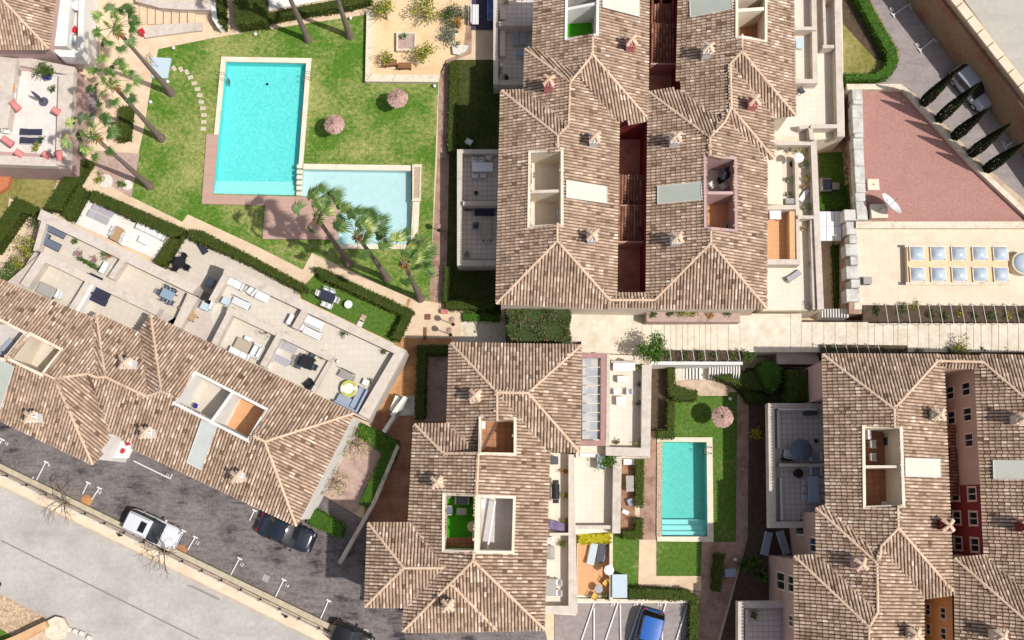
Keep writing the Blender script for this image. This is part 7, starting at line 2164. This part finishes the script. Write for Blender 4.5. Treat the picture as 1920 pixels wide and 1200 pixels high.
put(bench, (.7, white_pl), 1476, 851, zt, 80, 'white bench under the slate blue parasol', 'bench')
put(storage_box, (.7, .25, .45, black, black), 1473, 861, zt, 0, 'low black box below the white bench', 'box')
put(round_table, (.32, black, darkmetal, .8), 1492, 888, zt, 0, 'round black table below the terrace divider', 'table')
put(patio_table, (.75, 1.75, MAT('pale_blue_top', A(178, 192, 216), A(188, 202, 224), scale=5, rough=.6), white_pl, .74), 1520, 918, zt, 0, 'long pale blue dining table on the right terrace', 'table')
for k in range(3):
    for s, nm in ((-1, 'left'), (1, 'right')):
        put(patio_chair, (white_pl, white_pl), 1520 + s * 15, 904 + 14 * k, zt, 0 if s < 0 else 180, 'white chair on the %s side of the long blue table, %s' % (nm, ('top', 'middle', 'bottom')[k]), 'chair', 'white chairs at the long blue table', .75)
put(potted_plant, (.34, .4, hedgeg_m, rock_m, 150, .12), 1412, 1150, zt, 0, 'green pot plant on the bottom right terrace', 'plant')
put(air_conditioner, (.75, .32, .55, white_pl), 1666, 808, 7.12, 0, 'white air conditioner on the right roof terrace', 'air conditioner')
put(storage_box, (.7, .5, .55, navy, navy), 1666, 828, 7.12, 0, 'navy box below the roof terrace air conditioner', 'box')
for py, l in ((834, 'white chair at the roof terrace wall, upper'), (858, 'white chair at the roof terrace wall, lower')):
    put(patio_chair, (offwhite, white_pl), 1632, py, 7.12, 0, l, 'chair', 'white chairs on the right roof terrace')
put(storage_box, (.22, .7, .8, white_pl, white_pl), 1623, 815, 7.12, 0, 'tall white cupboard on the right roof terrace', 'cupboard')
put(ottoman, (.75, .25, .25, white_pl, white_pl), 1663, 944, 7.12, 0, 'white rolled mat on the right roof terrace', 'mat')
# roof terraces of the lower centre house
put(sofa, (.95, slate, greytop, 1), 867, 935, 5.42, -90, 'slate seat on the turf roof terrace', 'sofa')
put(armchair, (slate, greytop), 842, 957, 5.42, 0, 'slate armchair on the turf roof terrace', 'armchair', None, .8)
put(patio_table, (.65, .45, greytop, darkmetal, .4), 866, 959, 5.42, 0, 'grey coffee table on the turf roof terrace', 'table')
put(open_parasol, (.36, MAT('straw_canvas', A(226, 196, 150), A(240, 214, 170), scale=8, rough=.9), 1.9), 888, 986, 5.42, 0, 'small straw parasol on the turf roof terrace', 'parasol')
put(potted_plant, (.2, .25, greyleaf, white_pl, 60, .09), 842, 930, 5.42, 0, 'white pot plant in the turf roof terrace corner', 'plant')
put(storage_box, (.2, .5, .5, white_pl, white_pl), 889, 1002, 5.42, 0, 'narrow white box on the turf roof terrace', 'box')
put(storage_box, (.3, .6, .6, white_pl, white_pl), 905, 944, 5.42, 0, 'narrow white cupboard on the grey roof terrace', 'cupboard')
fa = empty('folded_awning', P(921, 985, 5.41)); tag(fa, 'long white folded awning arm on the grey roof terrace', 'awning')
mb = MB(); mb.tube(P(928, 940, 6.2), P(914, 1030, 6.2), .07); mb.build('canvas_roll', white_pl, fa, P(921, 985, 5.41))
for a_, b_ in ((928, 941), (914, 1029)):
    mb = MB(); w = P(a_, b_, 6.2); mb.tube(w, (w.x, w.y, 5.41), .03, n=6); mb.build('post', offwhite, fa, P(921, 985, 5.41))
put(storage_box, (.3, .7, .5, white_pl, white_pl), 906, 795, 5.42, 0, 'narrow white box on the brown roof terrace', 'box')
# ------------------------------------------------------------- north-west terrace
zn = 3.012
put(potted_plant, (.72, .8, bush_m, blue_m, 700, .13), 92, 146, zn, 0, 'large green bush in a blue pot on the pink terrace', 'plant')
put(potted_plant, (.3, .4, bush_m, rock_m, 160, .11), 101, 170, zn, 0, 'round green pot plant below the big terrace bush', 'plant')
put(closed_parasol, (charcoal, 2.0), 82, 191, zn, 0, 'dark closed parasol on the pink terrace', 'parasol')
G = 'navy loungers on the pink terrace'
put(sun_lounger, (navy, white_pl, 12), 62, 250, zn, 0, 'navy sun lounger on the pink terrace, upper one', 'sun lounger', G, .8)
put(sun_lounger, (navy, white_pl, 12), 62, 266, zn, 0, 'navy sun lounger on the pink terrace, lower one', 'sun lounger', G, .8)
put(patio_table, (.6, .65, orangewood, white_pl, .74), 28, 172, zn, 0, 'orange wooden table on the pink terrace', 'table')
put(patio_chair, (white_pl, white_pl), 29, 184, zn, 90, 'white chair below the orange table', 'chair', 'white chairs on the pink terrace')
put(patio_chair, (white_pl, white_pl), 30, 160, zn, -90, 'white chair above the orange table', 'chair', 'white chairs on the pink terrace')
put(ottoman, (.4, .85, .3, slate, darkmetal), 15, 229, zn, -8, 'grey flat bench on the pink terrace', 'bench')
put(patio_chair, (white_pl, white_pl), 18, 249, zn, 0, 'white chair below the grey flat bench', 'chair', 'white chairs on the pink terrace')
put(potted_plant, (.38, .4, citrus_m, rock_m, 220, .12), 71, 278, zn, 0, 'yellow green pot plant, left of two below the loungers', 'plant')
put(potted_plant, (.25, .3, bush_m, rock_m, 110, .11), 83, 263, zn, 0, 'small green pot plant beside the navy loungers', 'plant')
put(air_conditioner, (.5, .45, .5, greytop), 34, 138, zn, 0, 'grey air conditioner at the top of the pink terrace', 'air conditioner')
put(armchair, (red_m, white_pl), 138, 60, 3.31, 180, 'white balcony armchair with a red cushion', 'armchair', None, .75)
put(storage_box, (.6, .7, .5, lightblue, lightblue), 132, 79, 3.31, 0, 'pale blue box on the white balcony', 'box')
put(round_table, (.4, white_pl, white_pl, .7), 152, 18, 3.31, 0, 'white round table at the top of the balcony', 'table')
# ------------------------------------------------------------- vehicles
silver = MAT('silver_paint', A(178, 184, 192), rough=.28, spec=.6, coat=.6)
white_paint = MAT('white_car_paint', A(230, 232, 238), rough=.28, spec=.5, coat=.6)
navy_paint = MAT('midnight_paint', A(26, 34, 50), rough=.22, spec=.6, coat=.9)
black_paint = MAT('black_paint', A(14, 14, 18), rough=.22, spec=.6, coat=.9)
blue_paint = MAT('blue_paint', A(28, 100, 190), rough=.22, spec=.6, coat=.9)
for args, px, py, zz, pq, lab in (
    ((3.95, 1.72, 1.58, white_paint, 'suv'), 291, 992, .05, ((240, 965), (342, 1010)), 'white parked car with roof rails beside the road wall'),
    ((4.1, 1.72, 1.36, navy_paint, 'saloon'), 540, 998, .05, ((485, 976), (592, 1018)), 'midnight blue parked car half under the roof eave'),
    ((3.0, 1.5, 1.40, black_paint, 'hatch'), 660, 1193, .05, ((600, 1168), (700, 1212)), 'black parked car cut off by the bottom edge'),
    ((4.0, 1.78, 1.52, blue_paint, 'hatch'), 1212, 1196, .05, ((1226, 1150), (1202, 1240)), 'bright blue parked car in the small parking bays'),
    ((3.7, 1.62, 1.42, silver, 'hatch'), 1817, 170, UP + .02, ((1783, 124), (1852, 218)), 'silver parked car behind the cypress trees')):
    o = car(*args); o.location = P(px, py, zz); o.rotation_euler.z = ANG(*pq); tag(o, lab, 'car', 'parked cars')
o = car(4.0, 1.75, 1.5, MAT('sky_paint', A(60, 150, 190), rough=.25, coat=.6), 'hatch'); o.location = P(-50, 1086, .03); o.rotation_euler.z = ANG((0, 1060), (60, 1090)); tag(o, 'pale blue car nose entering at the left edge', 'car', 'parked cars')
# ------------------------------------------------------------- road wall, railing, bare trees, retaining wall
rw = wallthing('road_wall', 'olive topped low wall between the tarmac lot and the pavement', 'wall', [(-160, 790), (0, 870), (320, 1026), (650, 1186), (720, 1222), (714, 1227), (640, 1191), (318, 1034), (0, 879), (-160, 799)], .55, 0, olive_m)
rl = empty('railing', P(300, 1032, 0)); tag(rl, 'thin pale railing with dark posts along the road wall', 'railing')
mb = MB()
line = [(-160, 806), (0, 885), (320, 1041), (640, 1197), (720, 1236)]
for i in range(len(line) - 1):
    a, b = P(*line[i], 0), P(*line[i + 1], 0)
    for zz in (.62, 1.0): mb.tube(a + Vector((0, 0, zz)), b + Vector((0, 0, zz)), .022, n=6)
mb.build('rail', offwhite, rl, P(300, 1032, 0))
for k in range(20):
    x = 15 + 36.5 * k
    y = 885 + (x) * .4875
    w = P(x, y, 0); mb = MB(); mb.tube((w.x, w.y, .1), (w.x, w.y, 1.05), .03, n=7); mb.lathe((w.x, w.y, .13), [(.08, 0), (.08, .03), (.03, .05)], 8); mb.build('post', darkmetal, rl, P(300, 1032, 0))
for k, (px, py, l) in enumerate(((228, 1003, 'dark bollard on the pavement beside the white car'), (538, 1155, 'dark bollard on the pavement lower along the road'))):
    mb = MB(); w = P(px, py, .13); mb.lathe(w, [(.10, 0), (.10, .5), (.07, .62), (.02, .66)], 12); tag(mb.build('bollard', darkmetal), l, 'bollard', 'bollards')
for px, py, sd, l, h, lf in ((134, 944, 51, 'leafless tree by the road, upper left one', 3.3, 0), (318, 1037, 52, 'leafless tree by the road below the white car', 3.3, 0), (672, 835, 53, 'sparse tree with few yellow leaves in the mauve bed, upper', 2.8, 190), (632, 905, 54, 'sparse tree with few yellow leaves in the mauve bed, lower', 2.6, 190)):
    o = bare_tree(h, lf, sd); o.location = P(px, py, .05); tag(o, l, 'tree', 'leafless trees')
for px, py, l in ((163, 938, 'round ochre tree pit, upper one'), (339, 1032, 'round ochre tree pit, lower one')):
    mb = MB(); mb.lathe(P(px, py, .05), [(.42, 0), (.40, .07), (.02, .08)], 18); tag(mb.build('tree_pit', orangepath), l, 'tree pit', 'tree pits')
mb = MB(); mb.rbox(P(498, 1084, .11), (.5, .48, .03), rz=radians(-25)); tag(mb.build('manhole_cover', greytop), 'square grey manhole cover on the tarmac lot', 'manhole cover')
wt = empty('retaining_wall', P(1760, 66, UP)); tag(wt, 'tall rough stone retaining wall with pale coping blocks below the upper road', 'retaining wall')
zt_ = 6.5
mb = MB(); mb.prism(PS([(1640, -170), (1764, 0), (1888, 160), (2090, 440), (2110, 430), (1908, 152), (1784, -8), (1660, -178)], zt_), UP); mb.build('wall', stonewall, wt, P(1760, 66, UP))
mb = MB(); mb.prism(PS([(1660, -170), (1780, -6), (1907, 157), (2110, 440), (2124, 430), (1922, 149), (1796, -12), (1676, -178)], zt_ + .62), UP); mb.build('parapet', MAT('ochre_render', A(200, 176, 142), A(212, 190, 156), scale=3, rough=.95, c3=A(182, 158, 126), s3=1.0), wt, P(1760, 66, UP))
cl = [(1683, -132), (1911, 161)]
for k in range(-1, 10):
    # coping blocks follow the parapet line
    a, b = Vector((1780, -6)), Vector((1907, 157))
    d = (b - a).normalized(); n_ = Vector((d.y, -d.x))
    s0, s1 = -70 + 31.5 * k, -70 + 31.5 * k + 29.5
    q = [a + d * s0 + n_ * (-1), a + d * s1 + n_ * (-1), a + d * s1 + n_ * 15, a + d * s0 + n_ * 15]
    mb = MB(); mb.prism([P(v.x, v.y, zt_ + .78) for v in q], zt_ + .60); mb.build('coping_block', kerb_m, wt, P(1760, 66, UP))
wallthing('white_wall', 'white rounded wall end at the lower left street corner', 'wall', [(84, 1178), (90, 1164), (104, 1157), (118, 1160), (126, 1174), (122, 1196), (100, 1200), (86, 1192)], .5, 0, palestone)
wallthing('peach_wall', 'peach coloured wall running out of the picture at lower left', 'wall', [(-20, 1212), (30, 1192), (84, 1166), (88, 1176), (40, 1202), (-14, 1226)], 1.0, 0, orange_st)
sheet('corner_lawn', [(-40, 1172), (0, 1178), (28, 1196), (0, 1230), (-40, 1230)], lawn2_m)
for k, (px, py) in enumerate(((128, 1180), (140, 1184), (152, 1188), (166, 1196))):
    mb = MB(); w = P(px, py, .3); mb.rbox(w - Vector((0, 0, .15)), (.36, .30, .34), rz=radians(-25), b=.05); tag(mb.build('kerb_stone', rock_m), 'pale kerb stone beside the lower left street corner, %s from the rounded wall' % words_[k], 'kerb stone', 'kerb stones')
# painted markings with numbers
def text_mesh(mb, s, px, py, z, rz, size):
    cu = bpy.data.curves.new('t', 'FONT'); cu.body = s; cu.size = size; cu.align_x = 'CENTER'; cu.align_y = 'CENTER'; cu.offset = .006
    o = bpy.data.objects.new('t', cu); COL.objects.link(o)
    bpy.context.view_layer.update()
    me = o.evaluated_get(bpy.context.evaluated_depsgraph_get()).to_mesh()
    M = Matrix.Translation(P(px, py, z)) @ Matrix.Rotation(rz, 4, 'Z')
    vs_ = [M @ v.co for v in me.vertices]
    for p in me.polygons: mb.face([vs_[i] for i in p.vertices])
    bpy.data.objects.remove(o); bpy.data.curves.remove(cu)
def line_mark(mb, p, q, z, w=.08):
    a, b = P(p[0], p[1], z), P(q[0], q[1], z)
    d = (b - a).normalized(); s = Vector((-d.y, d.x, 0)) * w / 2
    mb.face((a - s, b - s, b + s, a + s))
zm = .004 * (LV[0] + 2)
mb = MB()
for p, q in (((86, 866), (67, 903)), ((165, 905), (155, 926)), ((186, 915), (172, 937)), ((344, 995), (331, 1022)), ((366, 1007), (352, 1031)), ((449, 1047), (427, 1089)), ((532, 1087), (512, 1128)), ((616, 1126), (597, 1169)), ((637, 1163), (628, 1184)), ((686, 1182), (680, 1196)), ((250, 864), (320, 898)), ((4, 824), (-6, 842)), ((477, 957), (468, 976))):
    line_mark(mb, p, q, zm)
    d = Vector((q[0] - p[0], q[1] - p[1])).normalized()
    if p[0] not in (250,): line_mark(mb, (p[0] - 4, p[1] - 2), (p[0] + 5, p[1] + 2.5), zm + .002, .10)
line_mark(mb, (319, 898), (323, 889), zm + .002)
r25 = radians(-26)
for s, px, py in (('9', 91, 873), ('8', 61, 897), ('10', 186, 923), ('11', 314, 891), ('12', 370, 1018), ('12', 412, 1078), ('13', 453, 1059), ('13', 503, 1120), ('14', 538, 1098), ('14', 590, 1162), ('15', 12, 832), ('16', 484, 972)):
    text_mesh(mb, s, px, py, zm, r25, .30)
tag(mb.build('lot_markings', paint_w, off=tuple(P(300, 1000, zm))), kind='structure')
mb = MB()
for p, q in (((1114, 1131), (1089, 1205)), ((1159, 1131), (1134, 1205)), ((1204, 1130), (1178, 1205)), ((1249, 1130), (1236, 1175)), ((1289, 1134), (1267, 1205)), ((1114, 1140), (1114, 1205)), ((1163, 1133), (1164, 1205)), ((1242, 1150), (1242, 1205))):
    line_mark(mb, p, q, zm, .09)
line_mark(mb, (1076, 1130), (1298, 1130), zm + .002, .06)
for s, px in (('35', 1149), ('34', 1192), ('33', 1236), ('32', 1281)): text_mesh(mb, s, px, 1133, zm + .004, 0, .34)
tag(mb.build('bay_markings', paint_w, off=tuple(P(1190, 1170, zm))), kind='structure')
mb = MB()
zu = UP + .16
for p, q in (((1675, 28), (1706, 7)), ((1725, 94), (1753, 72)), ((1884, 276), (1908, 260)), ((1840, 215), (1858, 200))):
    line_mark(mb, p, q, zu); line_mark(mb, (p[0] - 3, p[1] - 4), (p[0] + 3, p[1] + 4), zu + .002)
for s, px, py in (('63', 1672, 17), ('62', 1708, 13), ('62', 1720, 84), ('61', 1756, 78), ('59', 1881, 268)): text_mesh(mb, s, px, py, zu + .004, radians(-54), .30)
tag(mb.build('upper_markings', paint_w, off=tuple(P(1720, 50, zu))), kind='structure')
# mark every remaining untagged top-level mesh that is part of the setting
for o in COL.objects:
    if o.parent is None and o.type == 'MESH' and 'label' not in o and 'kind' not in o: o['kind'] = 'structure'
